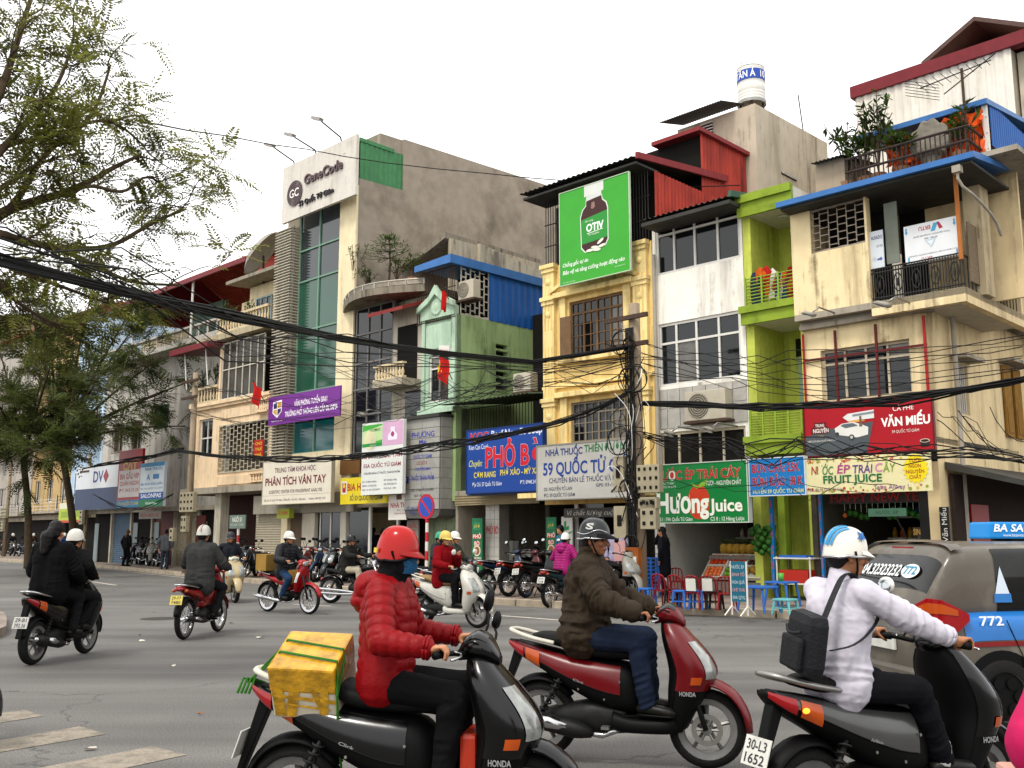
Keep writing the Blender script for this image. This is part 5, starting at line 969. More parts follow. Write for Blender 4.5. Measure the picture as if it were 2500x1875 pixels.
for lb,x0,x1,y0,y1 in(('tall white pharmacy panel with a green logo beside the noodle shop',748,826,1000,1440),('tall white pharmacy panel between the pole and the juice stall',1378,1458,1040,1440)):
 S=vsign(lb,'F',(x0,y0),(x1,y1),-.1,'#cfcfc8',[('NHÀ',.42,.07,.2,.8),('THUỐC',.56,.07,.08,.92),('59',.7,.07,.3,.7),('QUỐC',.83,.07,.1,.9)],'#2f4f8a');S.poly([(.25,.08),(.45,.06),(.45,.16),(.7,.14),(.7,.2),(.25,.22)],'#2f8a4c');S.poly([(.0,.33),(.5,.26),(1,.22),(1,.24),(.5,.29),(0,.36)],'#2f8a4c')
for lb,x0,x1,y0,y1,tx in(('tall blue pillar sign with red letters beside the fruit stall',760,800,612,1140,'BÚNCHẢ'),('tall blue pillar sign with red letters behind the rider in white shirt',1040,1080,598,1130,'BÚNĐẬU')):
 S=Sign(lb,'I',(x0,y0),(x1,y1),-.2,'#1b6ca8',.08)
 for k,ch in enumerate(tx):S.t(ch,.22,.78,.08+.165*k,.075,'#a8283a',bold=.05,outline='#dfe4e8',ow=.035)
S=Sign('little red and yellow house-for-rent plate on the iron grille','D',(333,622),(392,742),-.12,'#a82a1c',.03)
for k,tx in enumerate(('CHO','THUÊ','NHÀ')):S.t(tx,.15,.85,.2+.3*k,.15,'#e0b83c',bold=.03)
S=Sign('small yellow-green snail restaurant box sign under the cream sign','D',(488,1085),(568,1148),-.5,'#8f9a30',.2);S.t('ỐC NÓNG',.1,.9,.45,.35,'#b8402c',bold=.03)
S=Sign('white panel board with upside-down print leaning on the corner balcony','H',(1122,290),(1505,472),-.22,'#d9dbdc',.03)
def flipped(S,txt,u0,u1,v,h,col,bold=.03):return lettering(S.o,txt,0,S.w*(u1-u0),0,S.h*h,col,bold=bold,xf=lambda a,y,z:(S.w*u1-a,-.004,S.h*(1-v)-z))
flipped(S,'ERTU',.28,.5,.14,.1,'#a83a4a',.03);S.poly([(.5,.26),(.56,.06),(.64,.06),(.58,.26)],'#4a9ac0');S.poly([(.62,.05),(.66,.05),(.73,.22),(.66,.24)],'#a8303c');flipped(S,'Vertu aluminium composite panel',.18,.85,.34,.05,'#6a6f78',.0);flipped(S,'ISO 9001 : 2008',.38,.62,.42,.035,'#6a6f78');S.poly([(.38,.46),(.6,.44),(.5,.68)],'#b9c6cf');S.poly([(.42,.5),(.56,.49),(.5,.63)],'#d4dbe0',y=-.008);flipped(S,'ALUMINIUM COMPOSITE PANEL',.05,.97,.82,.03,'#8a9098');flipped(S,'ERTU',.3,.5,.94,.08,'#a83a4a')
for u in(.03,.92):S.poly([(u,.06),(u+.03,.06),(u+.03,.16),(u+.045,.16),(u+.015,.24),(u-.015,.16),(u,.16)],'#4a9ac0');S.poly([(u+.02,.84),(u+.05,.84),(u+.05,.96),(u+.02,.96)],'#4a9ac0')
S=Sign('narrow white panel board with a blue logo at the balcony end','H',(890,325),(995,555),-.24,'#c7cdd2',.03);S.t('ALRADO',.12,.95,.18,.09,'#33406a',bold=.02);S.t('ISO 9001',.5,.95,.42,.06,'#6a7078');S.disc(.3,.75,.14,'#b4bac0');S.poly([(.5,.76),(.75,.74),(.75,.71),(.9,.77),(.75,.83),(.75,.8),(.5,.8)],'#4a5a9a')
tag(MB().box(0,W('H',1085,400,-.2)[0]-W('H',997,400,-.2)[0],0,.03,0,1.35).build('grey_board',mat('olive_board','#6f7468',.6),loc=FP(W('H',997,400,-.2)[0],-.16,W('H',997,540,-.2)[1]),rot=(0,0,FROT)),'plain grey-green board between the two white boards','board')
S=Sign('white and navy bank sign behind the tree trunks','B',(445,1285),(690,1520),1.0,'#c6c9cc',.2);S.rect(0,1,.52,1,'#2c3a58');S.t('DV',.4,.62,.26,.24,'#2a3a78',bold=.04);S.poly([(.68,.1),(.74,.26),(.68,.42),(.62,.26)],'#8a2f3a')
S=Sign('tall red shop sign with a white notice and yellow letters','B',(692,1190),(808,1512),.3,'#a8272c',.12);S.t('CẮT',.2,.8,.28,.12,'#d9b52c',bold=.05);S.rect(.05,.93,.35,.82,'#d9cfca');S.t('BIA GẤU VIP',.1,.9,.46,.09,'#a83a3c',bold=.04);S.t('QUÁN NGON',.1,.9,.58,.07,'#a83a3c',bold=.03);S.t('ĐT: 043.73.25',.1,.9,.7,.05,'#a83a3c',bold=.02);S.rect(0,1,.87,1,'#2f7fae');S.t('ĐC: 49-QUỐC TỬ GIÁM',.08,.92,.93,.05,'#d9c23c',bold=.02)
S=Sign('blue and green pharmacy sign beside the tall red one','B',(815,1262),(940,1505),.2,'#c8d2d8',.14);S.rect(0,1,0,.09,'#3a86ae');S.t('NHÀ THUỐC',.2,.95,.14,.07,'#2f74a8',bold=.03);S.rect(.55,.8,.27,.38,'#2f74a8');S.t('A',.28,.44,.33,.13,'#2f74a8',bold=.05);S.t('Bán buôn dược phẩm',.05,.95,.48,.06,'#2f74a8',bold=.02);S.t('ĐC: 47A QUỐC TỬ GIÁM',.05,.95,.59,.035,'#3a5a70');S.rect(0,1,.68,.84,'#1f4f9a');S.t('SALONPAS',.08,.92,.755,.09,'#e6eaf0',bold=.04);S.rect(0,1,.84,1,'#1f7a4c');S.t('hisamitsu',.3,.75,.92,.06,'#e2ece4',bold=.02)
S=Sign('small lime yellow sign low behind the tree trunks','B',(345,1490),(470,1600),2.0,'#9fae2c',.1);S.rect(0,1,0,.3,'#c9c7ae');S.rect(0,1,.88,1,'#b3402c');S.t('MOBILE',.35,.9,.2,.12,'#5a5a48');S.poly([(.1,.45),(.9,.4),(.9,.7),(.1,.75)],'#7f9420')
S=Sign('dark door sign over a shop behind the parked bikes','B',(805,1540),(930,1578),.8,'#7d776b',.05);S.t('MUA BÁN XE',.08,.92,.5,.5,'#8a3a34',bold=.03)
c=W('D',1497,1070,-3.0);pz=c[1];npg=thing('no_parking_sign','round red and blue no-parking sign on a striped post','road sign',FP(c[0],-3.0,SW),FROT);rN=(W('D',1552,1070,-3.)[0]-W('D',1442,1070,-3.)[0])/2
MB().lathe([(0,-.02),(rN,-.02),(rN,.0),(0,.0)],32,axis='y',c=(0,0,pz-SW)).build('sign_disc',paint('#a81e2c'),npg);MB().lathe([(0,-.024),(rN*.8,-.024),(rN*.8,-.021)],32,axis='y',c=(0,0,pz-SW)).build('blue_field',paint('#2546a0'),npg)
a=rN*.8;MB().add([(-a*.78,-.028,pz-SW+a*.62),(-a*.62,-.028,pz-SW+a*.78),(a*.78,-.028,pz-SW-a*.62),(a*.62,-.028,pz-SW-a*.78)],[(0,1,2,3)]).build('red_slash',paint('#b3242f'),npg)
for k in range(9):MB().cyl((0,.03,k*.25),(0,.03,k*.25+.25),.045,n=10).build('post_band',paint('#b3242f' if k%2 else '#cfcac0'),npg)
c=W('D',222,1172,-3.5);ng=thing('lane_name_sign','small grey lane name plate on a red and white post','road sign',FP(c[0],-3.5,SW),FROT);MB().box(-.5,.5,-.02,.02,c[1]-SW-.22,c[1]-SW+.22).build('plate',paint('#5c6a60'),ng);lettering(ng,'NGÕ 51',-.3,.3,c[1]-SW+.07,.14,'#cfcfc0',y=-.024,bold=.02);lettering(ng,'PHỐ QUỐC TỬ GIÁM',-.4,.4,c[1]-SW-.1,.07,'#b9b9ac',y=-.024)
for k in range(8):MB().cyl((0,.04,k*(c[1]-.1)/8),(0,.04,(k+1)*(c[1]-.1)/8),.045,n=8).build('post_band',paint('#9c2f30' if k%2 else '#c6c2b8'),ng)
# ================================================================ TWO-WHEELERS
M_tyre=mat('tyre_rubber','#121110',.8,var=.2,scale=20,bump=.3,bscale=90)
M_blk=mat('black_plastic','#080808',.55,spec=.12,var=.1,scale=8);M_blkg=mat('black_gloss','#040405',.18,var=.1,scale=5,spec=.4,coat=.0,dirt='#1b1a18',dirtamt=.25,dscale=9)
M_eng=mat('engine_grey','#242423',.5,metal=.5,var=.3,scale=12);M_chr=mat('chrome','#b9b9b9',.18,metal=1.,var=.05)
M_rim=mat('grey_alloy','#7d7c79',.4,metal=.6,var=.15,scale=15);M_seat=mat('seat_vinyl','#0a0a0a',.6,spec=.12,var=.12,scale=6,bump=.15,bscale=50)
M_lens=mat('clear_lens','#8f918d',.12,var=.35,scale=14,metal=.3,coat=.5);M_redl=mat('red_lens','#8a0a10',.18,var=.12,coat=.6);M_orl=mat('amber_lens','#a8430a',.25,var=.12,coat=.6)
M_mir=mat('mirror_glass','#b4b8ba',.05,metal=1.,var=0);M_plate=mat('plate_white','#c9c8c0',.5,var=.1,dirt='#8a857a',dirtamt=.5,dscale=8)
def gloss(h):return mat('gloss_'+h.lstrip('#'),h,.28,var=.08,scale=4,coat=.0,spec=.35,dirt=tuple(c*.5 for c in srgb(h)),dirtamt=.35,dscale=7)
def se(c,q,p):return math.copysign(abs(c)**(2/p),c),math.copysign(abs(q)**(2/p),q)
def interp(secs,v):
 for a,b in zip(secs,secs[1:]):
  if(a[0]-v)*(b[0]-v)<=0 and a[0]!=b[0]:
   k=(v-a[0])/(b[0]-a[0]);k2=k;return tuple(x+(y-x)*k2 for x,y in zip(a,b))
 return secs[0]if abs(v-secs[0][0])<abs(v-secs[-1][0])else secs[-1]
def smooth_secs(secs,n=3):
 out=[];P=[secs[0]]+list(secs)+[secs[-1]]
 for i in range(1,len(P)-2):
  p0,p1,p2,p3=P[i-1],P[i],P[i+1],P[i+2]
  for k in range(n):
   t=k/n;out.append(tuple(.5*(2*b+(c-a)*t+(2*a-5*b+4*c-d)*t*t+(3*b-a-3*c+d)*t**3)for a,b,c,d in zip(p0,p1,p2,p3)))
 out.append(secs[-1]);return out
def loft_x(secs,n=22,a0=0,a1=2*PI,off=0.,v0=None,v1=None,m=None):
 """sections (x, zc, half width, half height, power) lofted along x; an angle/x range gives a panel lying on the same surface (0 = left, 90 = top, 180 = right)"""
 S=smooth_secs(secs,4)
 if v0 is not None:
  k=m or 8;S=[interp(S,v0+(v1-v0)*i/k)for i in range(k+1)]
 full=abs(a1-a0-2*PI)<1e-6;rings=[]
 for(x,zc,hw,hh,p)in S:
  rg=[]
  for k in range(n if full else n+1):
   a=a0+(a1-a0)*k/n;c,q=se(math.cos(a),math.sin(a),p);rg.append((x,(hw+off)*c,zc+(hh+off)*q))
  rings.append(rg)
 b=MB();b.ring_loft(rings,full,closed=full);return b
def loft_z(secs,n=22,a0=0,a1=2*PI,off=0.,v0=None,v1=None,m=None):
 """sections (z, xc, half depth, half width, power) lofted upwards (0 = front, 90 = left, -90 = right)"""
 S=smooth_secs(secs,4)
 if v0 is not None:
  k=m or 8;S=[interp(S,v0+(v1-v0)*i/k)for i in range(k+1)]
 full=abs(a1-a0-2*PI)<1e-6;rings=[]
 for(z,xc,hx,hy,p)in S:
  rg=[]
  for k in range(n if full else n+1):
   a=a0+(a1-a0)*k/n;c,q=se(math.cos(a),math.sin(a),p);rg.append((xc+(hx+off)*c,(hy+off)*q,z))
  rings.append(rg)
 b=MB();b.ring_loft(rings,full,closed=full);return b
_wm={}
def wheel(parent,x,r,w,style,rimr=.72,n=36,yaw=0.,disc=True):
 key=(r,w,style,rimr,n,disc)
 if key not in _wm:
  ri=r*rimr;t=MB();pr=[]
  for k in range(11):a=-.35+(PI+.7)*k/10;pr.append((ri+.012+(r-ri-.012)*max(0,math.sin(a))**.8,-w/2*math.cos(a)))
  pr.append(pr[0]);t.lathe(pr,n,'y');tm=t.mesh('tyre',M_tyre,smooth=True)
  d=MB();d.lathe([(ri-.03,-w*.33),(ri+.012,-w*.4),(ri+.014,w*.4),(ri-.03,w*.33),(ri-.035,0),(ri-.03,-w*.33)],n,'y');d.lathe([(.0,-.06),(.035,-.06),(.045,-.03),(.045,.03),(.035,.06),(0,.06)],14,'y')
  if style=='alloy':
   for k in range(5):
    a=2*PI*k/5+.3;c,s=math.cos(a),math.sin(a);d.tube([(c*.03,0,s*.03),(c*ri*.55,.008,s*ri*.55),(c*(ri-.02),0,s*(ri-.02))],[.026,.018,.022],6,flat=.75)
  else:
   for k in range(18):
    a=2*PI*k/18;a2=a+(.5 if k%2 else-.5);y=.03 if k%4<2 else-.03;d.tube([(math.cos(a2)*.04,y,math.sin(a2)*.04),(math.cos(a)*(ri-.02),0,math.sin(a)*(ri-.02))],.004,4)
  dm=d.mesh('wheel',M_chr if style=='spoke' else M_rim,auto=R(35))
  e=MB();e.lathe([(.07,-.072),(.105,-.072),(.105,-.068),(.07,-.068),(.07,-.072)],24,'y')
  for k in range(6):a=k*PI/3;e.tube([(math.cos(a)*.03,-.07,math.sin(a)*.03),(math.cos(a)*.075,-.07,math.sin(a)*.075)],.008,4)
  _wm[key]=(tm,dm,e.mesh('brake_disc',M_steel))
 tm,dm,em=_wm[key];o=link('wheel',dm,parent,(x,0,r),(0,0,yaw));link('tyre',tm,o)
 if disc:link('brake_disc',em,o)
 return o
def arch(x,r0,r1,w,a0,a1,n=14,th=.012,xtip=0.):
 """mudguard: curved sheet over a wheel centred (x, r0)"""
 rings=[]
 for k in range(n+1):
  a=a0+(a1-a0)*k/n;e=1-.45*abs(2*k/n-1)**3;rg=[]
  for j in range(9):q=-1+2*j/8;rr=r1-.035*q*q;rg.append((x+math.cos(a)*rr,q*w/2*e,r0+math.sin(a)*rr))
  for j in range(8,-1,-1):q=-1+2*j/8;rr=r1-th-.035*q*q;rg.append((x+math.cos(a)*rr,q*w/2*e,r0+math.sin(a)*rr))
  rings.append(rg)
 return MB().ring_loft(rings,True)
def mirror(parent,y,x=.3,z=1.02,up=.24,m=None,big=1.):
 b=MB();sg=1 if y>0 else-1;b.tube(chaikin([(x,y,z),(x+.03,y+sg*.03,z+up*.6),(x+.0,y+sg*.1,z+up)],1),.007,6);o=b.build('mirror',M_blk,parent,smooth=True)
 b=MB();b.ball((0,0,0),(.022,.062*big,.048*big),14,8);b.build('mirror_shell',m or M_blk,o,smooth=True,loc=(x+.01,y+sg*.12,z+up+.03),rot=(0,.15,0))
 b=MB();b.ball((0,0,0),(.008,.054*big,.04*big),14,6);b.build('mirror_glass',M_mir,o,smooth=True,loc=(x-.006,y+sg*.12,z+up+.028),rot=(0,.15,0));return o
def plate(parent,loc,pitch,l1,l2,col=None,w=.19,h=.14):
 o=MB().box(-.004,.004,-w/2,w/2,-h/2,h/2).build('number_plate',col or M_plate,parent,loc=loc,rot=(0,pitch,0),bevel=.003)
 for tx,z in((l1,h*.22),(l2,-h*.24)):
  lettering(o,tx,-w*.38,w*.38,z,h*.32,'#26262a',bold=.02,xf=lambda a,y,zz:(-.006,-a,zz))
 return o
def pipe_exhaust(parent,p0,p1,r,m,m2=None):
 p0,p1=Vector(p0),Vector(p1);d=p1-p0
 b=MB();b.tube([p0,p0+d*.12,p0+d*.2,p0+d*.9,p1,p1-d*.01],[r*.5,r*.85,r,r*.95,r*.7,r*.35],16);o=b.build('exhaust',m,parent,smooth=True)
 q=MB();q.tube([p0+d*.25+Vector((0,-r*.35,.006)),p0+d*.5+Vector((0,-r*.42,.01)),p0+d*.75+Vector((0,-r*.35,.006))],[r*.6,r*.78,r*.55],10);q.build('heat_shield',m2 or M_chr,o,smooth=True)
 b=MB();b.tube([p1-d*.02,p1+d*.07],[r*.55,r*.42],12);b.build('tail_pipe',M_chr,o,smooth=True);return o
def spring(parent,a,b_,r=.03,n=7):
 a,b_=Vector(a),Vector(b_);pts=[];d=(b_-a);x=Vector((0,1,0));y=d.normalized().cross(x)
 for i in range(n*8+1):t=i/(n*8);pts.append(a+d*t+x*(r*math.cos(t*n*2*PI))+y*(r*math.sin(t*n*2*PI)))
 m=MB().tube(pts,.007,5);m.cyl(a,b_,.014,n=8);return m.build('shock_absorber',M_eng,parent,smooth=True)
def handlebar(parent,x,z,w=.34,grip_rise=0.,m=None):
 b=MB();b.tube(chaikin([(x-.1,-w,z+grip_rise),(x-.05,-w*.6,z+grip_rise),(x,-.1,z-.02),(x,.1,z-.02),(x-.05,w*.6,z+grip_rise),(x-.1,w,z+grip_rise)],1),.013,8);o=b.build('handlebar',m or M_blk,parent,smooth=True)
 for s in(-1,1):
  MB().tube([(x-.105,s*(w-.0),z+grip_rise),(x-.07,s*(w-.13),z+grip_rise)],.019,12).build('grip',M_blk,o,smooth=True);MB().tube(chaikin([(x-.05,s*(w-.15),z+grip_rise+.005),(x+.02,s*(w-.12),z+grip_rise-.01),(x-.02,s*(w-.01),z+grip_rise-.02)],1),.007,6).build('brake_lever',M_chr,o,smooth=True)
 return o
def scooter(root,c):
 """step-through scooter: x forward, y left, wheels touch z = 0"""
 P=c.get;wb=.64;r=.26;body=gloss(P('body','#7c0f16'));low=P('low',M_blk);acc=P('accent',body);lux=P('style')=='lux'
 nose=P('nose_mat',body)
 wheel(root,wb,r,.10,'alloy',yaw=P('steer',0));wheel(root,-wb,r+.005,.115,'alloy',disc=False)
 b=MB()
 for s in(-1,1):b.tube([(wb+.0,s*.082,r),(wb-.06,s*.082,r+.18),(wb-.13,s*.075,r+.38)],.02,8)
 b.build('front_fork',M_eng,root,smooth=True)
 fd=arch(wb,r,r+.075,.19,R(-2),R(140));fd.build('front_mudguard',P('fender',body),root,smooth=True)
 ap=[(.26,.44,.06,.12,2.5),(.36,.46,.10,.155,2.6),(.50,.51,.15,.185,2.4),(.62,.545,.175,.20,2.3),(.72,.52,.165,.205,2.3),(.84,.45,.125,.185,2.3),(.93,.40,.085,.14,2.2),(.97,.385,.06,.10,2)]
 if lux:ap=[(z,x,h*1.05,w*1.12,p)for z,x,h,w,p in ap]
 fr=loft_z(ap,26).build('front_apron',low,root,smooth=True)
 loft_z(ap,16,R(-118),R(118),.004,.52 if not lux else .3,.955,12).build('front_cowl',nose,fr,smooth=True)
 for s in(-1,1):
  loft_z(ap,6,s*R(12)if s>0 else R(-52),R(52)if s>0 else R(-12),.009,.60,.84,8).build('headlight' if not lux else 'indicator',M_lens,fr,smooth=True)
  loft_z(ap,5,R(62)if s>0 else R(-86),R(86)if s>0 else R(-62),.009,.565,.615,4).build('front_indicator',M_orl,fr,smooth=True)
 hz=1.0;hd=loft_x([(.27,hz-.03,.05,.03,2),(.31,hz,.10,.055,2.2),(.38,hz+.015,.125,.07,2.2),(.45,hz-.005,.10,.06,2),(.50,hz-.05,.03,.02,2)],20).build('handlebar_cowl',P('headset',nose),root,smooth=True)
 loft_x([(.31,hz,.10,.055,2.2),(.38,hz+.015,.125,.07,2.2),(.45,hz-.005,.10,.06,2)],10,R(35),R(145),.006,.32,.44,6).build('instrument_visor',M_blkg,hd,smooth=True)
 if lux:MB().ball((.47,0,hz-.005),(.035,.085,.05),14,8).build('headlight',M_lens,hd,smooth=True)
 handlebar(root,.33,hz+.0)
 if P('mirrors',True):
  for s in(-1,1):mirror(root,s*.2,.32,hz+.04,.2,P('mirror_mat'))
 loft_x([(.47,.30,.10,.07,3),(.36,.275,.165,.055,4),(.1,.27,.17,.055,4),(-.05,.29,.155,.075,3)],18).build('footboard',low,root,smooth=True)
 MB().box(-.02,.38,-.13,.13,.328,.335).build('floor_mat',M_seat,root)
 loft_x([(.05,.30,.10,.10,2.5),(-.2,.30,.125,.12,2.5),(-.45,.29,.10,.09,2.3),(-.66,.28,.05,.05,2)],16).build('engine',M_eng,root,smooth=True)
 b=MB();b.tube([(-.15,.12,.27),(-.45,.135,.27),(-.68,.12,.26)],[.07,.085,.06],12,flat=.6);b.build('drive_case',M_eng,root,smooth=True)
 tb=[(.17,.46,.08,.13,2.4),(.08,.50,.145,.17,2.6),(-.12,.53,.165,.165,2.6),(-.38,.60,.16,.125,2.5),(-.62,.685,.125,.085,2.3),(-.80,.745,.085,.055,2.2),(-.9,.79,.035,.02,2)]
 if lux:tb=[(x,z,w*1.06,h*1.12,p)for x,z,w,h,p in tb]
 td=loft_x(tb,26).build('tail_body',low if not lux else body,root,smooth=True)
 for s in(0,1):
  a0,a1=(R(-8),R(52))if s==0 else(R(128),R(188));loft_x(tb,6,a0,a1,.005,.02,-.86,16).build('side_panel',P('panel',body),td,smooth=True)
  a0,a1=(R(-30),R(28))if s==0 else(R(152),R(210));loft_x(tb,5,a0,a1,.009,-.76,-.9,4).build('tail_light',M_redl,td,smooth=True);loft_x(tb,4,a0,a1,.011,-.62,-.74,4).build('rear_indicator',M_orl,td,smooth=True)
 st=[(.2,.70,.075,.03,2.5),(.12,.735,.115,.045,2.6),(-.1,.745,.14,.05,2.8),(-.28,.765,.145,.055,2.8),(-.4,.80,.14,.05,2.6),(-.6,.83,.115,.04,2.5),(-.7,.835,.07,.02,2)]
 loft_x(st,22).build('seat',P('seat',M_seat),root,smooth=True)
 gr=P('rail',mat('pale_rail','#8f8b7e',.35,var=.1));b=MB();b.tube(chaikin([(-.5,-.13,.80),(-.68,-.135,.83),(-.86,-.09,.875),(-.89,0,.88),(-.86,.09,.875),(-.68,.135,.83),(-.5,.13,.80)],2),[.016]*1+[.024]*200 if False else .022,8,flat=.7);b.build('grab_rail',gr,root,smooth=True)
 b=arch(-wb,r,r+.06,.15,R(35),R(165));b.build('rear_mudguard',M_blk,root,smooth=True)
 b=MB();b.prism([(-.80,.70),(-.86,.74),(-1.0,.34),(-.975,.33)],'y',-.035,.035);b.build('plate_bracket',M_blk,root,bevel=.008)
 if P('plate'):plate(root,(-.955,0,.52),.33,*P('plate'),P('plate_mat'))
 spring(root,(-.62,-.13,.30),(-.46,-.12,.56))
 pipe_exhaust(root,(-.2,-.155,.21),(-.86,-.175,.32),.062,P('pipe',M_eng),P('shield',M_chr))
 MB().tube([(.0,-.13,.24),(-.12,-.16,.2),(-.22,-.155,.21)],.02,8).build('exhaust_header',M_chr,root,smooth=True)
 if P('parked'):MB().tube([(-.1,.1,.22),(-.16,.17,.02)],.01,6).build('side_stand',M_blk,root)
 MB().box(-.12,-.06,-.2,-.14,.245,.265).build('pillion_peg',M_steel,root)
 def seam(fn,pts):MB().tube(pts,.0028,4).build('panel_seam',M_blk,fn)
 for a in(R(52),R(128),R(-8),R(188)):seam(td,[(x,(s_[2]+.006)*se(math.cos(a),math.sin(a),s_[4])[0],s_[1]+(s_[3]+.006)*se(math.cos(a),math.sin(a),s_[4])[1])for x in np.linspace(.0,-.84,14)for s_ in[interp(smooth_secs(tb,4),x)]])
 for a in(R(-118),R(118)):seam(fr,[(s_[1]+(s_[2]+.005)*se(math.cos(a),math.sin(a),s_[4])[0],(s_[3]+.005)*se(math.cos(a),math.sin(a),s_[4])[1],z)for z in np.linspace(.34,.94,12)for s_ in[interp(smooth_secs(ap,4),z)]])
 for s in(-1,1):MB().tube(chaikin([(.3,s*.16,1.0),(.36,s*.15,1.06),(.44,s*.08,1.0),(.42,s*.05,.9)],2),.006,5).build('brake_cable',M_blk,root)
 for x,z in((-.3,.5),(-.1,.44),(.02,.56)):MB().lathe([(0,0),(.008,0),(.008,.004)],8,'y',c=(x,-.172,z)).build('screw',M_steel,root)
 if P('brand'):
  lettering(root,'HONDA',-.0,.12,.0,.028,'#8f8f8f',bold=.03,xf=lambda a,y,z:(.47+a,-.197+(a-.06)**2*1.5,.505+z))
  lettering(root,P('brand'),0,.085,0,.016,'#8a8a8a',bold=.02,shear=.3,xf=lambda a,y,z:(-.34+a,-.171,.565+z-a*.3))
 for ch in root.children:
  ch.location.x*=.91
  if not ch.name.startswith('wheel'):ch.scale.x=.91
 return root
def moped(root,c):
 """underbone moped with spoked wheels"""
 P=c.get;wb=.62;r=.29;body=gloss(P('body','#8c1418'))
 wheel(root,wb,r,.075,P('wheels','spoke'),.80,yaw=P('steer',0),disc=False);wheel(root,-wb,r,.085,P('wheels','spoke'),.80,disc=False)
 b=MB()
 for s in(-1,1):b.tube([(wb,s*.06,r),(wb-.1,s*.06,r+.3),(wb-.2,s*.05,r+.52)],.02,8)
 b.build('front_fork',M_eng,root,smooth=True)
 arch(wb,r,r+.05,.13,R(10),R(150)).build('front_mudguard',body,root,smooth=True)
 ap=[(.42,.28,.03,.10,3),(.55,.33,.045,.16,3),(.68,.37,.055,.175,3),(.80,.40,.06,.15,2.5),(.92,.42,.06,.085,2.2),(.99,.40,.05,.06,2)]
 fr=loft_z(ap,22).build('leg_shield',P('shield_mat',body),root,smooth=True);loft_z(ap,10,R(-60),R(60),.006,.6,.95,8).build('front_cowl',body,fr,smooth=True)
 for s in(-1,1):loft_z(ap,4,R(50)if s>0 else R(-88),R(88)if s>0 else R(-50),.012,.62,.82,6).build('shield_flash',P('flash',M_lens),fr,smooth=True)
 hd=loft_x([(.30,1.0,.05,.035,2),(.35,1.01,.11,.06,2.2),(.43,1.0,.10,.07,2.2),(.49,.97,.05,.05,2)],18).build('handlebar_cowl',body,root,smooth=True);MB().ball((.475,0,.985),(.03,.08,.05),14,8).build('headlight',M_lens,hd,smooth=True)
 for s in(-1,1):MB().ball((.45,s*.13,.975),(.03,.035,.025),10,6).build('front_indicator',M_orl,hd,smooth=True)
 handlebar(root,.36,1.02)
 if P('mirrors',True):
  for s in(-1,1):mirror(root,s*.22,.34,1.05,.2)
 loft_x([(.36,.66,.05,.05,2),(.2,.55,.055,.06,2),(.0,.50,.06,.07,2),(-.15,.52,.07,.08,2)],14).build('frame_spine',body,root,smooth=True)
 tb=[(.05,.60,.07,.09,2.3),(-.1,.62,.10,.10,2.4),(-.35,.66,.105,.075,2.4),(-.6,.71,.085,.055,2.2),(-.82,.77,.05,.035,2)]
 td=loft_x(tb,20).build('tail_body',body,root,smooth=True)
 loft_x([(-.80,.765,.075,.04,2.2),(-.88,.76,.07,.038,2),(-.92,.755,.03,.02,2)],14).build('tail_light',M_redl,td,smooth=True)
 for s in(-1,1):MB().ball((-.82,s*.1,.73),(.035,.03,.025),10,6).build('rear_indicator',M_orl,td,smooth=True)
 loft_x([(.1,.70,.06,.025,2.5),(.0,.745,.10,.04,2.6),(-.3,.77,.125,.045,2.8),(-.6,.79,.11,.045,2.5),(-.75,.80,.06,.02,2)],20).build('seat',M_seat,root,smooth=True)
 b=MB();b.tube(chaikin([(-.45,-.125,.76),(-.7,-.125,.80),(-.88,-.07,.82),(-.9,0,.82),(-.88,.07,.82),(-.7,.125,.80),(-.45,.125,.76)],2),.014,6);b.build('grab_rail',M_chr,root,smooth=True)
 arch(-wb,r,r+.055,.13,R(40),R(168)).build('rear_mudguard',M_blk,root,smooth=True)
 if P('plate'):plate(root,(-.93,0,.60),.3,*P('plate'),P('plate_mat'))
 b=MB();b.tube([(.28,0,.36),(.05,0,.33)],[.075,.085],12);b.ball((-.02,0,.33),(.16,.12,.11),14,10);b.build('engine',M_eng,root,smooth=True)
 for k in range(6):MB().cyl((.1+k*.03,0,.345+k*.004),(.112+k*.03,0,.345+k*.004),.1,n=14).build('cylinder_fin',M_eng,root)
 b=MB();b.tube([(-.05,.085,.33),(-.62,.085,.29)],[.055,.06],10,flat=.5);b.build('chain_case',M_chr,root,smooth=True)
 b=MB();b.tube([(0,-.05,.3),(-.62,-.07,.29)],.02,6);b.tube([(0,.05,.3),(-.62,.07,.29)],.02,6);b.build('swing_arm',M_blk,root)
 for s in(-1,1):spring(root,(-.58,s*.11,.32),(-.42,s*.11,.62),.026)
 pipe_exhaust(root,(-.1,-.13,.24),(-.85,-.15,.33),.045,P('pipe',M_chr),M_chr);MB().tube(chaikin([(.25,-.04,.33),(.2,-.1,.22),(-.12,-.13,.24)],1),.018,8).build('exhaust_header',M_chr,root,smooth=True)
 for s in(-1,1):MB().tube([(.02,s*.08,.26),(.02,s*.24,.26)],.016,8).build('foot_peg',M_blk,root)
 if P('parked'):MB().tube([(-.05,.08,.24),(-.1,.18,.02)],.01,6).build('side_stand',M_blk,root)
 return root
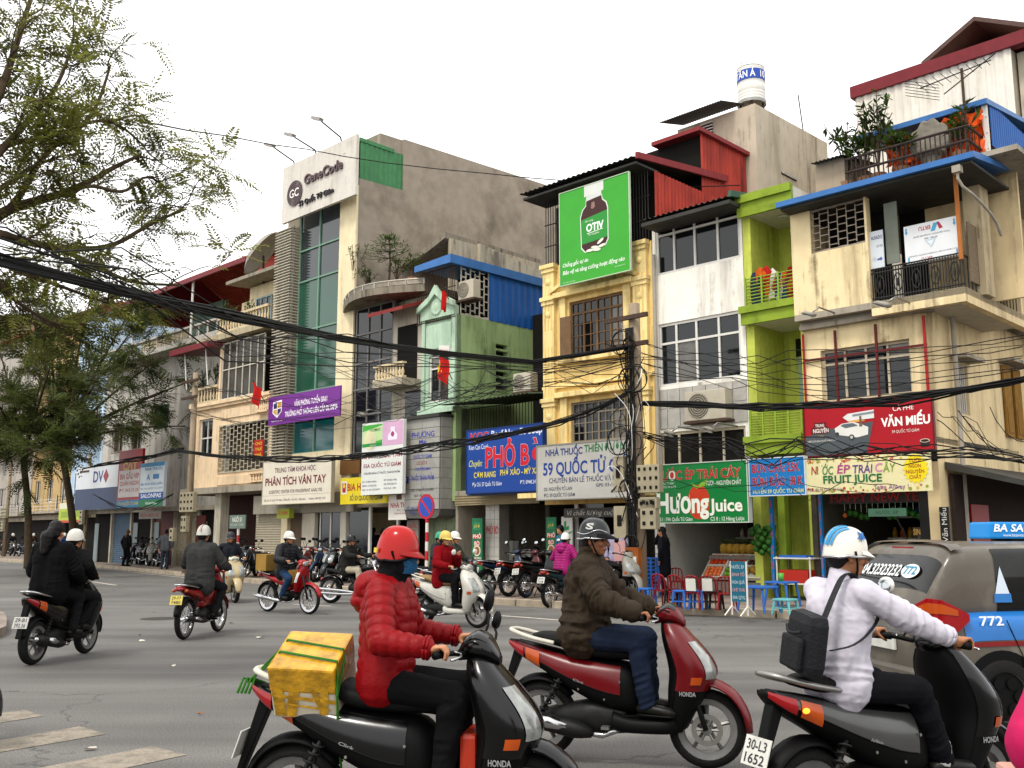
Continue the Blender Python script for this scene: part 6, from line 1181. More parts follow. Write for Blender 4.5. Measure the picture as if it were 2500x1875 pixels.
def cruiser(root,c):
 wb=.72;r=.30
 wheel(root,wb+.06,r,.09,'spoke',.78);wheel(root,-wb,r,.13,'spoke',.70)
 b=MB()
 for s in(-1,1):b.tube([(wb+.06,s*.08,r),(wb-.32,s*.08,1.0)],.022,8)
 b.build('front_fork',M_chr,root,smooth=True)
 arch(wb+.06,r,r+.05,.13,R(30),R(140)).build('front_mudguard',M_blkg,root,smooth=True);arch(-wb,r,r+.06,.18,R(20),R(160)).build('rear_mudguard',M_blkg,root,smooth=True)
 loft_x([(.42,.84,.04,.03,2),(.32,.82,.12,.085,2.2),(.1,.79,.13,.085,2.2),(-.08,.74,.06,.03,2)],20).build('fuel_tank',M_blkg,root,smooth=True)
 loft_x([(-.02,.70,.10,.03,2.5),(-.2,.67,.15,.045,2.5),(-.45,.70,.15,.05,2.5),(-.75,.76,.12,.035,2.5),(-.85,.78,.06,.02,2)],18).build('seat',M_seat,root,smooth=True)
 b=MB();b.tube(chaikin([(.2,-.36,1.06),(.3,-.3,1.08),(.38,-.12,.98),(.38,.12,.98),(.3,.3,1.08),(.2,.36,1.06)],2),.014,8);hb=b.build('handlebar',M_chr,root,smooth=True)
 for s in(-1,1):MB().tube([(.2,s*.36,1.06),(.27,s*.28,1.075)],.02,10).build('grip',M_blk,hb);mirror(root,s*.3,.28,1.08,.12)
 MB().lathe([(0,0),(.06,.01),(.09,.05),(.095,.12),(.0,.125)],18,'x',c=(.36,0,.9)).build('headlight',M_chr,root,smooth=True)
 for a in(.35,-.45):MB().tube([(-.02,0,.36),(-.02+.3*math.sin(a),0,.36+.3*math.cos(a))],[.07,.085],12).build('engine_cylinder',M_eng,root,smooth=True)
 MB().ball((-.04,0,.36),(.2,.15,.13),14,10).build('engine',M_eng,root,smooth=True);b=MB();b.tube([(.5,0,.85),(.35,0,.4),(.0,0,.22),(-.4,0,.25),(-wb,0,r)],.022,8);b.build('frame_tube',M_blk,root,smooth=True)
 for k in(0,1):MB().tube(chaikin([(.1,-.12,.45-k*.05),(.12,-.17,.25),(-.2,-.18,.22+k*.08),(-.95,-.2,.25+k*.09)],2),.032,10).build('exhaust',M_chr,root,smooth=True)
 for s in(-1,1):MB().tube([(.2,s*.1,.28),(.22,s*.26,.28)],.016,8).build('foot_peg',M_chr,root);spring(root,(-.68,s*.12,.32),(-.5,s*.13,.6))
 MB().tube(chaikin([(.3,-.16,.2),(.36,-.2,.4),(.3,-.16,.55)],1),.012,8).build('crash_bar',M_chr,root,smooth=True)
 b=MB();b.ball((-.98,0,.55),(.04,.06,.04),10,6);b.build('tail_light',M_redl,root,smooth=True);plate(root,(-1.0,0,.42),.2,'29-X1','048.21')
 return root
 # ================================================================ PEOPLE
def capsule(b,a,c,ra,rb,n=12):
 a,c=Vector(a),Vector(c);d=c-a;L=d.length
 if L<1e-5:b.ball(a,max(ra,rb),n,8);return
 d/=L;pts=[];rs=[]
 for k in(-.999,-.86,-.5):pts.append(a+d*(ra*k));rs.append(ra*math.sqrt(max(1-k*k,.002)))
 pts.append(a);rs.append(ra);pts.append((a+c)/2);rs.append((ra+rb)/2);pts.append(c);rs.append(rb)
 for k in(.5,.86,.999):pts.append(c+d*(rb*k));rs.append(rb*math.sqrt(max(1-k*k,.002)))
 b.tube(pts,rs,n)
def ell(b,c,r,M=None,n=14,m=10):
 q=MB();q.ball((0,0,0),r,n,m);M=M or Matrix.Identity(3);c=Vector(c);b.add([c+M@Vector(v)for v in q.v],q.f)
def voxel(b,vox,smooth=4):
 me=bpy.data.meshes.new('v');me.from_pydata(b.v,[],b.f)
 bm=bmesh.new();bm.from_mesh(me);bmesh.ops.recalc_face_normals(bm,faces=bm.faces);bm.to_mesh(me);bm.free()
 o=bpy.data.objects.new('v',me);TMP.collection.objects.link(o)
 r=o.modifiers.new('r','REMESH');r.mode='VOXEL';r.voxel_size=vox
 s=o.modifiers.new('s','SMOOTH');s.iterations=smooth;s.factor=.5
 out=baked(o);n=len(out.vertices);co=np.empty(n*3);out.vertices.foreach_get('co',co);nr=np.empty(n*3);out.vertices.foreach_get('normal',nr)
 k=len(out.polygons);fs=[tuple(p.vertices)for p in out.polygons]
 TMP.collection.objects.unlink(o);bpy.data.objects.remove(o);bpy.data.meshes.remove(me);bpy.data.meshes.remove(out)
 return co.reshape(-1,3),nr.reshape(-1,3),fs
_NL=np.random.default_rng(11).random((33,33,33))
def vnoise(p):
 q=np.floor(p).astype(int);f=p-q;f=f*f*(3-2*f);q%=32;x,y,z=q.T;u,v,w=f.T;N=_NL
 c00=N[x,y,z]*(1-u)+N[x+1,y,z]*u;c10=N[x,y+1,z]*(1-u)+N[x+1,y+1,z]*u;c01=N[x,y,z+1]*(1-u)+N[x+1,y,z+1]*u;c11=N[x,y+1,z+1]*(1-u)+N[x+1,y+1,z+1]*u
 return(c00*(1-v)+c10*v)*(1-w)+(c01*(1-v)+c11*v)*w
def fold_noise(p,seed,k=18.,oct=3):
 d=np.zeros(len(p));w=p*(k/3.2)+seed*7.3;w=w+.5*np.stack([vnoise(w*.7+5),vnoise(w*.7+11),vnoise(w*.7+17)],1)
 for o in range(oct):d+=(1-2*np.abs(2*vnoise(w*1.9**o+3*o)-1))/1.9**o
 return d/1.4
def ridge(u,v,seed):return 1-2*np.abs(2*vnoise(np.stack([u,v,np.full(len(u),seed*1.7)],1))-1)
def seg_t(p,a,c):
 a=np.array(a);c=np.array(c);d=c-a;L=np.linalg.norm(d);t=(p-a)@d/(L*L);q=a+np.clip(t,0,1)[:,None]*d;return t*L,np.linalg.norm(p-q,axis=1)
def vmesh(name,co,fs,mats,parent,midx=None):
 me=bpy.data.meshes.new(name);me.from_pydata(co.tolist(),[],fs)
 me.polygons.foreach_set('use_smooth',np.ones(len(fs),dtype=bool))
 if midx is not None:me.polygons.foreach_set('material_index',np.array(midx,dtype=np.int32))
 for m in(mats if isinstance(mats,(list,tuple))else[mats]):me.materials.append(m)
 return link(name,me,parent)
def ik(a,c,l1,l2,pole):
 a,c,pole=Vector(a),Vector(c),Vector(pole);d=c-a;L=min(d.length,(l1+l2)*.999);d.normalize();c=a+d*L
 x=(l1*l1-l2*l2+L*L)/(2*L);h=math.sqrt(max(l1*l1-x*x,0));p=pole-d*pole.dot(d)
 p.normalize();return a+d*x+p*h,c
def cloth(h,rough=.85,sheen=.2):return mat('cloth_'+h.lstrip('#'),h,rough,var=.12,scale=14,bump=.12,bscale=160,spec=.08)
M_skin=mat('skin','#b07a58',.5,var=.08,scale=20);M_hair=mat('black_hair','#120f0e',.5,var=.2,scale=60,bump=.3,bscale=200);M_eye=mat('eye_dark','#1c1412',.2,var=0);M_lip=mat('lip','#8a4a42',.45,var=.05)
def head_frame(c,yaw,pitch):return Matrix.Rotation(yaw,3,'Z')@Matrix.Rotation(pitch,3,'Y')
def person(label,loc,rz,pelvis,lean,hands,feet,st,name='person',group=None):
 """pelvis, hands, feet given in the person's own frame (x forward, y left, z up from the ground)"""
 S=st.get;sc=S('scale',.97);vox=S('vox',.011);near=vox<.008
 root=thing(name,label,'person',loc,rz,group)
 P=Vector(pelvis);up=Vector((math.sin(lean),0,math.cos(lean)));up2=Vector((math.sin(lean*.55),0,math.cos(lean*.55)))
 waist=P+up*.16*sc;chest=waist+up*.20*sc;neck=chest+up2*.17*sc;ty=S('turn',0.)
 RT=Matrix.Rotation(ty,3,'Z');sh=[chest+up2*.115*sc+RT@Vector((0,s*.175*sc,0))for s in(-1,1)]
 HM=head_frame(None,S('head_yaw',0.),S('head_pitch',.1));hc=neck+up2*.045*sc+HM@Vector((.035,0,.105))*sc
 hip=[P+Vector((0,s*.09*sc,-.01))for s in(-1,1)]
 arms=[];legs=[]
 for i,s in enumerate((-1,1)):
  H=hands[i]
  if H is None:H=(P.x+.04,s*.27,P.z-.02)
  H=Vector(H[:3]);el,wr=ik(sh[i],H+Vector((-.06,0,.03))*(1 if hands[i]and len(hands[i])<4 else .3),.285*sc,.25*sc,S('elbow',(-.25,s*.55,-.8))if not S('elbow')else S('elbow')[i]);arms.append((sh[i],el,wr,H))
  F=Vector(feet[i]);kn,an=ik(hip[i],F+Vector((-.03,0,.09)),.425*sc,.415*sc,S('knee',(1,s*.25,.35)));legs.append((hip[i],kn,an,F))
  # ---- body: one continuous surface
 b=MB();e=lambda x,y,z:hc+HM@(Vector((x,y,z))*sc)
 ell(b,e(-.012,0,.03),(.098*sc,.077*sc,.095*sc),HM);ell(b,e(.018,0,-.035),(.070*sc,.060*sc,.085*sc),HM);ell(b,e(.05,0,-.085),(.034*sc,.034*sc,.026*sc),HM)
 if vox<.014:
  capsule(b,e(.082,0,.012),e(.108,0,-.028),.010*sc,.016*sc,8);capsule(b,e(.078,-.03,.03),e(.078,.03,.03),.018*sc,.018*sc,8);capsule(b,e(.083,-.016,-.062),e(.083,.016,-.062),.0115*sc,.0115*sc,8)
  for s in(-1,1):ell(b,e(-.005,s*.076,-.015),(.019*sc,.010*sc,.031*sc),HM);ell(b,e(.055,s*.04,-.025),(.028*sc,.022*sc,.025*sc),HM)
 capsule(b,neck-up2*.05,hc+HM@Vector((-.02,0,-.05)),.056*sc,.052*sc)
 for s in(-1,1):capsule(b,P+Vector((0,s*.06,0)),chest+RT@Vector((0,s*.06,.02)),.10*sc,.10*sc)
 capsule(b,sh[0],sh[1],.06*sc,.06*sc);capsule(b,chest,neck,.09*sc,.05*sc)
 fr_=max(.0088,vox*.95)if near else max(.0095,vox*.9)
 for i,s in enumerate((-1,1)):
  a,el,wr,H=arms[i];capsule(b,a,el,.046*sc,.038*sc);capsule(b,el,wr,.038*sc,.026*sc)
  d=(wr-el).normalized()
  gripping=hands[i]is not None and len(hands[i])==3
  if gripping:
   pc=H+Vector((-.038,0,.018));capsule(b,wr,pc,.024*sc,.03*sc);ell(b,pc+Vector((.008,0,.008)),(.034,.040,.019))
   for k,(yo,ln)in enumerate(((-.033,.88),(-.011,1.),(.011,.96),(.033,.8))):
    yk=yo;pts=[H+Vector((-.022,yk,.034)),H+Vector((.016*ln,yk,.037)),H+Vector((.036*ln,yk,.012)),H+Vector((.026*ln,yk,-.018))]
    for q in range(3):capsule(b,pts[q],pts[q+1],fr_*(1.05-.07*q),fr_*(1.-.08*q),8)
   ys=-s*.042;pts=[pc+Vector((.0,ys*.7,-.005)),H+Vector((-.008,ys,-.014)),H+Vector((.016,ys,-.026))]
   for q in range(2):capsule(b,pts[q],pts[q+1],fr_*1.15,fr_,8)
  else:
   f=d;side=Vector((0,1,0));side=(side-f*side.dot(f)).normalized();nrm=f.cross(side);pc=wr+f*.05;ell(b,pc,(.03,.04,.035));capsule(b,wr,pc,.024,.03)
   for k,ln in enumerate((.85,1.,.95,.78)):
    o=pc+f*.03+side*((k-1.5)*.019);m1=o+f*.032*ln-nrm*.006*s;m2=m1+f*.024*ln-nrm*.016*s
    capsule(b,o,m1,fr_,fr_*.95,8);capsule(b,m1,m2,fr_*.95,fr_*.85,8)
   o=pc+side*(.035*(1 if s<0 else-1));capsule(b,o,o+f*.035+side*(.02*(1 if s<0 else-1)),fr_*1.1,fr_,8)
  a,kn,an,F=legs[i];capsule(b,a,kn,.072*sc,.05*sc);capsule(b,kn,an,.05*sc,.034*sc);capsule(b,F+Vector((-.06,0,.045)),F+Vector((.08,s*.01,.04)),.024,.02)
 co,nr,fs=voxel(b,vox,3 if near else 2)
 L=(co-np.array(hc))@np.array(HM)/sc
 if vox<.014:
  for s in(-1,1):
   g=np.exp(-(((L[:,1]-s*.032)/.016)**2+((L[:,2]-.006)/.011)**2))*(L[:,0]>.03);co-=nr*(g*.007)[:,None]
 if vox<.014:
  cen=np.array([np.mean(L[list(f)],axis=0)for f in fs]);mi=np.zeros(len(fs),int)
  for s in(-1,1):
   mi[(((cen[:,1]-s*.032)/.014)**2+((cen[:,2]-.005)/.0065)**2<1)&(cen[:,0]>.05)]=1;mi[(np.abs(cen[:,1]-s*.034)<.019)&(np.abs(cen[:,2]-.029+.12*np.abs(np.abs(cen[:,1])-.03))<.0055)&(cen[:,0]>.05)]=2
  mi[(((cen[:,1])/.024)**2+((cen[:,2]+.062)/.010)**2<1)&(cen[:,0]>.07)]=3
 else:mi=None
 vmesh('body',co,fs,[S('skin',M_skin),M_eye,M_hair,M_lip],root,mi)
 # ---- jacket or shirt
 jm=S('top');puff=S('puff',0.);th=S('thick',.018)
 b=MB();hem=P+up*-.02+Vector((0,0,S('hem',-.03)))
 bw=S('girth',1.)
 for s in(-1,1):
  capsule(b,hem+Vector((0,s*.075*bw,0)),waist+Vector((0,s*.07*bw,0)),(.115+th)*sc*bw,(.108+th)*sc*bw);capsule(b,waist+Vector((0,s*.07*bw,0)),chest+RT@Vector((.0,s*.075*bw,.02)),(.108+th)*sc*bw,(.112+th)*sc*bw)
  capsule(b,chest+RT@Vector((-.01,s*.07,.03)),sh[(s+1)//2]+Vector((0,-s*.02,-.005)),(.10+th)*sc,(.062+th)*sc)
 capsule(b,sh[0],sh[1],(.055+th)*sc,(.055+th)*sc);capsule(b,chest+up2*.06,neck+up2*S('collar',.02),(.09+th)*sc,(.052+th*.6)*sc)
 if S('hood'):
  hb=neck+up2*-.03+Vector((-.10,0,.0));ell(b,hb,(.085,.13,.085));ell(b,hb+Vector((-.03,0,-.06)),(.07,.11,.07));capsule(b,hb+Vector((.05,-.1,.03)),hb+Vector((.13,-.085,.01)),.045,.04);capsule(b,hb+Vector((.05,.1,.03)),hb+Vector((.13,.085,.01)),.045,.04)
 for i,s in enumerate((-1,1)):
  a,el,wr,H=arms[i];w2=wr+(el-wr).normalized()*S('sleeve',.012);capsule(b,a,el,(.058+th)*sc,(.05+th)*sc);capsule(b,el,w2,(.05+th)*sc,(.034+th*.8)*sc)
 v2=S('vox_top',max(vox,.009));co,nr,fs=voxel(b,v2,4)
 cut=hem.z-.10*sc
 wr_=S('wrinkle',.006)
 disp=wr_*fold_noise(co,S('seed',1),S('fold',22.))
 for i in(0,1):
  a,el,wr,H=arms[i];t1,d1=seg_t(co,a,el);t2,d2=seg_t(co,el,wr);on=np.minimum(d1,d2)<(.1+th)
  L1=(el-a).length;u=np.where(d1<d2,t1,L1+t2);armv=on&(np.minimum(d1,d2)<np.abs((co-np.array(chest))[:,1])+.2)
  far=np.abs((co@np.array(RT.col[1])))>.12*sc
  if puff:disp=np.where(on&far,np.maximum(disp*.5,-.004)+puff*(np.abs(np.sin(u*PI/.052))**.7-.6),disp)
  else:disp=np.where(on&far,disp*.6+wr_*(.5+1.1*np.exp(-((u-L1)/.1)**2)+.8*np.exp(-((u-L1-.22)/.06)**2))*ridge(u*26+co[:,2]*7+co[:,0]*5,co[:,1]*9+co[:,0]*7,S('seed',1)),disp)
 if puff:
  u=(co-np.array(P))@np.array(up);tor=np.abs(co[:,1])<.16*sc;disp=np.where(tor&(u<.42),puff*1.1*(np.abs(np.sin(u*PI/.058+.35*np.sin(co[:,1]*9+co[:,0]*6)))**.6-.6)+disp*.8,disp)
 else:
  u=(co-np.array(P))@np.array(up);disp+=wr_*1.3*np.exp(-((u-.06)/.11)**2)*ridge(u*24+co[:,1]*3,co[:,1]*8+co[:,0]*8,S('seed',1)+3)
 co=co+nr*disp[:,None]
 jk=vmesh(S('top_name','jacket'),co,fs,jm,root)
 for i,s in enumerate((-1,1)):
  a,el,wr,H=arms[i];d=(wr-el).normalized();x=d.cross(Vector((0,0,1))).normalized();y=d.cross(x);c=wr-d*S('sleeve',.012)+d*.012;rr=(.036+th*.8)*sc
  for q in(0,1):MB().tube([c-d*(.016*q)+x*(math.cos(t)*rr)+y*(math.sin(t)*rr)for t in np.linspace(0,2*PI,17)],.008,6).build('cuff',jm,jk,smooth=True)
 if near:
  b=MB();b.tube([P+up*.03+Vector((.07,-(.155*bw+th)*sc,0)),P+up*.13+Vector((.03,-(.15*bw+th)*sc,0))],.004,5);b.build('pocket_zip',M_blk,jk)
  # ---- trousers
 b=MB();tt=S('leg_thick',.014)
 for s in(-1,1):capsule(b,P+Vector((0,s*.07,.0)),P+up*.1+Vector((0,s*.06,0)),(.108+tt)*sc,(.10+tt*.6)*sc)
 for i in(0,1):
  a,kn,an,F=legs[i];capsule(b,a,kn,(.078+tt)*sc,(.058+tt)*sc);capsule(b,kn,an+(kn-an).normalized()*S('cuff',.0),(.056+tt)*sc,(.042+tt)*sc)
 co,nr,fs=voxel(b,v2,4);dd=.006*fold_noise(co,S('seed',1)+9,20)
 for i in(0,1):
  a,kn,an,F=legs[i];t2,d2=seg_t(co,kn,an);t1,d1=seg_t(co,a,kn);dd=np.where(d2<d1,dd+.005*ridge(t2*22+co[:,0]*6,co[:,1]*12+co[:,0]*8,4),dd);dk=np.linalg.norm(co-np.array(kn),axis=1);dd+=.005*np.exp(-(dk/.09)**2)*ridge(co[:,2]*30,co[:,1]*14,8)
 vmesh('trousers',co+nr*dd[:,None],fs,S('bottom',cloth('#161618')),root)
 # ---- shoes
 for i,s in enumerate((-1,1)):
  F=legs[i][3];f=Vector((1,s*.12,0)).normalized();q=MB();g=F+Vector((0,0,.0));pts=[g-f*.10+Vector((0,0,.045)),g-f*.04+Vector((0,0,.055)),g+f*.05+Vector((0,0,.045)),g+f*.13+Vector((0,0,.033)),g+f*.165+Vector((0,0,.028))]
  q.tube(pts,[.028,.044,.043,.042,.018],12,flat=.85);so=q.build('shoe',S('shoe',mat('black_shoe','#15130f',.4,var=.1)),root,smooth=True)
  q=MB();q.tube([p+Vector((0,0,-p.z+g.z+.012))for p in pts],[.03,.042,.042,.044,.02],12,flat=.3);q.build('sole',S('sole',M_blk),so,smooth=True)
  if S('socks'):capsule_o=MB();capsule(capsule_o,legs[i][2]+Vector((0,0,.06)),legs[i][2]+Vector((.0,0,-.02)),.047,.045);capsule_o.build('sock',S('socks'),root,smooth=True)
  # ---- hair, helmet, mask, glasses
 def HP(x,y,z):return hc+HM@(Vector((x,y,z))*sc)
 hl=S('hair','short')
 if hl:
  b=MB();ell(b,e(-.022,0,.042),(.103*sc,.086*sc,.096*sc),HM);ell(b,e(-.055,0,-.02),(.055*sc,.072*sc,.07*sc),HM)
  if hl=='long':ell(b,e(-.06,0,-.08),(.05*sc,.075*sc,.09*sc),HM);capsule(b,e(-.07,0,-.1),e(-.10,0,-.2),.06*sc,.05*sc)
  if hl=='pony':
   capsule(b,e(-.09,.0,.02),e(-.16,.02,-.06),.05*sc,.07*sc);capsule(b,e(-.16,.02,-.06),e(-.17,.03,-.24),.075*sc,.045*sc);ell(b,e(-.03,0,.09),(.08*sc,.075*sc,.06*sc),HM)
  if hl=='hoodie':ell(b,e(.0,0,-.05),(.09*sc,.085*sc,.10*sc),HM);capsule(b,neck,e(-.02,0,-.08),.085*sc,.08*sc)
  co,nr,fs=voxel(b,max(vox,.009),3);Lh=(co-np.array(hc))@np.array(HM)/sc
  co=co+nr*(.006*fold_noise(co,5,60))[:,None]
  vmesh('hair' if hl!='hoodie' else 'neck_scarf',co,fs,S('hair_mat',M_hair),root)
 hm=S('helmet')
 if hm:
  rx,ry,rz_=.122*sc,.106*sc,.122*sc;b=MB();rings=[];cb=S('helmet_cut',-.03);N=32
  for k in range(11):
   ph=PI/2*k/10;rg=[]
   for j in range(N):
    a=2*PI*j/N;low=cb-.028*(math.cos(a)<-.2)*abs(math.cos(a))-(.035 if S('helmet_ears')else .012)*max(0,abs(math.sin(a))-.5)*2;zz=low*(1-math.sin(ph))**2 if k else low;rad=math.cos(ph)**.82
    rg.append(HP(-.012+rx/sc*rad*math.cos(a),ry/sc*rad*math.sin(a),.035+zz+rz_/sc*math.sin(ph)))
   rings.append(rg)
  b.ring_loft(rings,False);b.f.append(tuple(len(b.v)-N+j for j in range(N)));b.m.append(0);h=b.build('helmet',hm,root,smooth=True)
  MB().tube([Vector(p)for p in rings[0]]+[Vector(rings[0][0])],.0075,8).build('helmet_rim',S('rim',M_blk),h,smooth=True)
  b=MB();inner=[HP(-.012+(rx/sc-.006)*math.cos(a),(ry/sc-.004)*math.sin(a),.035+cb+.03)for a in np.linspace(-1.1,1.1,13)];vl=S('visor_len',.065);outer=[HP(-.012+(rx/sc+vl*math.cos(a*1.25))*math.cos(a),(ry/sc+.004)*math.sin(a),.035+cb+.012-.012*math.cos(a))for a in np.linspace(-1.1,1.1,13)]
  V=inner+outer+[p+Vector((0,0,-.006))for p in outer]+[p+Vector((0,0,-.006))for p in inner];n_=13;F_=[]
  for k in range(n_-1):F_+=[(k,k+1,n_+k+1,n_+k),(n_+k,n_+k+1,2*n_+k+1,2*n_+k),(2*n_+k,2*n_+k+1,3*n_+k+1,3*n_+k)]
  b.add(V,F_);b.build('peak',S('peak',hm),h,smooth=True)
  b=MB()
  for s in(-1,1):b.tube(chaikin([HP(.0,s*.112,.02),HP(.03,s*.085,-.06),HP(.05,s*.02,-.122),HP(.05,0,-.124)],1),.006,6)
  b.build('chin_strap',M_blk,h)
  st['_hp']=HP;st['_h']=h
 if S('mask'):
  b=MB();rings=[]
  for k in range(7):
   z=.0-.105*k/6;rg=[]
   for j in range(15):a=R(-80)+R(160)*j/14;bulge=.012*math.sin(PI*k/6);rg.append(HP(.018+(.092+bulge-.012*(k/6))*math.cos(a),(.076-.01*k/6)*math.sin(a),z+.01))
   rings.append(rg)
  b.ring_loft(rings,False,closed=False);b.build('face_mask',S('mask'),root,smooth=True)
 if S('glasses'):
  b=MB()
  for s in(-1,1):b.tube([HP(.098,s*.033+.021*math.cos(a),.006+.015*math.sin(a))for a in np.linspace(0,2*PI,13)],.0022,5);b.tube([HP(.096,s*.054,.01),HP(-.01,s*.08,.012)],.002,5)
  b.tube([HP(.1,-.012,.01),HP(.1,.012,.01)],.002,5);b.build('glasses',M_blk,root)
 st['_arms']=arms;st['_sh']=sh;st['_P']=P;st['_neck']=neck;st['_chest']=chest;st['_root']=root
 return root
def rider(label,loc,rz,st,px=-.12,pz=.84,lean=.12,kind='scooter',hands=None,feet=None,group=None):
 if hands is None:hands={'scooter':((.222,-.29,1.0),(.222,.29,1.0)),'moped':((.275,-.29,1.02),(.275,.29,1.02)),'cruiser':((.225,-.33,1.065),(.225,.33,1.065))}[kind]
 if feet is None:feet={'scooter':((.23,-.13,.335),(.21,.13,.335)),'moped':((.04,-.19,.275),(.04,.19,.275)),'cruiser':((.24,-.22,.295),(.24,.22,.295))}[kind]
 return person(label,loc,rz,(px,0,pz),lean,hands,feet,st,group=group)
 # ================================================================ TRAFFIC
def bike(name,label,cat,kind,loc,yaw,conf,lean=0.,group='motorbikes and scooters'):
 o=thing(name,label,cat,(loc[0],loc[1],loc[2]if len(loc)>2 else 0),yaw,group);{'scooter':scooter,'moped':moped,'cruiser':cruiser}[kind](o,conf)
 if lean:o.rotation_euler[0]=lean
 return o
def two_wheels(r,rear,front,half=.64):
 a,c=ground(r,*rear),ground(r,*front);y=math.atan2(c.y-a.y,c.x-a.x);return((a+c)/2),y
def from_front(r,px,yaw,half=.64):a=ground(r,*px);return a-Vector((math.cos(yaw),math.sin(yaw),0))*half
def from_rear(r,px,yaw,half=.64):a=ground(r,*px);return a+Vector((math.cos(yaw),math.sin(yaw),0))*half
# ---- 1 red puffer jacket on a black scooter with a taped carton
L1,Y1=Vector((-.5,5.0,0)),R(-10)
bike('scooter','black scooter carrying the taped yellow carton','scooter','scooter',L1,Y1,dict(body='#141416',panel=M_blkg,nose_mat=M_blkg,fender=M_blkg,headset=M_blkg,brand='Click',mirrors=False,low=M_blk,plate=('29-L5','514.07'),rail=MATS.get('pale_rail')or mat('pale_rail','#b8b4a6',.35,var=.1)))
mr=[o for o in COL.objects if o.name.startswith('scooter')][0]
mirror(mr,.2,.32,1.02,.16,None,1.3);mirror(mr,.2,.36,.98,.1)
MB().box(.28,.36,-.15,.15,.34,.62).build('inner_panel',gloss('#9c2a14'),mr,bevel=.02)
p1=dict(vox=.0065,vox_top=.008,top=mat('red_puffer','#7a0309',.5,var=.15,scale=9,spec=.15,bump=.2,bscale=45),puff=.008,thick=.024,hood=True,collar=.09,head_yaw=-.1,head_pitch=.12,hair='hoodie',hair_mat=cloth('#121214'),hem=.02,helmet=mat('red_helmet','#a00a05',.15,var=.05,spec=.3),peak=mat('red_peak','#8a0804',.15,var=.05,spec=.3),rim=M_blk,visor_len=.045,helmet_cut=-.035,helmet_ears=True,mask=mat('blue_dotted_mask','#1d4f74',.8,var=.5,scale=90),bottom=cloth('#0d0d0f'),seed=3,scale=.92,wrinkle=.003)
rider('rider in a red quilted jacket, red helmet and blue face mask',L1,Y1,p1,px=-.13,pz=.835,lean=.03)
HP=p1['_hp'];b=MB();b.box(-.003,.003,-.012,.012,-.012,.012);b.build('helmet_sticker',paint('#c9b23c'),p1['_h'],loc=HP(-.105,-.085,.012),rot=(0,.1,.9))
M_tape=mat('brown_tape','#c08f1e',.16,var=.45,scale=14,coat=.5,bump=.5,bscale=22);M_cart=mat('pale_carton','#c9bfa8',.8,var=.12)
cb=thing('taped_carton','big carton wrapped in yellow-brown tape tied on the black scooter','carton',L1+Vector((0,0,.0)),Y1);cw,cd,chh=.165,.165,.28
cx_,cz_=0,0
cbo=cb;cb=MB().box(-.1,.1,-.1,.1,.02,.1).build('carton_body',M_cart,cbo,loc=(-.5,.02,.735),rot=(.46,.03,.04))
MB().box(cx_-cw,cx_+cw,-cd,cd,cz_,cz_+chh).build('box',M_cart,cb,bevel=.012)
def strip(pts,name='tape_strip'):MB().add(pts,[(0,1,2,3)]).build(name,M_tape,cb)
MB().box(cx_-cw-.003,cx_+cw+.003,-cd-.003,cd+.003,cz_+chh*.52,cz_+chh+.003).build('tape_wrap',M_tape,cb,bevel=.012)
yv=-cd-.005
for(u0,u1,v0,v1,sk)in((.03,.2,0.06,.6,.02),(.3,.46,.05,.6,-.1),(.62,.72,.1,.6,.15),(.0,1,.34,.44,.0),(.78,.9,.12,.6,-.05),(.1,.9,.2,.27,.0)):
 X=lambda u:cx_-cw+2*cw*u;Z=lambda v:cz_+chh*v
 if sk==0:strip([(X(u0),yv-random.random()*.002,Z(v0+.1)),(X(u1),yv-.001,Z(v0)),(X(u1),yv-.001,Z(v1-.02)),(X(u0),yv-.001,Z(v1+.06))])
 else:strip([(X(u0+sk),yv-random.random()*.002,Z(v0)),(X(u1+sk),yv-.001,Z(v0)),(X(u1),yv-.001,Z(v1)),(X(u0),yv-.001,Z(v1))])
M_rope=mat('green_rope','#2f6a1c',.8,var=.2)
b=MB()
for q in(.3,.62):b.tube([(-cw-.2,.02,.06),(-cw-.01,cd*(1-2*q),chh-.03),(-cw+.02,cd*(1-2*q),chh+.012),(cw,cd*(1-2*q)-.06,chh+.012),(cw+.01,cd*(1-2*q)-.1,chh-.04),(cw+.012,-cd-.012,chh*.55),(cw+.0,-cd-.02,-.05),(cw-.01,-cd+.0,-.35)],.006,6)
for k in range(4):b.tube([(-cw-.24+.02*k,-.03,.03),(-cw-.21+.02*k,-.0,.1),(-cw-.18+.02*k,.05,.04)],.007,6)
b.build('rope',M_rope,cb)
# ---- 2 brown jacket on a dark red scooter
L2,Y2=Vector((.77,7.05,0)),R(-18)
bike('scooter','dark red scooter ridden by the man in the brown jacket','scooter','scooter',L2,Y2,dict(body='#5e060c',brand='Click',mirrors=False,low=M_blk,plate=('30-H7','219.44'),steer=.1))
p2=dict(vox=.0065,vox_top=.008,top=mat('brown_jacket','#2e251b',.7,var=.15,scale=10,bump=.1,bscale=80,spec=.1),hem=.01,thick=.03,wrinkle=.016,fold=30,head_yaw=-.12,head_pitch=.1,helmet=mat('matte_black_helmet','#1d1f20',.3,var=.05,coat=.3),peak=M_blk,rim=M_chr,visor_len=.07,helmet_cut=-.015,bottom=cloth('#1a2233'),seed=5,skin=mat('skin_tan','#8a5a40',.5,var=.1,scale=20),scale=.99,collar=.05,girth=1.05)
rider('man in a brown jacket and black helmet on the dark red scooter',L2,Y2,p2,px=-.27,pz=.855,lean=.10)
HP=p2['_hp'];h=p2['_h']
b=MB();b.tube(chaikin([HP(-.11,-.088,.04),HP(-.03,-.122,.03),HP(.05,-.108,.08),HP(.11,-.06,.06)],2),.004,6);b.build('helmet_line',M_chr,h)
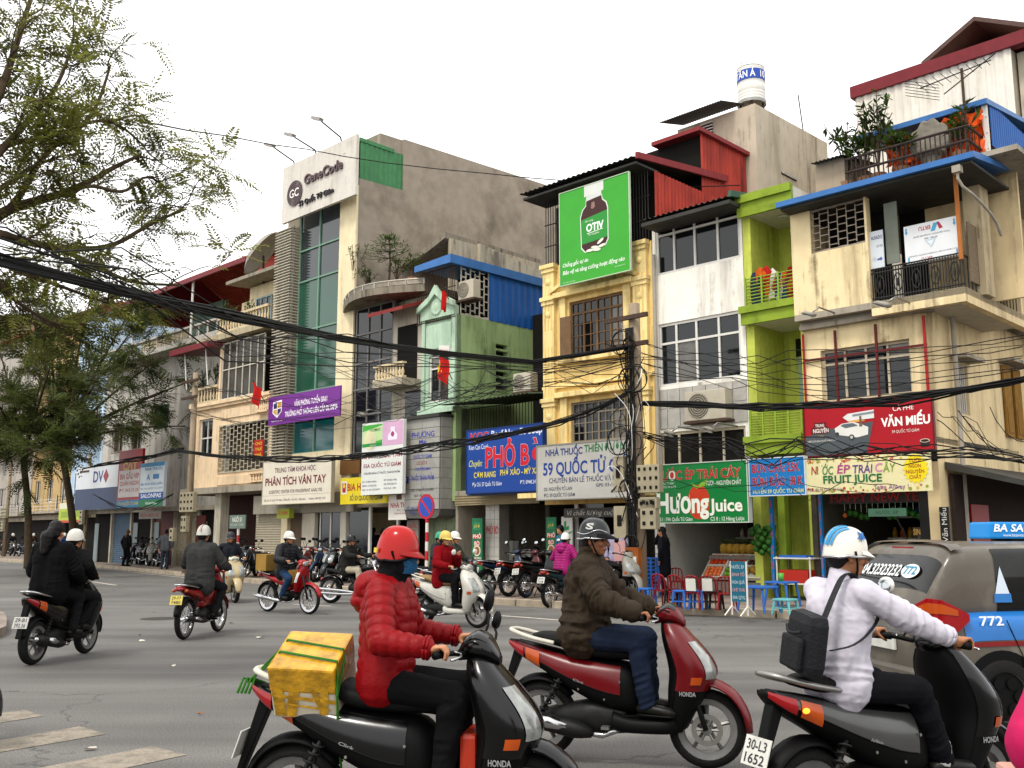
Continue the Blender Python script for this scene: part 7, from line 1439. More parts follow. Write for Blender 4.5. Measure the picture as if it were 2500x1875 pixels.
lettering(h,'S',-.028,.028,0,.05,'#a8a8a4',bold=.05,xf=lambda a,y,z:HP(.0+a,-.134+.8*z*z+z*.35,.095+z*.8))
# ---- 3 white shirt with shoulder bag on a black scooter
L3,Y3=Vector((1.97,5.25,0)),R(24)
bike('scooter','black and silver scooter ridden by the man in the white shirt','scooter','scooter',L3,Y3,dict(body='#17181a',panel=mat('silver_grey_panel','#4d4d4c',.3,metal=.5,var=.1,coat=.4),nose_mat=M_blkg,fender=M_blkg,headset=M_blkg,brand='AirBlade',plate=('30-L3','1652'),rail=M_steel,mirrors=False,shield=M_chr,pipe=M_steel))
mr3=[o for o in COL.objects if o.name.startswith('scooter')][-1]
m3=[o for o in COL.objects if o.type=='EMPTY' and o.get('label','').startswith('black and silver')][0];mirror(m3,.2,.32,1.04,.2,M_alu);MB().ball((-.66,-.125,.715),(.022,.01,.014),10,6).build('lit_indicator',mat('lit_amber','#ff9a2a',.3,var=0,emit=1.6),m3,smooth=True)
p3=dict(vox=.0065,vox_top=.008,top=mat('white_shirt','#bab5bf',.75,var=.05,bump=.08,bscale=120),top_name='shirt',thick=.016,hem=.0,girth=.97,wrinkle=.009,fold=30,head_yaw=-.35,head_pitch=.12,helmet=mat('white_helmet','#d6d2c6',.25,var=.06,coat=.4),rim=M_chr,visor_len=.045,helmet_cut=-.03,bottom=cloth('#0e0e12'),seed=8,skin=mat('skin_warm','#a06c4c',.5,var=.1,scale=20),scale=.94,socks=cloth('#b8b4b4'),collar=.03)
rider('man in a white shirt with a striped helmet and shoulder bag',L3,Y3,p3,px=-.36,pz=.82,lean=.14)
HP=p3['_hp'];h=p3['_h']
def on_dome(u,w,lift=.004):
 a,c=u,w;x=math.cos(a)*math.cos(c);z=math.sin(a)*math.cos(c);y=math.sin(c);k=.82
 ph=math.asin(max(-1,min(1,z)));rad=math.cos(ph)**k;az=math.atan2(y,x);return HP(-.012+(.122+lift)*rad*math.cos(az),(.106+lift)*rad*math.sin(az),.035+(.122+lift)*math.sin(ph))
for w0,w1,cl in((-.62,-.5,'#2b86b8'),(-.42,-.22,'#2b86b8'),(-.14,-.02,'#2b86b8')):
 V=[];n_=16
 for k in range(n_+1):u=R(95)+R(82)*k/n_;V+=[on_dome(u,w0),on_dome(u,w1)]
 MB().add(V,[(2*k,2*k+1,2*k+3,2*k+2)for k in range(n_)]).build('helmet_stripe',paint(cl),h)
V=[on_dome(R(55),-.78,.006)]
for k in range(10):rr=.42 if k%2==0 else .17;V.append(on_dome(R(55)+rr*math.sin(k*PI/5),-.78+rr*math.cos(k*PI/5),.006))
MB().add(V,[(0,1+k,1+(k+1)%10)for k in range(10)]).build('helmet_star',paint('#1f5f9c'),h)
bagm=mat('black_nylon','#16171a',.6,var=.15,scale=10,bump=.25,bscale=70)
bg=thing('shoulder_bag','black nylon shoulder bag on the back of the man in white','bag',L3,Y3)
b=MB();b.box(-.06,.06,-.13,.13,-.155,.155);bo=b.build('bag_body',bagm,bg,bevel=.055,loc=(-.62,-.1,1.03),rot=(.1,.12,-.25))
MB().box(-.09,-.055,-.10,.10,-.12,.04).build('front_pocket',bagm,bg,bevel=.02,loc=(-.62,-.1,1.02),rot=(.1,.12,-.25));b=MB();b.tube(chaikin([(-.70,-.06,1.12),(-.73,-.1,1.08),(-.71,-.17,1.09)],2),.008,6);b.build('carry_handle',bagm,bg)
sh=p3['_sh'];ck=p3['_chest']
b=MB();b.tube(chaikin([(-.57,-.17,1.14),(-.49,-.16,1.26),tuple(Vector(sh[0])+Vector((-.06,.055,.11))),tuple(Vector(sh[0])+Vector((.06,.09,.07))),(ck.x+.15,.08,ck.z-.1)],2),.02,6,flat=.25);b.tube(chaikin([(-.56,-.2,1.0),(-.4,-.21,1.02),(-.24,-.19,1.12),(-.14,-.1,1.2)],2),.012,6,flat=.3);b.build('bag_strap',bagm,bg)
# ---- 4 couple in black on a black scooter
L4,Y4=two_wheels('T',(60,1438),(190,1410))
bike('scooter','black scooter with two people in black jackets','scooter','scooter',L4,Y4,dict(body='#15130f',panel=M_blkg,nose_mat=M_blkg,fender=M_blkg,headset=M_blkg,plate=('29-B1','392.36'),style='lux',mirrors=False,rail=M_chr))
c_=cloth('#0b0b0b')
rider('driver in a black jacket on the scooter for two, wearing a white helmet',L4,Y4,dict(vox=.0105,top=c_,thick=.03,wrinkle=.007,helmet=paint('#c9c6bd',.3),bottom=cloth('#121214'),seed=11,head_yaw=-.1),px=.04,lean=.2)
person('pillion passenger in black with hair tied back, behind a driver in black',L4,Y4,(-.34,0,.89),.08,((.0,-.24,.98,0),(.0,.24,.98,0)),((-.1,-.22,.30),(-.1,.22,.30)),dict(vox=.0105,top=cloth('#0d0c0e'),thick=.034,wrinkle=.007,hair='pony',bottom=cloth('#101012'),seed=12,scale=1.03,knee=(1,.0,.5),girth=1.05))
# ---- 5 grey blazer
L5,Y5=two_wheels('T',(404,1380),(464,1366))
bike('moped','dark red moped with a yellow plate under the man in the grey blazer','moped','moped',L5,Y5,dict(body='#7a1612',plate=('29-F7','7480'),plate_mat=mat('plate_yellow','#c9b75a',.5,var=.1),mirrors=False,pipe=M_eng))
p5_=dict(vox=.0105,top=cloth('#333332'),thick=.03,wrinkle=.007,helmet=mat('silver_helmet','#b5b2a8',.3,metal=.3,var=.05),bottom=cloth('#151517'),seed=14,hem=-.08,girth=1.06,scale=1.02)
rider('man in a grey blazer and silver striped helmet seen from behind',L5,Y5,p5_,px=-.16,pz=.87,lean=.06,kind='moped')
HP=p5_['_hp']
for w0,w1,cl in((-.12,.12,'#6a2a24'),(-.04,.04,'#c9c5bb')):
 V=[]
 for k in range(17):u=R(30)+R(145)*k/16;V+=[on_dome(u,w0,.004 if w0<-.1 else .007),on_dome(u,w1,.004 if w0<-.1 else .007)]
 MB().add(V,[(2*k,2*k+1,2*k+3,2*k+2)for k in range(16)]).build('helmet_stripe',paint(cl),p5_['_h'])
 # ---- 6 cream scooter coming towards us
Y6=R(-58);L6=from_front('T',(509,1303),Y6)
bike('scooter','cream scooter coming towards the camera','scooter','scooter',L6,Y6,dict(body='#a89672',nose_mat=gloss('#a89672'),fender=gloss('#a89672'),low=gloss('#8f8060'),style='lux',headset=gloss('#d6c9ab')))
rider('man in a dark jacket and dark helmet on the cream scooter',L6,Y6,dict(vox=.0125,top=cloth('#20242a'),helmet=mat('dark_helmet','#2a2c30',.3,var=.05),rim=M_chr,bottom=cloth('#2a3a52'),seed=16,head_yaw=.1))
# ---- 7 red moped with cartons
L7,Y7=two_wheels('T',(580,1321),(666,1327));Y7=R(-36)
bike('moped','bright red moped loaded with small cartons','moped','moped',L7,Y7,dict(body='#8c0a12',flash=mat('white_flash','#d0d0cc',.3),mirrors=False))
rider('man with glasses in a black quilted jacket on the red moped',L7,Y7,dict(vox=.0105,top=mat('black_puffer','#15161a',.5,var=.1),puff=.01,thick=.035,helmet=paint('#c9c7c0',.3),glasses=True,bottom=cloth('#1f3450'),seed=18,head_yaw=.15,hood=True),px=-.14,lean=.1,kind='moped')
M_ct=mat('brown_carton','#8f6f33',.8,var=.15)
tag(MB().box(-.13,.13,-.14,.14,0,.28).build('carton',M_ct,loc=L7+Matrix.Rotation(Y7,3,'Z')@Vector((.14,0,.56)),rot=(0,-.35,Y7),bevel=.01),'brown carton held between the knees on the red moped','carton')
tag(MB().box(-.16,.16,-.2,.2,0,.34).build('carton',M_ct,loc=L7+Matrix.Rotation(Y7,3,'Z')@Vector((-.66,0,.83)),rot=(0,0,Y7),bevel=.01),'brown carton tied on the tail of the red moped','carton')
# ---- 8 cruiser
Y8=R(-24);L8=from_rear('T',(715,1303),Y8,.72)
bike('cruiser_motorcycle','black chromed cruiser motorcycle','motorcycle','cruiser',L8,Y8,{})
rider('man in a dark leather jacket and black helmet on the cruiser',L8,Y8,dict(vox=.0125,top=cloth('#22211f'),helmet=M_blkg,bottom=cloth('#a39a86'),seed=20,glasses=True,head_yaw=.2),px=-.28,pz=.78,lean=.04,kind='cruiser')
# ---- 9 white scooter with a woman in red
Y9=R(-32);L9=from_front('T',(1038,1357),Y9)
bike('scooter','white scooter with a tan seat ridden by the woman in red','scooter','scooter',L9,Y9,dict(body='#b9b6ac',nose_mat=gloss('#b9b6ac'),fender=gloss('#b9b6ac'),low=gloss('#bfbcb2'),style='lux',headset=gloss('#b9b6ac'),seat=mat('tan_seat','#8a6a42',.6),mirror_mat=M_alu))
rider('woman in a red coat and yellow helmet on the white scooter',L9,Y9,dict(vox=.0105,top=cloth('#740810'),top_name='coat',thick=.026,helmet=paint('#c9b05a',.3),hair='long',bottom=cloth('#101012'),seed=22,hem=-.08,scale=.96,head_yaw=-.2,skin=mat('skin_fair','#c08e6c',.5,var=.06)),px=-.18,lean=.08,hands=((.222,-.29,1.0),(.12,.1,1.2,0)))
for i,(px,hx,jc,lb)in enumerate((((985,1318),'#cdcac2','#3a3f38','rider with a white vented helmet just behind the woman in red'),((952,1302),'#2f8a70','#2c2c30','rider in a turquoise helmet behind the red helmet'))):
 y_=R(-30);l_=ground('T',*px);bike('moped',('dark moped under the white vented helmet','dark moped under the turquoise helmet')[i],'moped','moped',l_,y_,dict(body='#24262a',mirrors=False));rider(lb,l_,y_,dict(vox=.0135,top=cloth(jc),helmet=paint(hx,.3),seed=24+i),kind='moped',px=-.14)
 # ---- 10 magenta jacket
Y10=R(52);L10=from_rear('T',(1187,1313),Y10,.62)
bike('moped','dark teal moped ridden by the woman in magenta','moped','moped',L10,Y10,dict(body='#16323a',plate=('29-K1','774.08'),mirrors=True))
rider('woman in a magenta quilted jacket and white helmet on a moped',L10,Y10,dict(vox=.0105,top=mat('magenta_puffer','#8a0c5a',.5,var=.1),puff=.009,thick=.03,hood=True,helmet=paint('#d0cec8',.3),bottom=cloth('#17171a'),seed=27,scale=.95),px=-.14,lean=.25,kind='moped')
# ---- edge of the picture: a wheel entering, and a rider in pink leaving
aw=Vector((-3.97,7.4,0));yy=R(-8);bike('scooter','black scooter whose front wheel enters at the picture edge','scooter','scooter',aw-Vector((math.cos(yy),math.sin(yy),0))*.64,yy,dict(body='#1a1a1c',mirrors=False))
person('pedestrian in a bright pink coat cut off by the picture edge',(1.405,2.05,0),R(80),(0,0,.90),.02,((.2,-.25,1.05,0),(.12,.24,.95,0)),((.03,-.1,0),(-.02,.1,0)),dict(vox=.013,vox_top=.010,top=mat('pink_coat','#b0104e',.7,var=.08,spec=.2),top_name='coat',thick=.03,wrinkle=.005,bottom=cloth('#22222a'),seed=30,hair='long',hem=-.1,knee=(1,0,0)))
tag(MB().box(-.12,.12,-.16,.16,0,.2).build('carton',mat('pinkish_carton','#b58a7c',.8,var=.1),loc=(1.2,2.1,.86),rot=(0,0,R(80)),bevel=.01),'pinkish carton carried by the pedestrian in the pink coat','carton')
# ================================================================ TAXI
def taxi(loc,yaw):
 o=thing('taxi','dusty grey and blue taxi with a blue roof sign','taxi',loc,yaw)
 M_b=mat('taxi_dusty_grey','#585249',.32,var=.2,scale=2,coat=.25,dirt='#8a8071',dirtamt=.65,dscale=2.2);M_bl=mat('taxi_blue','#1763a8',.3,var=.06,coat=.4);M_gl=mat('car_glass','#0f100f',.06,var=.2,scale=2,coat=.3,dirt='#3a3730',dirtamt=.25,dscale=3)
 lb=[(-1.76,.56,.62,.20,4),(-1.70,.57,.75,.33,4.5),(-1.35,.58,.80,.37,6),(-.4,.58,.81,.37,6),(.8,.57,.80,.35,6),(1.35,.53,.78,.30,5),(1.66,.49,.68,.24,4),(1.76,.46,.5,.18,3.5)]
 cab=[(-1.73,.93,.64,.05,4),(-1.66,1.0,.68,.18,4.5),(-1.5,1.10,.685,.34,5),(-1.36,1.14,.685,.345,5),(-.9,1.155,.68,.345,5),(-.2,1.155,.675,.335,5),(.3,1.1,.67,.29,5),(.75,.98,.66,.16,4.5),(1.05,.90,.62,.03,4)]
 bd=loft_x(lb,40).build('body',M_b,o,smooth=True);gc=loft_x(cab,44).build('cabin',M_b,o,smooth=True)
 loft_x(cab,24,R(33),R(147),.006,-1.69,-1.545,8).build('rear_window',M_gl,gc,smooth=True)
 loft_x(cab,24,R(36),R(144),.03,-1.47,-1.36,4).build('roof_spoiler',M_b,gc,smooth=True)
 for s in(0,1):
  rg=(R(-25),R(38))if s==0 else(R(142),R(205))
  for x0,x1 in((-1.1,-.22),(-.16,.55)):loft_x(cab,10,rg[0],rg[1],.005,x0,x1,6).build('side_window',M_gl,gc,smooth=True)
  rb=(R(3),R(62))if s==0 else(R(118),R(177));loft_x(lb,8,rb[0],rb[1],.005,-1.48,1.2,20).build('blue_band',M_bl,bd,smooth=True)
  rb=(R(.9),R(2.4))if s==0 else(R(177.6),R(179.1));loft_x(lb,3,rb[0],rb[1],.005,-1.48,1.2,20).build('red_stripe',gloss('#7a1418'),bd,smooth=True)
  sg=1 if s==0 else-1
  cp=[(-1.772,.48,.78,.93),(-1.772,.60,.72,1.0),(-1.74,.705,.70,1.05),(-1.66,.775,.72,1.04),(-1.55,.812,.80,.98),(-1.46,.822,.88,.93)]
  def lamp(k0,k1,f0,f1,off):
   rings=[[(x-off*(1-m/5),sg*(y+off*m/5),z0+(z1-z0)*f0),(x-off*(1-m/5),sg*(y+off*m/5),z0+(z1-z0)*f1),(x+.06,sg*(y-.10),z0+(z1-z0)*f1),(x+.06,sg*(y-.10),z0+(z1-z0)*f0)]for m,(x,y,z0,z1)in enumerate(cp)][k0:k1]
   return MB().ring_loft(rings,True)
  tl=lamp(0,6,0,1,.012).build('tail_light',M_redl,bd,auto=R(50));lamp(1,5,.66,.9,.02).build('tail_indicator',M_orl,tl,auto=R(50));lamp(1,4,.3,.5,.018).build('reversing_lens',mat('pale_red_lens','#c9604c',.2,var=.2),tl,auto=R(50))
  for x in(-1.18,1.17):MB().lathe([(0,-.004),(.345,-.004),(.345,.004),(0,.004)],32,'y',c=(x,sg*.806,.30)).build('wheel_arch',M_blk,bd)
  for x in(-1.18,1.17):
   t=MB();t.lathe([(.19,-.08),(.27,-.085),(.285,-.06),(.287,0),(.285,.06),(.27,.085),(.19,.08)],36,'y');wt_=t.build('wheel',M_tyre,bd,smooth=True,loc=(x,sg*.745,.287));k=MB();k.lathe([(.2,sg*.075),(.185,sg*.06),(.17,sg*.03),(.0,sg*.05)],32,'y');k.build('rim',mat('alloy_dull','#8a867e',.4,metal=.6,var=.1),wt_,smooth=True)
   for j in range(6):a=j*PI/3;MB().lathe([(0,sg*.082),(.046,sg*.082),(.046,sg*.05)],14,'y',c=(.115*math.cos(a),0,.115*math.sin(a))).build('rim_hole',M_blk,wt_)
  for x in(-.6,.35):MB().ball((x,sg*.822,.87),(.12,.02,.022),14,6).build('door_handle',M_chr,bd,smooth=True)
  for x in(-1.0,-.19,.62):q=MB();q.tube([(x-(.12 if x==-1. else 0),sg*.812,.88),(x,sg*.816,.6),(x+(.0),sg*.812,.3)],.004,5);q.build('door_seam',M_blk,bd)
 MB().box(-1.80,-1.72,-.62,.62,.30,.48).build('bumper',M_b,bd,bevel=.03);MB().box(-1.785,-1.765,-.26,.26,.60,.72).build('number_plate',M_plate,bd);MB().box(-1.775,-1.755,-.4,.4,.74,.77).build('boot_trim',M_chr,bd)
 MB().box(-1.50,-1.47,-.16,.16,1.425,1.455).build('brake_light',M_redl,gc,rot=(0,.0,0));q=MB();q.tube([(-1.3,.2,1.48),(-1.42,.2,1.72)],.006,6);q.build('aerial',M_blk,gc)
 q=MB();q.tube([(-1.70,.1,1.01),(-1.66,-.35,1.05)],.01,6);q.build('wiper',M_blk,gc)
 MB().box(-1.36,-1.2,-.12,.12,1.488,1.51).build('aerial_base',M_blk,gc)
 rs=thing('taxi_roof_sign','blue and white sign box on the taxi roof','sign',loc,yaw);q=MB();q.prism([(-.62,1.53),(-.56,1.70),(-.30,1.70),(-.24,1.53)],'y',-.48,.48)
 q=MB();q.prism([(-.42,1.52),(-.40,1.67),(.40,1.67),(.42,1.52)],'y',-.14,.14);q.build('sign_box',mat('sign_blue','#1f82c9',.3,var=.04),rs,bevel=.02,loc=(-.33,0,0));MB().box(-.15,.15,-.12,.12,1.48,1.53).build('sign_foot',M_blk,rs,loc=(-.35,0,0))
 lettering(rs,'BA SAO',-.69,-.3,1.618,.062,'#e8eef2',bold=.05,shear=.2,xf=lambda a,y,z:(a,-.146,z));lettering(rs,'TAXI',-.27,-.13,1.612,.04,'#e8eef2',bold=.03,xf=lambda a,y,z:(a,-.146,z));lettering(rs,'www.basaotaxi.com',-.6,-.3,1.555,.025,'#e8eef2',xf=lambda a,y,z:(a,-.146,z));MB().box(.05,.08,-.142,-.02,1.53,1.66).build('white_end',paint('#d3d0c8'),rs)
 def rw(a,y,z,off=.012):
  x=-1.69+(z)*.6;s_=interp(smooth_secs(cab,4),x);return(x-.02,-a,s_[1]+(s_[3])*.93+off)
 lettering(gc,'04.32323232',-.42,.18,.12,.085,'#dfe3e0',bold=.03,shear=.15,xf=rw);V=[rw(.33+.13*math.cos(k*PI/10),0,.12+.055*math.sin(k*PI/10),.012)for k in range(20)];MB().add(V,[tuple(range(20))]).build('number_badge',paint('#d9dedd'),gc);lettering(gc,'772',.24,.42,.12,.06,'#2a7f9c',bold=.04,xf=lambda a,y,z:rw(a,y,z,.017))
 lettering(bd,'772',-1.36,-1.14,.875,.07,'#e3e8ec',bold=.04,shear=-.1,xf=lambda a,y,z:(a,-.806,z));q=MB();q.add([(-1.12,-.692,1.06),(-.98,-.692,1.06),(-1.06,-.690,1.3)],[(0,1,2)]);q.build('window_sticker',paint('#c9d4de'),gc);MB().add([(-1.13,-.695,1.01),(-.97,-.695,1.01),(-.975,-.693,1.08),(-1.125,-.693,1.08)],[(0,1,2,3)]).build('window_sticker',paint('#2f6fae'),gc)
 for(x0,x1,z0,z1,cl)in((-.62,-.38,.48,.78,'#2f6f8f'),(-.58,-.42,.58,.68,'#7fb3c6'),(-.6,-.52,.5,.56,'#9cc6d6')):MB().add([(x0,-.818-.001*(cl!='#2f6f8f'),z0),(x1,-.818-.001*(cl!='#2f6f8f'),z0+.04),(x1+.03,-.818-.001*(cl!='#2f6f8f'),z1),(x0+.04,-.818-.001*(cl!='#2f6f8f'),z1-.03)],[(0,1,2,3)]).build('door_decal',paint(cl),bd)
 return o
TY=R(10);a_=Vector((3.9,8.05,0));taxi(a_+Matrix.Rotation(TY,3,'Z')@Vector((1.18,.75,0)),TY)
# ================================================================ TREES
M_bark=mat('bark','#4a3d2e',.9,var=.3,scale=8,bump=.5,bscale=25);M_twig=mat('twig','#4d4033',.9,var=.2)
def leafmat(name,c1,c2,tr=.25):
 m=bpy.data.materials.new(name);m.use_nodes=True;n=m.node_tree.nodes;l=m.node_tree.links;b=n['Principled BSDF'];b.inputs['Roughness'].default_value=.6;b.inputs['Specular IOR Level'].default_value=.25
 tc=n.new('ShaderNodeTexCoord');nz=n.new('ShaderNodeTexNoise');nz.inputs['Scale'].default_value=1.1;nz.inputs['Detail'].default_value=3;l.new(tc.outputs['Object'],nz.inputs['Vector'])
 wn_=n.new('ShaderNodeTexWhiteNoise');vm=n.new('ShaderNodeVectorMath');vm.operation='SNAP';vm.inputs[1].default_value=(.12,.12,.12);l.new(tc.outputs['Object'],vm.inputs[0]);l.new(vm.outputs[0],wn_.inputs['Vector'])
 ad=n.new('ShaderNodeMath');ad.operation='MULTIPLY_ADD';ad.inputs[1].default_value=.35;l.new(wn_.outputs['Value'],ad.inputs[0]);sb=n.new('ShaderNodeMath');sb.operation='MULTIPLY_ADD';sb.inputs[1].default_value=1.6;sb.inputs[2].default_value=-.5;l.new(nz.outputs['Fac'],sb.inputs[0]);l.new(sb.outputs[0],ad.inputs[2])
 cr=n.new('ShaderNodeValToRGB');e=cr.color_ramp.elements;e[0].position=.25;e[0].color=(*srgb(c1),1);e[1].position=.9;e[1].color=(*srgb(c2),1);l.new(ad.outputs[0],cr.inputs[0]);l.new(cr.outputs[0],b.inputs['Base Color'])
 t=n.new('ShaderNodeBsdfTranslucent');l.new(cr.outputs[0],t.inputs['Color']);mx_=n.new('ShaderNodeMixShader');mx_.inputs[0].default_value=tr;l.new(b.outputs[0],mx_.inputs[1]);l.new(t.outputs[0],mx_.inputs[2]);l.new(mx_.outputs[0],n['Material Output'].inputs['Surface']);return m
M_leaf=leafmat('feathery_leaf','#40431c','#939548',.55);M_leaf2=leafmat('dark_leaf','#2f381a','#626b33',.45)
def branch_path(a,c,rg,wob,n=6):
 a,c=Vector(a),Vector(c);L=(c-a).length;P=[a+(c-a)*(i/n)+Vector((rg.uniform(-1,1),rg.uniform(-1,1),rg.uniform(-1,1)))*(wob*L*(0<i<n))for i in range(n+1)];return chaikin(P,1)
def pinnate(rg,ln,npair,lw,ll):
 """one feathery leaf spray: a droop of leaflets either side of a rib, as vertex rows for quads"""
 V=[]
 for k in range(npair):
  x=ln*(k+1)/npair;dz=-.35*ln*(x/ln)**2
  for s in(-1,1):
   l2=ll*(1-.45*abs(2*k/npair-.8));a=np.array((x,s*.004,dz));t=np.array((x+l2*.45,s*l2*.85,dz-l2*rg.uniform(.0,.45)));w=np.array((lw*.8,-s*lw*.5,0));m=(a+t)/2;V+=[a,m+w*.6,t,m-w*.6]
 return np.array(V)
def tree(label,base,limbs,twig_specs,leaf,leafscale,seed,trunk_r,name='street_tree',nleaf=3,group='street trees',twl=(.5,1.1),levels=2):
 """limbs: list of point lists (first point on the trunk); twigs sprout along the limbs and carry feathery leaves"""
 rg=random.Random(seed);nr=np.random.default_rng(seed);root=thing(name,label,'tree',(0,0,0),0,group)
 for i,(pts,r0,r1)in enumerate(limbs):
  P=chaikin(pts,2);b=MB();n=len(P);b.tube(P,[r0+(r1-r0)*(k/(n-1))**.8 for k in range(n)],10 if r0>.06 else 7);b.build('trunk' if i==0 else 'limb',M_bark,root,smooth=True)
 twigs=MB();LV=[];protos=[pinnate(rg,.36*leafscale,rg.randint(7,10),.026*leafscale,.105*leafscale)for _ in range(6)]
 def leaf_at(p,d):
  d=d.normalized();z=Vector((0,0,1))+Vector((rg.uniform(-.5,.5),rg.uniform(-.5,.5),0));y=z.cross(d)
  if y.length<1e-3:y=Vector((0,1,0))
  y.normalize();z=d.cross(y);M=np.array((d,y,z));LV.append(protos[rg.randrange(6)]*rg.uniform(.7,1.25)@M+np.array(p))
 def sprout(P,r,density,length,lev):
  L=sum((P[k+1]-P[k]).length for k in range(len(P)-1));nt=max(1,int(L*density))
  for _ in range(nt):
   q=rg.random()**.8;k=min(int(q*(len(P)-1)),len(P)-2);p=P[k].lerp(P[k+1],rg.random());ax=(P[k+1]-P[k]).normalized()
   d=(ax*rg.uniform(.3,1.)+Vector((rg.uniform(-1,1),rg.uniform(-1,1),rg.uniform(-.55,.8)))).normalized();ln=length*rg.uniform(.5,1.2);T=branch_path(p,p+d*ln,rg,.1,4);twigs.tube(T,[r*(1-.75*i/(len(T)-1))for i in range(len(T))],4,cap=False)
   if lev>0:sprout(T,r*.55,density*1.5,length*.55,lev-1)
   m=nleaf if lev==0 else nleaf//2
   for i in range(m):
    u=rg.uniform(.35,1);kk=min(int(u*(len(T)-1)),len(T)-2);pt=T[kk].lerp(T[kk+1],rg.random());leaf_at(pt,(T[kk+1]-T[kk]).normalized()+Vector((rg.uniform(-1,1),rg.uniform(-1,1),rg.uniform(-.5,.5)))*.9)
 for i,(pts,r0,r1)in enumerate(limbs):
  dens,length,r=twig_specs
  if i>0:sprout(chaikin(pts,2),r,dens,length,levels-1)
 twigs.build('twigs',M_twig,root)
 A=np.concatenate(LV);nq=len(A)//4;me=bpy.data.meshes.new('crown');me.vertices.add(len(A));me.vertices.foreach_set('co',A.astype(np.float32).ravel());me.loops.add(nq*4);me.loops.foreach_set('vertex_index',np.arange(nq*4,dtype=np.int32));me.polygons.add(nq);me.polygons.foreach_set('loop_start',np.arange(0,nq*4,4,dtype=np.int32));me.polygons.foreach_set('loop_total',np.full(nq,4,dtype=np.int32));me.update(calc_edges=True);me.materials.append(leaf);link('crown',me,root)
 return root
def pxd(r,x,y,d):return tuple(at_depth(r,x,y,d))
base=Vector((-8.0,10.2,0));f1=Vector((-7.3,10.4,3.6))
NT=[([base,base+Vector((.1,0,1.8)),f1],.26,.2)]
def limb(pix,d0,d1,r0,r1,start=f1):
 P=[start];n=len(pix)
 for i,(x,y)in enumerate(pix):x=x*.84;P.append(Vector(pxd('A',x,y,d0+(d1-d0)*i/max(n-1,1))))
 return(P,r0,r1)
NT+=[limb([(-60,1270),(100,1195),(400,1130),(600,1060),(800,960),(960,900)],9.6,10.8,.08,.015),limb([(-60,1330),(120,1390),(420,1440),(760,1440),(1040,1290),(1280,1210)],9.4,11.5,.065,.012),limb([(-80,1450),(80,1560),(300,1620),(560,1700),(760,1760)],9.2,10.5,.045,.01),limb([(-100,1500),(20,1680),(200,1800),(420,1900)],9.0,10.0,.045,.01),limb([(-80,1150),(60,1050),(240,960),(420,900)],9.2,10.,.04,.01),limb([(-80,950),(60,820),(260,640),(420,470),(520,180)],9.0,10.5,.06,.012),limb([(-80,700),(40,450),(120,240),(200,20),(300,-200)],9.0,10.0,.06,.015),limb([(100,1195),(300,880),(560,740),(680,600),(760,380)],9.8,10.8,.05,.012,Vector(pxd('A',-60,1270,9.6))),limb([(420,1440),(640,1530),(900,1640),(1230,1650)],9.8,11.0,.045,.012,Vector(pxd('A',120,1390,9.6))),limb([(600,1060),(860,1130),(1000,1000),(1150,1090)],10.2,11.2,.03,.01,Vector(pxd('A',400,1130,10))),limb([(60,820),(350,800),(600,700),(800,700),(1000,850)],9.5,10.8,.04,.01,Vector(pxd('A',-80,950,9.0)))]
tree('near street tree with feathery leaves reaching over the road',base,NT,(3.6,.75,.011),M_leaf,.78,5,.26,nleaf=5)
def far_tree(label,bx,by,tops,r,d,leaf,seed,dens,ls,name='street_tree'):
 b0=ground('T',bx,by,SW);f=Vector(pxd('T',bx+tops[0][0],tops[0][1],b0 .y));L=[([b0,b0 .lerp(f,.5)+Vector((.15,0,0)),f],r,r*.7)]
 for(x,y,dd)in tops[1:]:e=Vector(pxd('T',x,y,b0 .y+dd));m=f.lerp(e,.5)+Vector((0,0,.35));L.append(([f,m,e],r*.5,.02))
 return tree(label,b0,L,(dens,1.8,.025),leaf,ls,seed,r,nleaf=19,name=name)
far_tree('dark dense tree over the far pavement with a leaning trunk',165,1222,[(-35,960),(350,850,-2),(60,880,1),(0,1000,-4),(200,790,-1),(280,720,-3),(400,920,-3),(100,700,-4),(420,820,-1),(60,640,-5),(350,770,-4),(250,900,-6),(300,640,-3),(200,620,-5),(150,860,-6)],.2,0,M_leaf2,11,.95,1.9)
far_tree('second dark tree at the edge, near the stacked meters',60,1228,[(-10,990),(-60,900,0),(90,820,-3),(0,760,2),(180,930,2),(30,930,-5),(140,700,-6),(200,840,-5),(-40,820,-6),(100,980,-7)],.18,0,M_leaf2,12,1.0,2.0)
# ================================================================ POLES, CABLES AND SMALL THINGS
M_cable=mat('black_cable','#111111',.6,var=.15);M_met=mat('meter_box','#958c74',.6,var=.12,dirt='#7d7358',dirtamt=.5,dscale=4);M_pole=plaster('pole_concrete','#8f7f6a','#4a3f32',.6,ds=3)
def meter_box(parent,x,y,z,w,h,cols,rows):
 MB().box(x,x+w,y-.16,y,z,z+h).build('meter_box',M_met,parent,bevel=.01);b=None
 for i in range(cols):
  for j in range(rows):MB().box(x+w*(i+.32)/cols,x+w*(i+.68)/cols,y-.175,y-.158,z+h*(j+.38)/rows,z+h*(j+.72)/rows).build('meter_window',M_dark,parent)
def pole(label,r,px,top_px,t,boxes,rad=.16):
 s,_=W(r,*px,t);zt=W(r,*top_px,t)[1];o=fthing('utility_pole',label,'utility pole',s,t,'utility poles',SW);zt-=SW
 MB().tube([(0,0,0),(0,0,zt)],[rad*1.15,rad*.8],14).build('shaft',M_pole,o,smooth=True)
 for z in(zt-.35,zt-1.0):MB().box(-.7,.5,-.22,-.14,z-.05,z+.05).build('cross_arm',M_rust,o)
 for(x,y,z,w,h,c,rr)in boxes:meter_box(o,x,y,z,w,h,c,rr)
 return s,zt
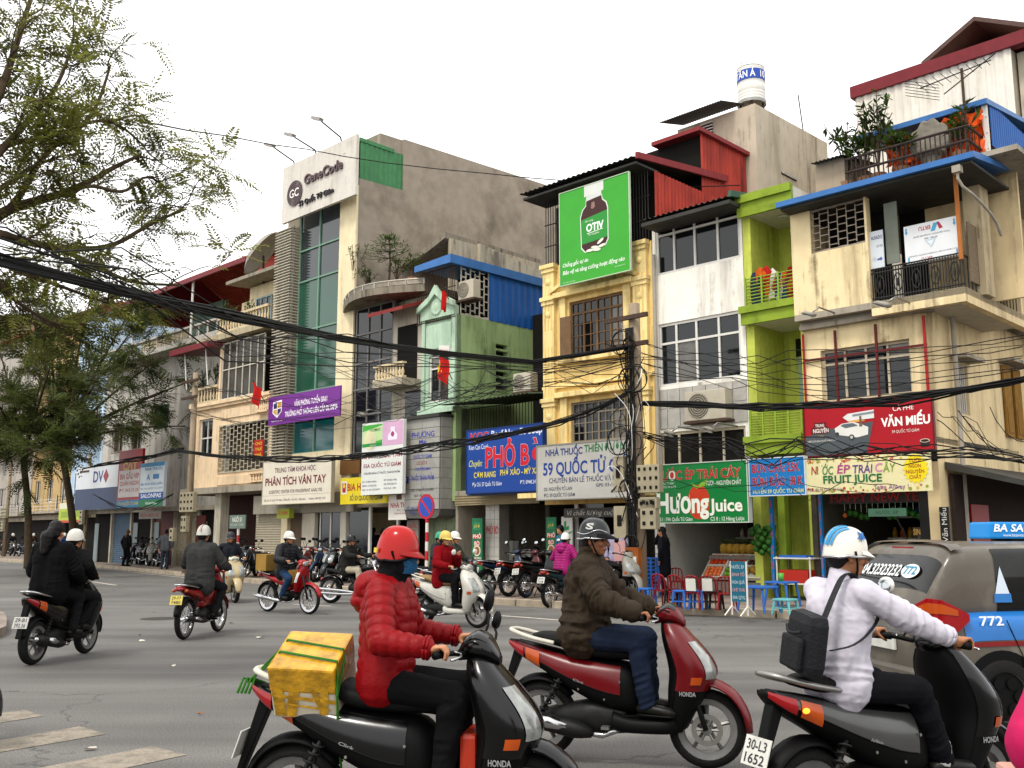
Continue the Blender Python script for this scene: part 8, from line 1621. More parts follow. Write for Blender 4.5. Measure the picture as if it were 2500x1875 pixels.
sP,zP=pole('concrete pole wrapped in tangled cables with meter boxes','F',(1275,1400),(1300,-450),-2.4,[(.17,-.1,2.35,.62,.62,4,3),(.25,-.1,1.55,.42,.7,2,3),(.2,-.1,2.0,.5,.22,3,1),(-.5,-.1,1.35,.34,.72,1,1),(-.42,-.1,.62,.45,.35,2,1),(-.5,-.1,2.4,.3,.8,1,1)])
pc=FP(sP,-2.4,SW)
PO=[o for o in COL.objects if o.get('label','').startswith('concrete pole wrapped')][0]
b=MB();b.box(-.24,.24,-.35,-.2,.0,1.15);b.build('rusty_sheet',mat('orange_rust','#8a4a1c',.8,var=.3,scale=6),PO);MB().box(-.42,-.1,-.38,-.355,.85,1.3).build('notice',paint('#b58a86'),PO);MB().box(.05,.2,-.38,-.355,.5,.95).build('notice',paint('#c9c4b8'),PO)
rg=random.Random(5)
for k in range(7):
 x,z=rg.uniform(-.3,.25),rg.uniform(1.2,zP-.5);rr=rg.uniform(.15,.34);b=MB();b.tube([(x+rr*math.cos(a)*.9,-.28-.05*math.sin(3*a),z+rr*math.sin(a))for a in np.linspace(0,2*PI,17)],.014,5);b.tube([(x+rr*1.05*math.cos(a+1),-.3,z-.03+rr*.93*math.sin(a+1))for a in np.linspace(0,2*PI,17)],.012,5);b.build('cable_coil',M_cable,PO)
for k in range(30):
 z0=rg.uniform(1.6,zP-.9);z1=z0+rg.uniform(-1.4,1.2);P=[(rg.uniform(-.6,.45),rg.uniform(-.35,-.1),z0),(rg.uniform(-.75,.6),rg.uniform(-.5,.1),(z0+z1)/2+rg.uniform(-.5,.5)),(rg.uniform(-.5,.5),rg.uniform(-.35,.1),z1),(rg.uniform(-.15,.15),-.2,max(.6,z1-rg.uniform(0,1.3)))]
 MB().tube(chaikin(P,2),rg.choice((.008,.011,.016)),5).build('tangled_cable',M_cable if k%5 else M_alu,PO,smooth=True)
for k in range(5):x=-.1+.05*k;MB().tube(chaikin([(x,-.2,zP-.6),(x+rg.uniform(-.05,.05),-.22,zP/2),(x+rg.uniform(-.05,.05),-.2,.6)],1),.02,6).build('riser_cable',M_cable,PO,smooth=True)
sL,zL=pole('slim pole with meter boxes before the cream house','B',(1100,1400),(1112,740),-2.0,[(-.2,-.15,2.3,1.1,.75,4,3),(.0,-.15,1.55,.4,.6,2,2),(-.9,-.15,1.2,.3,.5,1,2)],.13)
pole('wooden pole with two meter boxes behind the tree trunks','B',(500,1560),(520,1200),1.2,[(-.2,-.15,2.0,.4,.75,1,3),(-.5,-.15,1.3,.9,.3,2,1)],.1);pole('dim pole stacked with meter boxes at the picture edge','B',(40,1560),(70,1150),3.5,[(-.3,-.15,2.6,1.0,.7,4,3),(-.2,-.15,1.7,.5,.7,2,3)],.12)
def sag(a,c,s,n=14):a,c=Vector(a),Vector(c);return[a.lerp(c,i/n)-Vector((0,0,s*4*(i/n)*(1-i/n)))for i in range(n+1)]
def bundle(label,pts,n,spread,r=.014,seed=1,group='overhead cables',jig=.03):
 rr=random.Random(seed);o=thing('cable_bundle',label,'cables',(0,0,0),0,group);P=[Vector(p)for p in pts]
 for k in range(n):
  off=Vector((rr.uniform(-1,1),rr.uniform(-1,1),rr.uniform(-1,1)))*spread;q=[p+off*rr.uniform(.7,1.2)-Vector((0,0,jig*rr.uniform(-1,1.6)*math.sin(PI*i/(len(P)-1))))for i,p in enumerate(P)]
  MB().tube(q,r*rr.uniform(.7,1.3),5).build('cable',M_cable,o,smooth=True)
 return o
def pix_path(r,pts,d):return[Vector(at_depth(r,x,y,dd))for(x,y),dd in zip(pts,d)]
top=pc+Vector((-.1,-.2,zP-1.05))
A0=Vector(at_depth('T',-260,500,6.0));Pm=pix_path('T',[(0,562),(250,622),(500,682),(740,732),(950,762),(1150,782)],[7.0,8.4,11,15,19,23])
bundle('thick black bundle of cables sweeping from the tree to the pole',[A0]+Pm+[top],16,.03,.012,2,jig=.03)
bundle('loose cables hanging just under the thick bundle',[A0+Vector((0,0,.1))]+[p+Vector((0,0,.1))for p in Pm[:2]]+[p-Vector((0,0,.12))for p in Pm[2:]]+[top-Vector((0,0,.3))],7,.12,.008,3,jig=.25)
def front_run(label,pts,t,n,spread,r,seed,jig=.08,smoothn=1):
 P=[]
 for(rg_,x,y)in pts:s_,z_=W(rg_,x,y,t);P.append(FP(s_,t,z_))
 bundle(label,chaikin(P,smoothn),n,spread,r,seed,jig=jig)
front_run('sagging dark cable run across the shop signs to the pole',[('B',980,1180),('B',1250,1215),('D',250,735),('D',560,752),('D',900,742),('D',1300,700),('D',1620,640),('F',200,480),('F',640,390),('F',1000,260),('F',1180,170)],-2.4,12,.06,.016,5)
front_run('thin cables over the far shops up to the slim pole',[('B',480,1290),('B',620,1262),('B',860,1225),('B',1060,1175)],-1.2,10,.05,.018,6)
front_run('low cable drooping between far poles',[('B',540,1440),('B',700,1530),('B',850,1520),('B',1000,1440)],-.8,4,.04,.014,7)
front_run('several thin wires crossing the cream and office houses',[('B',1090,950),('D',200,485),('D',560,500),('D',960,470),('D',1400,400),('D',1800,280),('D',2074,215)],-2.2,4,.05,.009,8,.25)
front_run('wires from the mint house front to the pole',[('D',0,-60),('D',700,75),('D',1300,180),('D',1700,230),('F',300,90),('F',900,40),('F',1240,60)],-2.3,6,.1,.009,9,.5)
front_run('thick cable run from the pole across the cafe front',[('F',1250,230),('F',1600,235),('F',2000,250),('I',950,95),('I',1400,65),('I',1800,10),('I',2212,-60),('I',2600,-150)],-2.3,16,.05,.016,10,.06)
for i,(y0,y1,y2)in enumerate(((1245,1330,1150),(1300,1400,1220),(1360,1440,1290),(1420,1500,1380),(1340,1350,1090))):
 front_run('wire '+('first','second','third','fourth','fifth')[i]+' from the top in the fan right of the pole',[('E',800,y0),('E',1100,(y0+y1)/2+20),('E',1450,y1),('H',450,y2+60),('H',1100,y2+40),('H',1936,y2-60)],-2.3,2,.03,.009,20+i,.12)
front_run('low messy cables under the cafe sign',[('F',1200,420),('F',1500,480),('F',1800,520),('I',700,350),('I',1000,330),('I',1400,360),('I',1800,350),('I',2212,400)],-2.2,9,.07,.012,30,.2)
front_run('loose wires in front of the juice sign',[('F',1290,740),('F',1600,775),('F',2000,770),('I',900,560),('I',1300,540),('I',1500,545)],-2.2,2,.05,.008,31,.2)
for i in range(8):
 rr=random.Random(60+i);x0=rr.uniform(1750,2100);front_run('stray twig-like wire '+('a','b','c','d','e','f','g','h')[i]+' at the side of the cafe sign',[('I',x0-60,rr.uniform(80,200)),('I',x0+60,rr.uniform(180,300)),('I',x0+200,rr.uniform(300,420))],-1.5,1,.02,.008,40+i,.1)
bundle('single thin wire from the tree over the rooftops',chaikin(pix_path('T',[(300,262),(430,285),(620,315),(780,345),(1000,368),(1200,388),(1400,405),(1600,400)],[14,20,27,30,30,28,27,26]),1),1,.0,.016,50)
bundle('thin wires from the pole to the slim pole',sag(pc+Vector((0,-.1,zP-1.3)),FP(sL,-2.0,zL-.3),.8),5,.1,.008,51,jig=.3)
tg=tag(MB().box(-.16,.16,-.02,.02,-.11,.11).build('cable_tag',paint('#d3cfc6'),loc=Vector(at_depth('T',960,758,19.5)),rot=(0,.15,FROT)),'small white tag hanging on the thick cable bundle','tag');lettering(tg,'CÁP QUANG',-.13,.13,0,.05,'#a33a30',y=-.024,bold=.02)
# ---- air conditioners, floodlights, dish, flags, plants ------------------------------------------
def ac(label,r,x,y,t,w=.85,h=.6):
 s,z=W(r,x,y,t);o=fthing('air_conditioner',label,'air conditioner',s,t,'air conditioners',z);MB().box(-w/2,w/2,0,.32,-h/2,h/2).build('casing',mat('ac_casing','#b3ab98',.5,var=.08,dirt='#7a705c',dirtamt=.4),o,bevel=.02);b=MB();b.lathe([(h*.42,-.012),(h*.38,-.022),(0,-.018)],24,'y',c=(-w*.16,0,0));f=b.build('fan_grille',mat('ac_grille','#5a544a',.6),o)
 for k in range(5):MB().lathe([(h*.08*(k+1)-.006,-.026),(h*.08*(k+1)+.006,-.026),(h*.08*(k+1)+.006,-.02)],20,'y',c=(-w*.16,0,0)).build('grille_ring',MATS['ac_casing'],f)
 MB().box(-w/2-.05,w/2+.05,.0,.4,-h/2-.06,-h/2-.005).build('bracket',M_rust,o);return o
ac('air conditioner with a brown fan on the white house marble','F',1715,245,-.35,1.15,.72);ac('pale air conditioner box on the green side wall','F',480,90,-.0,.7,.55)
ac('small air conditioner behind the upper grille of the mint house','C',1370,1165,.1,.7,.6)
def flood(label,r,x,y,t,sc=1.):
 sc*=.62;s,z=W(r,x,y,t);o=fthing('floodlight',label,'floodlight',s,t,'shop-front floodlights',z);b=MB();b.sect([(-.2*sc,0,0,.12*sc,.03,3),(-.1*sc,0,.03,.15*sc,.06*sc,3),(.15*sc,0,.05,.13*sc,.07*sc,3),(.22*sc,0,.06,.08*sc,.03,3)],14);b.build('lamp_head',mat('lamp_grey','#8f8a7f',.4,var=.1),o,smooth=True,rot=(0,.5,0));MB().box(-.16*sc,.16*sc,-.12*sc,.12*sc,-.03,-.02).build('lamp_glass',M_lens,o,rot=(0,.5,0));b=MB();b.tube([(.15*sc,0,.05),(.3*sc,.1,.16),(.34*sc,.9,.14)],.02,6);b.build('arm',M_steel,o,smooth=True)
flood('floodlight on an arm over the green juice sign','F',1475,440,-1.5);flood('floodlight under the air conditioner of the white house','F',1740,415,-1.5);flood('grey floodlight low on the beige corner house','H',480,885,-1.1,1.1);flood('tilted floodlight below the corner balcony','H',975,820,-1.1,1.3);flood('floodlight between the glass house and the purple banner','D',1058,450,-1.4,1.2)
s,z=W('C',105,940,.8);o=fthing('satellite_dish','big grey mesh satellite dish on the cream house roof','satellite dish',s,.8,None,z)
rd=1.15;pr=[(rd*k/8,.42*(k/8)**2)for k in range(9)]+[(rd*k/8,.42*(k/8)**2+.02)for k in range(8,-1,-1)]
b=MB();b.lathe(pr,32,'y',c=(0,-.42,0));dsh=b.build('dish',mat('dish_mesh','#8f897b',.6,var=.15),o,smooth=True,rot=(R(-38),0,R(-40)))
for k in range(8):a=k*PI/4;MB().tube([(rd*q*math.cos(a),-.42+.42*q*q-.012,rd*q*math.sin(a))for q in np.linspace(.05,1,7)],.012,4).build('dish_rib',M_steel,dsh)
MB().cyl((0,.1,-1.3),(0,.05,-.1),.05,n=8).build('mast',M_rust,o)
s,z=W('G',1670,700,.5);o=fthing('tv_aerial','comb-shaped television aerial on the corner roof terrace','aerial',s,.5);z0,z1=W('G',1690,850,.5)[1],W('G',1660,460,.5)[1]
MB().cyl((0,0,z0-.8),(0,0,z1),.03,n=6).build('mast',M_rust,o);MB().cyl((-.9,0,z1-.15),(.6,0,z1-.02),.014,n=5).build('boom',M_iron,o);MB().cyl((-.4,0,z1-.45),(.7,0,z1+.1),.014,n=5).build('boom',M_iron,o)
for k in range(9):x=-.85+.17*k;MB().cyl((x,-.35+.02*k,z1-.14+.014*k),(x,.35-.02*k,z1-.14+.014*k),.008,n=4).build('aerial_rod',M_iron,o)
for k in range(6):MB().cyl((-1.1+.0*k,-.3,z1-.35+.07*k),(-.6,.3,z1-.42+.07*k),.008,n=4).build('aerial_rod',M_iron,o)
M_flag=mat('flag_red','#b8160f',.7,var=.06)
def flag(label,r,x,y,t,w,h,droop,star=True):
 s,z=W(r,x,y,t);o=fthing('flag',label,'flag',s,t,'red flags',z);MB().cyl((.0,.5,-h*.6),(0,-.1,h*.62),.014,n=6).build('pole',M_iron,o);V=[];nx,ny=10,8
 for i in range(nx+1):
  for j in range(ny+1):u,v=i/nx,j/ny;V.append((w*u*(1-.45*droop),-.1+.09*math.sin(u*7+v*3)-.1*u,h*(.5-v)-droop*w*u*(.7+.3*v)))
 c=MB();c.add(V,[(i*(ny+1)+j,(i+1)*(ny+1)+j,(i+1)*(ny+1)+j+1,i*(ny+1)+j+1)for i in range(nx)for j in range(ny)]);f=c.build('cloth',M_flag,o,smooth=True)
 if star:
  st_=[(w*.3+.17*(1 if k%2==0 else .42)*math.sin(k*PI/5),-.22,-droop*w*.35+.19*(1 if k%2==0 else .42)*math.cos(k*PI/5))for k in range(10)];MB().add(st_,[tuple(range(10))]).build('star',paint('#d9b52c'),f)
flag('red flag with a yellow star before the mint house window','D',1590,110,-1.0,.75,.7,.6);flag('folded red flag on the mint pediment','C',1240,1230,-.4,.3,.6,.6,False);flag('small red flag on the balustrade of the cream house','D',335,290,-.9,.9,.7,.5,False)
M_pl=leafmat('plant_leaf','#24330f','#5d7a24',.2)
def plant(label,loc,h,w,n,seed,leafw=.05,pot=True,stem=True):
 r=random.Random(seed);o=thing('potted_plant',label,'plant',loc,0,'balcony plants');b=MB();lv=MB()
 for k in range(n):
  a=r.uniform(0,2*PI);top_=Vector((math.cos(a)*w*r.random(),math.sin(a)*w*r.random(),h*r.uniform(.45,1)));m=Vector((top_.x*.3,top_.y*.3,top_.z*.6));P=chaikin([(0,0,0),m,top_],1);b.tube(P,.009,4)
  for q in range(9):
   p=Vector(P[-1]).lerp(Vector(P[max(0,len(P)-3)]),r.random());d=Vector((r.uniform(-1,1),r.uniform(-1,1),r.uniform(-.4,.8))).normalized();sd=d.cross(Vector((0,0,1)));
   if sd.length<.1:continue
   sd.normalize();L=leafw*r.uniform(2,4);lv.add([p,p+d*L*.5+sd*leafw*.5,p+d*L,p+d*L*.5-sd*leafw*.5],[(0,1,2,3)])
 b.build('stem',M_twig,o);lv.build('leaves',M_pl,o)
 if pot:MB().lathe([(0,-.3),(.13,-.3),(.18,0),(.16,0),(.15,-.05),(0,-.05)],14).build('pot',mat('clay_pot','#7a5a44',.9,var=.2),o,smooth=True)
for i,(x,y,h,w,lb)in enumerate(((650,1000,2.0,.7,'tall thin shrub at the end of the round terrace'),(760,1130,1.0,.5,'leafy pot plant inside the round terrace rail'),(940,1130,.9,.5,'bushy pot plant beside the terrace pine'),(1040,1070,.9,.4,'pot plant under the curved canopy'))):
 s,_=W('C',x,y,-.1);plant(lb,FP(s,-.1+.2*(i==0),zEt+.45),h,w,16,70+i)
s,_=W('C',890,1050,-.2);pn=thing('potted_pine','young tiered pine tree in a pot on the round terrace','plant',FP(s,-.2,zEt+.14));hp=W('C',890,845,-.2)[1]-zEt
MB().tube([(0,0,0),(.05,0,hp*.5),(0,0,hp)],[.05,.035,.015],6).build('trunk',M_twig,pn);lv=MB();rq=random.Random(9)
for j,z in enumerate((.58,.7,.82,.92)):
 for k in range(9):
  a=k*2*PI/9+j;ln=(1.05,.8,.6,.35)[j];e=Vector((math.cos(a)*ln,math.sin(a)*ln,hp*z+.12*ln));c0=Vector((0,0,hp*z));lv.tube([c0,c0 .lerp(e,.6)+Vector((0,0,-.05)),e],[.012,.01,.006],4)
  for q in range(14):p=c0 .lerp(e,.25+.75*q/14);d=Vector((rq.uniform(-1,1),rq.uniform(-1,1),rq.uniform(-.1,.9))).normalized()*.13;sd=d.cross(Vector((0,0,1))).normalized()*.018;lv.add([p,p+d*.5+sd,p+d,p+d*.5-sd],[(0,1,2,3)])
lv.build('needles',M_pl,pn);MB().lathe([(0,0),(.2,0),(.26,.35),(.22,.35),(0,.3)],14).build('pot',MATS['clay_pot'],pn,smooth=True)
for i,(x,y,h,lb)in enumerate(((870,1060,1.5,'leafy shrub at the end of the corner roof terrace'),(1080,960,2.0,'tall leafy shrub in the middle of the corner terrace'),(1000,1090,1.2,'low shrub behind the terrace rail'),(1250,1080,1.0,'thin plant left of the stone ornament'),(1640,930,1.1,'plant before the orange tarpaulin'))):
 s,_=W('G',x,y,.55);plant(lb,FP(s,.55,zT+.35),h,.55,16,80+i,.075)
for i,(x,y,lb)in enumerate(((1330,430,'green plant on the cream house upper balustrade'),(1440,420,'flowering plant on the cream balustrade'),(1180,830,'bushy plant on the side balcony of the cream house'),(1250,800,'plant by the canopy strut of the cream house'))):
 t=-.2 if i<2 else .2;s,z=W('B',x,y,t);plant(lb,FP(s,t,z-.2),1.0,.5,14,90+i,.06)
s0_,z0_=W('H',60,600,-.02)
for i,(cl,h_,nm)in enumerate((('#2f3a4a',.95,'navy'),('#c2581c',.6,'orange'),('#a82420',.45,'red'),('#d3cfc4',.7,'white'),('#25406e',.75,'blue'),('#c25a1a',.4,'second orange'),('#8a1c22',.9,'dark red'))):
 x=(sJ1-sJ0-.3)/7*i+.15;V=[]
 for a in range(7):
  for c in range(6):V.append((.36*a/6,-.03*math.sin(a*1.7+c+i),-h_*c/5+.1*math.sin(a*.9)))
 b=MB();b.add(V,[(a*6+c,(a+1)*6+c,(a+1)*6+c+1,a*6+c+1)for a in range(6)for c in range(5)]);tag(b.build('laundry',cloth(cl),loc=FP(sJ0+x,-.02,zJ2+.22+hR+.12*math.sin(i)),rot=(0,0,FROT),smooth=True),nm+' garment drying on the lime green balcony rail','laundry','laundry on the lime balcony')
 # ================================================================ STALLS, SEATS, PARKED BIKES, PASSERS-BY
def on_front(r,x,y,z=SW):p=ground(r,x,y,z);return p
# ---- fruit stall under the juice sign
fr_m={'tomato':(mat('tomato','#c23a16',.35,var=.15),.05),'egg':(mat('pale_orange_fruit','#d9703c',.4,var=.15),.052),'guava':(mat('guava','#6d8f24',.5,var=.25),.06),'plum':(mat('dark_plum','#4a2c20',.4,var=.3),.045),'carrot':(mat('carrot','#d9541a',.5,var=.15),.03),'pineapple':(mat('pineapple','#9c782a',.8,var=.4,scale=30,bump=.6,bscale=40),.08)}
fm={k:(MB().ball((0,0,0),r_,10,7)if k not in('carrot','pineapple')else(MB().tube([(0,-.13,0),(0,.1,0),(0,.14,0)],[.012,.032,.015],8)if k=='carrot' else MB().lathe([(0,0),(.06,.02),(.085,.1),(.07,.2),(.0,.23)],10))).mesh(k,m_,smooth=True)for k,(m_,r_)in fr_m.items()}
wd={'egg':'pale orange fruit','tomato':'red-orange fruit','guava':'green guava','plum':'dark purple fruit','carrot':'carrot','pineapple':'small pineapple'}
def fruit_stand(label,s0,s1,t0,zr0,zr2,dep,rows,where):
 st=fthing('fruit_stand',label,'stand',s0,t0,None,0);MB().box(0,s1-s0,0,dep+.3,SW,zr0-.06).build('counter',mat('stand_grey','#6f6a62',.6,var=.1),st)
 n=len(rows[0]);wT=(s1-s0)/n;sl=math.atan2(zr2-zr0,dep);ln=dep/math.cos(sl)/2;Rx=Matrix.Rotation(FROT,3,'Z')@Matrix.Rotation(sl,3,'X')
 for j in range(2):
  for i in range(n):
   k=rows[j][i];org=FP(s0+wT*i,t0,zr0)+Rx@Vector((0,ln*j+.02*j,0));rank=('lower','upper')[j]+' row of the '+where
   b=MB();b.box(.02,wT-.02,.02,ln-.02,-.03,.0);b.box(.02,wT-.02,.0,.02,-.03,.07);b.box(.02,wT-.02,ln-.02,ln,-.03,.07);b.box(.0,.02,.0,ln,-.03,.07);b.box(wT-.02,wT,.0,ln,-.03,.07)
   o=b.build('fruit_tray',mat('tray_white','#c4bfae',.5,var=.08));o.matrix_world=Matrix.Translation(org)@Rx.to_4x4();tag(o,'white tray of '+wd[k]+'s in the '+rank,'tray','fruit trays')
   r_=fr_m[k][1];step=r_*1.95 if k not in('carrot','pineapple')else(.075 if k=='carrot' else .19);ny=max(1,int((ln-.05)/(step if k!='carrot' else .25)));nx=max(1,int((wT-.05)/step))
   for a in range(nx):
    for c in range(ny):
     v=Vector((.04+(wT-.08)*(a+.5+random.uniform(-.1,.1))/nx,.04+(ln-.08)*(c+.5)/ny,.05 if k!='pineapple' else .02));q=link('fruit' if k!='carrot' else 'carrot',fm[k],None,org+Rx@v);q.rotation_euler=(sl+(random.uniform(-.2,.2)if k=='carrot' else 0),0,FROT+(random.uniform(-.25,.25)if k=='carrot' else random.uniform(0,6)));tag(q,wd[k]+' lying in the '+rank,'fruit',wd[k]+'s on the '+where)
 return st
tF=.3;s0,_=W('I',385,1080,0);s1,_=W('I',715,1080,0);zr0=W('I',390,1075,0)[1];zr2=W('I',420,950,.5)[1]
st=fruit_stand('sloping fruit stand with two rows of trays below the juice sign',s0,s1,.0,zr0,zr2,.5,(('egg','guava','pineapple'),('tomato','carrot','plum')),'fruit stand')
a0,a1=W('I',1190,1050,.1)[0],W('I',1330,1050,.1)[0];fruit_stand('second fruit stand in the corner shop behind the striped helmet',a0,a1+.5,.1,W('I',1200,1052,.1)[1],W('I',1200,935,.6)[1],.5,(('guava','egg'),('tomato','guava')),'corner shop stand')
gj=MB().lathe([(0,0),(.06,0),(.06,.16),(.03,.2),(.03,.25),(0,.25)],10).mesh('jar_glass',None,smooth=True)
gcols=[paint(c)for c in('#b8862c','#8a2a1c','#3f6a2c','#c9c2a8','#2c5a7a','#c25a1c')];jm_=[]
for m_ in gcols:q=gj.copy();q.materials.append(m_);jm_.append(q)
for nm,sa,sb,tt_,zs in(('juice stall',sI0+.6,sJ0-.2,2.6,(1.0,1.5,2.0)),('corner shop',sK0+.3,sK1-.6,3.2,(1.0,1.5,2.0,2.5))):
 sh_=fthing('goods_shelf','shelf of jars and bottles at the back of the '+nm,'shelf',sa,tt_)
 for z in zs:
  MB().box(0,sb-sa,0,.35,z-.03,z).build('shelf_board',M_alu,sh_);nn=int((sb-sa)/.2)
  for k in range(nn):q=link('jar',random.choice(jm_),None,FP(sa+.1+.2*k,tt_+.12+random.uniform(0,.08),z));tag(q,'coloured jar standing on the back shelf of the '+nm,'jar','jars in the '+nm)
M_pinl=leafmat('pineapple_leaf','#2b3a14','#5d6a2a',.1)
for i in range(7):
 p=FP(s0+.25+(s1-s0-.3)*i/7,tF+.3,zr2+.02);o=thing('pineapple','pineapple standing on the shelf behind the fruit trays','fruit',p,0,'pineapples on the shelf');link('fruit_body',fm['pineapple'],o,(0,0,0)).scale=(1.3,1.3,1.3);lv=MB()
 for k in range(9):a=k*.7;lv.add([(.02*math.cos(a+1.5),.02*math.sin(a+1.5),.29),(.09*math.cos(a),.09*math.sin(a),.36),(.1*math.cos(a),.1*math.sin(a),.42),(-.02*math.cos(a+1.5),-.02*math.sin(a+1.5),.29)],[(0,1,2,3)])
 lv.build('leaf_tuft',M_pinl,o)
MB().box(0,s1-s0,.3,.85,zr2-.06,zr2+.02).build('shelf',MATS['stand_grey'],st)
sv,_=W('I',735,870,-.1);zn0,zn1=W('I',735,935,-.1)[1],W('I',735,780,-.1)[1];gm=MB().ball((0,0,0),.07,10,7).mesh('green_fruit',mat('green_fruit','#2c5a1c',.5,var=.25),smooth=True);rg=random.Random(4)
for k in range(44):a=k*2.4;rr=.24*rg.random()**.5+.05;q=link('hanging_fruit',gm,None,FP(sv+rr*math.cos(a),-.1+rr*.7*math.sin(a),zn0+(zn1-zn0)*(k+.5)/44));tag(q,'round green fruit in the bunch hanging beside the blue pillar sign','fruit','bunch of hanging green fruit')
lv=MB()
for k in range(900):u=rg.random();p=Vector((u*(sJ0-sI0-.2)+.1,rg.uniform(-.1,.2),2.56-rg.random()**2*.35));d=Vector((rg.uniform(-1,1),rg.uniform(-1,1),-1)).normalized()*.09;sd=d.cross(Vector((0,1,.2))).normalized()*.03;lv.add([p,p+d*.5+sd,p+d,p+d*.5-sd],[(0,1,2,3)])
tag(lv.build('leaf_garland',M_pinl,loc=FP(sI0,.1,0),rot=(0,0,FROT)),'dark leafy garland hanging under the juice sign',kind='stuff')
# ---- corner shop: hanging fruit, lights, letters
tK=.9
for i in range(15):
 s=sK0+.35+(sK1-sK0-.9)*i/15;z=2.0+.05*math.sin(i*1.3);k=i%5;q=link('hanging_fruit',gm if k else fm['egg'],None,FP(s,tK,z));q.scale=(1,1,1.1);tag(q,'fruit hanging in the row under the corner shop light','fruit','row of hanging fruit in the corner shop');MB().cyl((0,0,.09),(0,0,.5),.006,n=4).build('string',M_alu,q)
tag(MB().cyl((0,0,0),(sK1-sK0-1.0,0,0),.03,n=8).build('tube_lamp',mat('lit_tube','#8fe0b4',.3,var=0,emit=2.2),loc=FP(sK0+.5,.5,2.42),rot=(0,0,FROT)),'greenish lit tube lamp under the corner shop ceiling','lamp')
def small_sign(label,r,tl,br,t,col,txts,name='shop_sign',th=.04):
 S=Sign(label,r,tl,br,t,col,th,name=name)
 for a in txts:S.t(*a[:6],bold=a[6]if len(a)>6 else .02)
 return S
small_sign('brown smoothie sign with gold letters inside the corner shop','I',(1578,785),(1695,838),.4,'#3a2a16',[('SINH TỐ',.04,.96,.5,.6,'#c29a4a',.03)])
small_sign('dim red banner of festive letters under the fruit juice sign','I',(1100,588),(1730,640),.2,'#2c2622',[('HAPPY NEW YEAR',.02,.98,.5,.7,'#8a1f1c',.03)],'festive_banner');small_sign('pale green poster under the tube lamp','I',(1325,680),(1545,722),.8,'#7fae94',[('NƯỚC ÉP',.2,.8,.5,.4,'#4a7a60')],'poster')
S=Sign('black column panel with white upright cafe name','I',(1728,670),(1795,880),-.12,'#141312',.05);lettering(S.o,'Văn Miếu',0,S.h*.92,0,S.w*.55,'#c9c6be',xf=lambda a,y,z:(S.w*.5-z,-.004,S.h*.05+a))
sx=sK1+.03
S=fthing('shop_awning','dark tin awning along the side wall of the corner house','awning',sK1+.02,.3);b=MB();b.prism([(0,3.05),(0,2.9),(1.7,2.45),(1.7,2.55)],'y',0,9);b.build('tin_sheet',M_tin,S);MB().box(.02,.1,.1,8.5,SW,2.8).build('dark_shop_wall',mat('side_shop_dark','#2c211d',.9),S)
for k in range(4):MB().cyl((1.6,.2+2.7*k,SW),(1.6,.2+2.7*k,2.5),.03,n=6).build('awning_post',M_rust,S)
tag(MB().box(.0,.03,0,1.0,0,.8).build('red_poster',paint('#8f1c1c'),loc=FP(sK1+.13,1.2,1.4),rot=(0,0,FROT)),'red notice on the side wall behind the taxi','poster')
# ---- plastic furniture
M_bp=mat('blue_plastic','#2a5ea8',.4,var=.08);M_rp=mat('red_plastic','#7e0e14',.35,var=.1);M_kp=mat('dark_plastic','#1c1815',.5,var=.1);M_tp=mat('teal_plastic','#5fa3a6',.4,var=.08)
def stool(label,loc,m,h=.36,w=.27,group='plastic stools',rz=0.,cat='stool',name='plastic_stool'):
 o=thing(name,label,cat,loc,rz,group);MB().box(-w/2,w/2,-w/2,w/2,h-.04,h).build('seat' if cat=='stool' else 'table_top',m,o,bevel=.015)
 for sx_ in(-1,1):
  for sy in(-1,1):MB().tube([(sx_*w*.4,sy*w*.4,h-.03),(sx_*w*.52,sy*w*.52,0)],[.028,.02],6).build('leg',m,o)
 if cat=='stool':b=MB();z=h*.4;q=w*.47;b.tube([(-q,-q,z),(q,-q,z),(q,q,z),(-q,q,z),(-q,-q,z)],.013,5);b.build('brace',m,o)
 return o
def chair(label,loc,rz,paper=False):
 o=thing('plastic_chair',label,'chair',loc,rz,'red plastic chairs');o.scale=(.78,.78,.74);MB().box(-.2,.2,-.2,.2,.40,.435).build('seat',M_rp,o,bevel=.015)
 for sx_ in(-1,1):
  MB().tube([(sx_*.17,-.17,.41),(sx_*.2,-.22,0)],[.025,.018],6).build('leg',M_rp,o);MB().tube([(sx_*.17,.17,.41),(sx_*.2,.24,0)],[.025,.018],6).build('leg',M_rp,o)
 b=MB();b.tube(chaikin([(-.19,.18,.42),(-.2,.22,.7),(-.15,.26,.86),(.15,.26,.86),(.2,.22,.7),(.19,.18,.42)],2),.02,6);b.build('backrest',M_rp,o,smooth=True)
 for k in(-1,0,1):MB().tube([(k*.09,.19,.43),(k*.09,.25,.84)],.016,5).build('back_slat',M_rp,o)
 if paper:MB().box(-.13,.13,.2,.205,.5,.82).build('paper_sheet',paint('#c9c7be'),o,rot=(-.1,0,0))
 return o
CR=FROT
for i,(x,y,pp,lb)in enumerate(((165,1215,False,'red chair nearest the pole before the juice stall'),(253,1225,False,'red chair second from the pole'),(345,1232,True,'red chair with a white sheet, left of the two'),(432,1232,True,'red chair with a white sheet, right of the two'),(527,1238,False,'red chair beside the menu board'),(240,1150,False,'red chair behind the others by the shop'))):chair(lb,on_front('I',x,y+18),CR+PI+.1*i,pp)
for i,(x,y,m,lb)in enumerate(((70,1232,M_bp,'blue stool by the pole'),(268,1248,M_bp,'blue stool before the second red chair'),(362,1250,M_bp,'blue stool before the chair with white sheet'),(455,1252,M_kp,'dark stool left of the menu board'),(215,1240,M_kp,'dark stool between blue stools'))):stool(lb,on_front('I',x,y),m,rz=CR+.1*i)
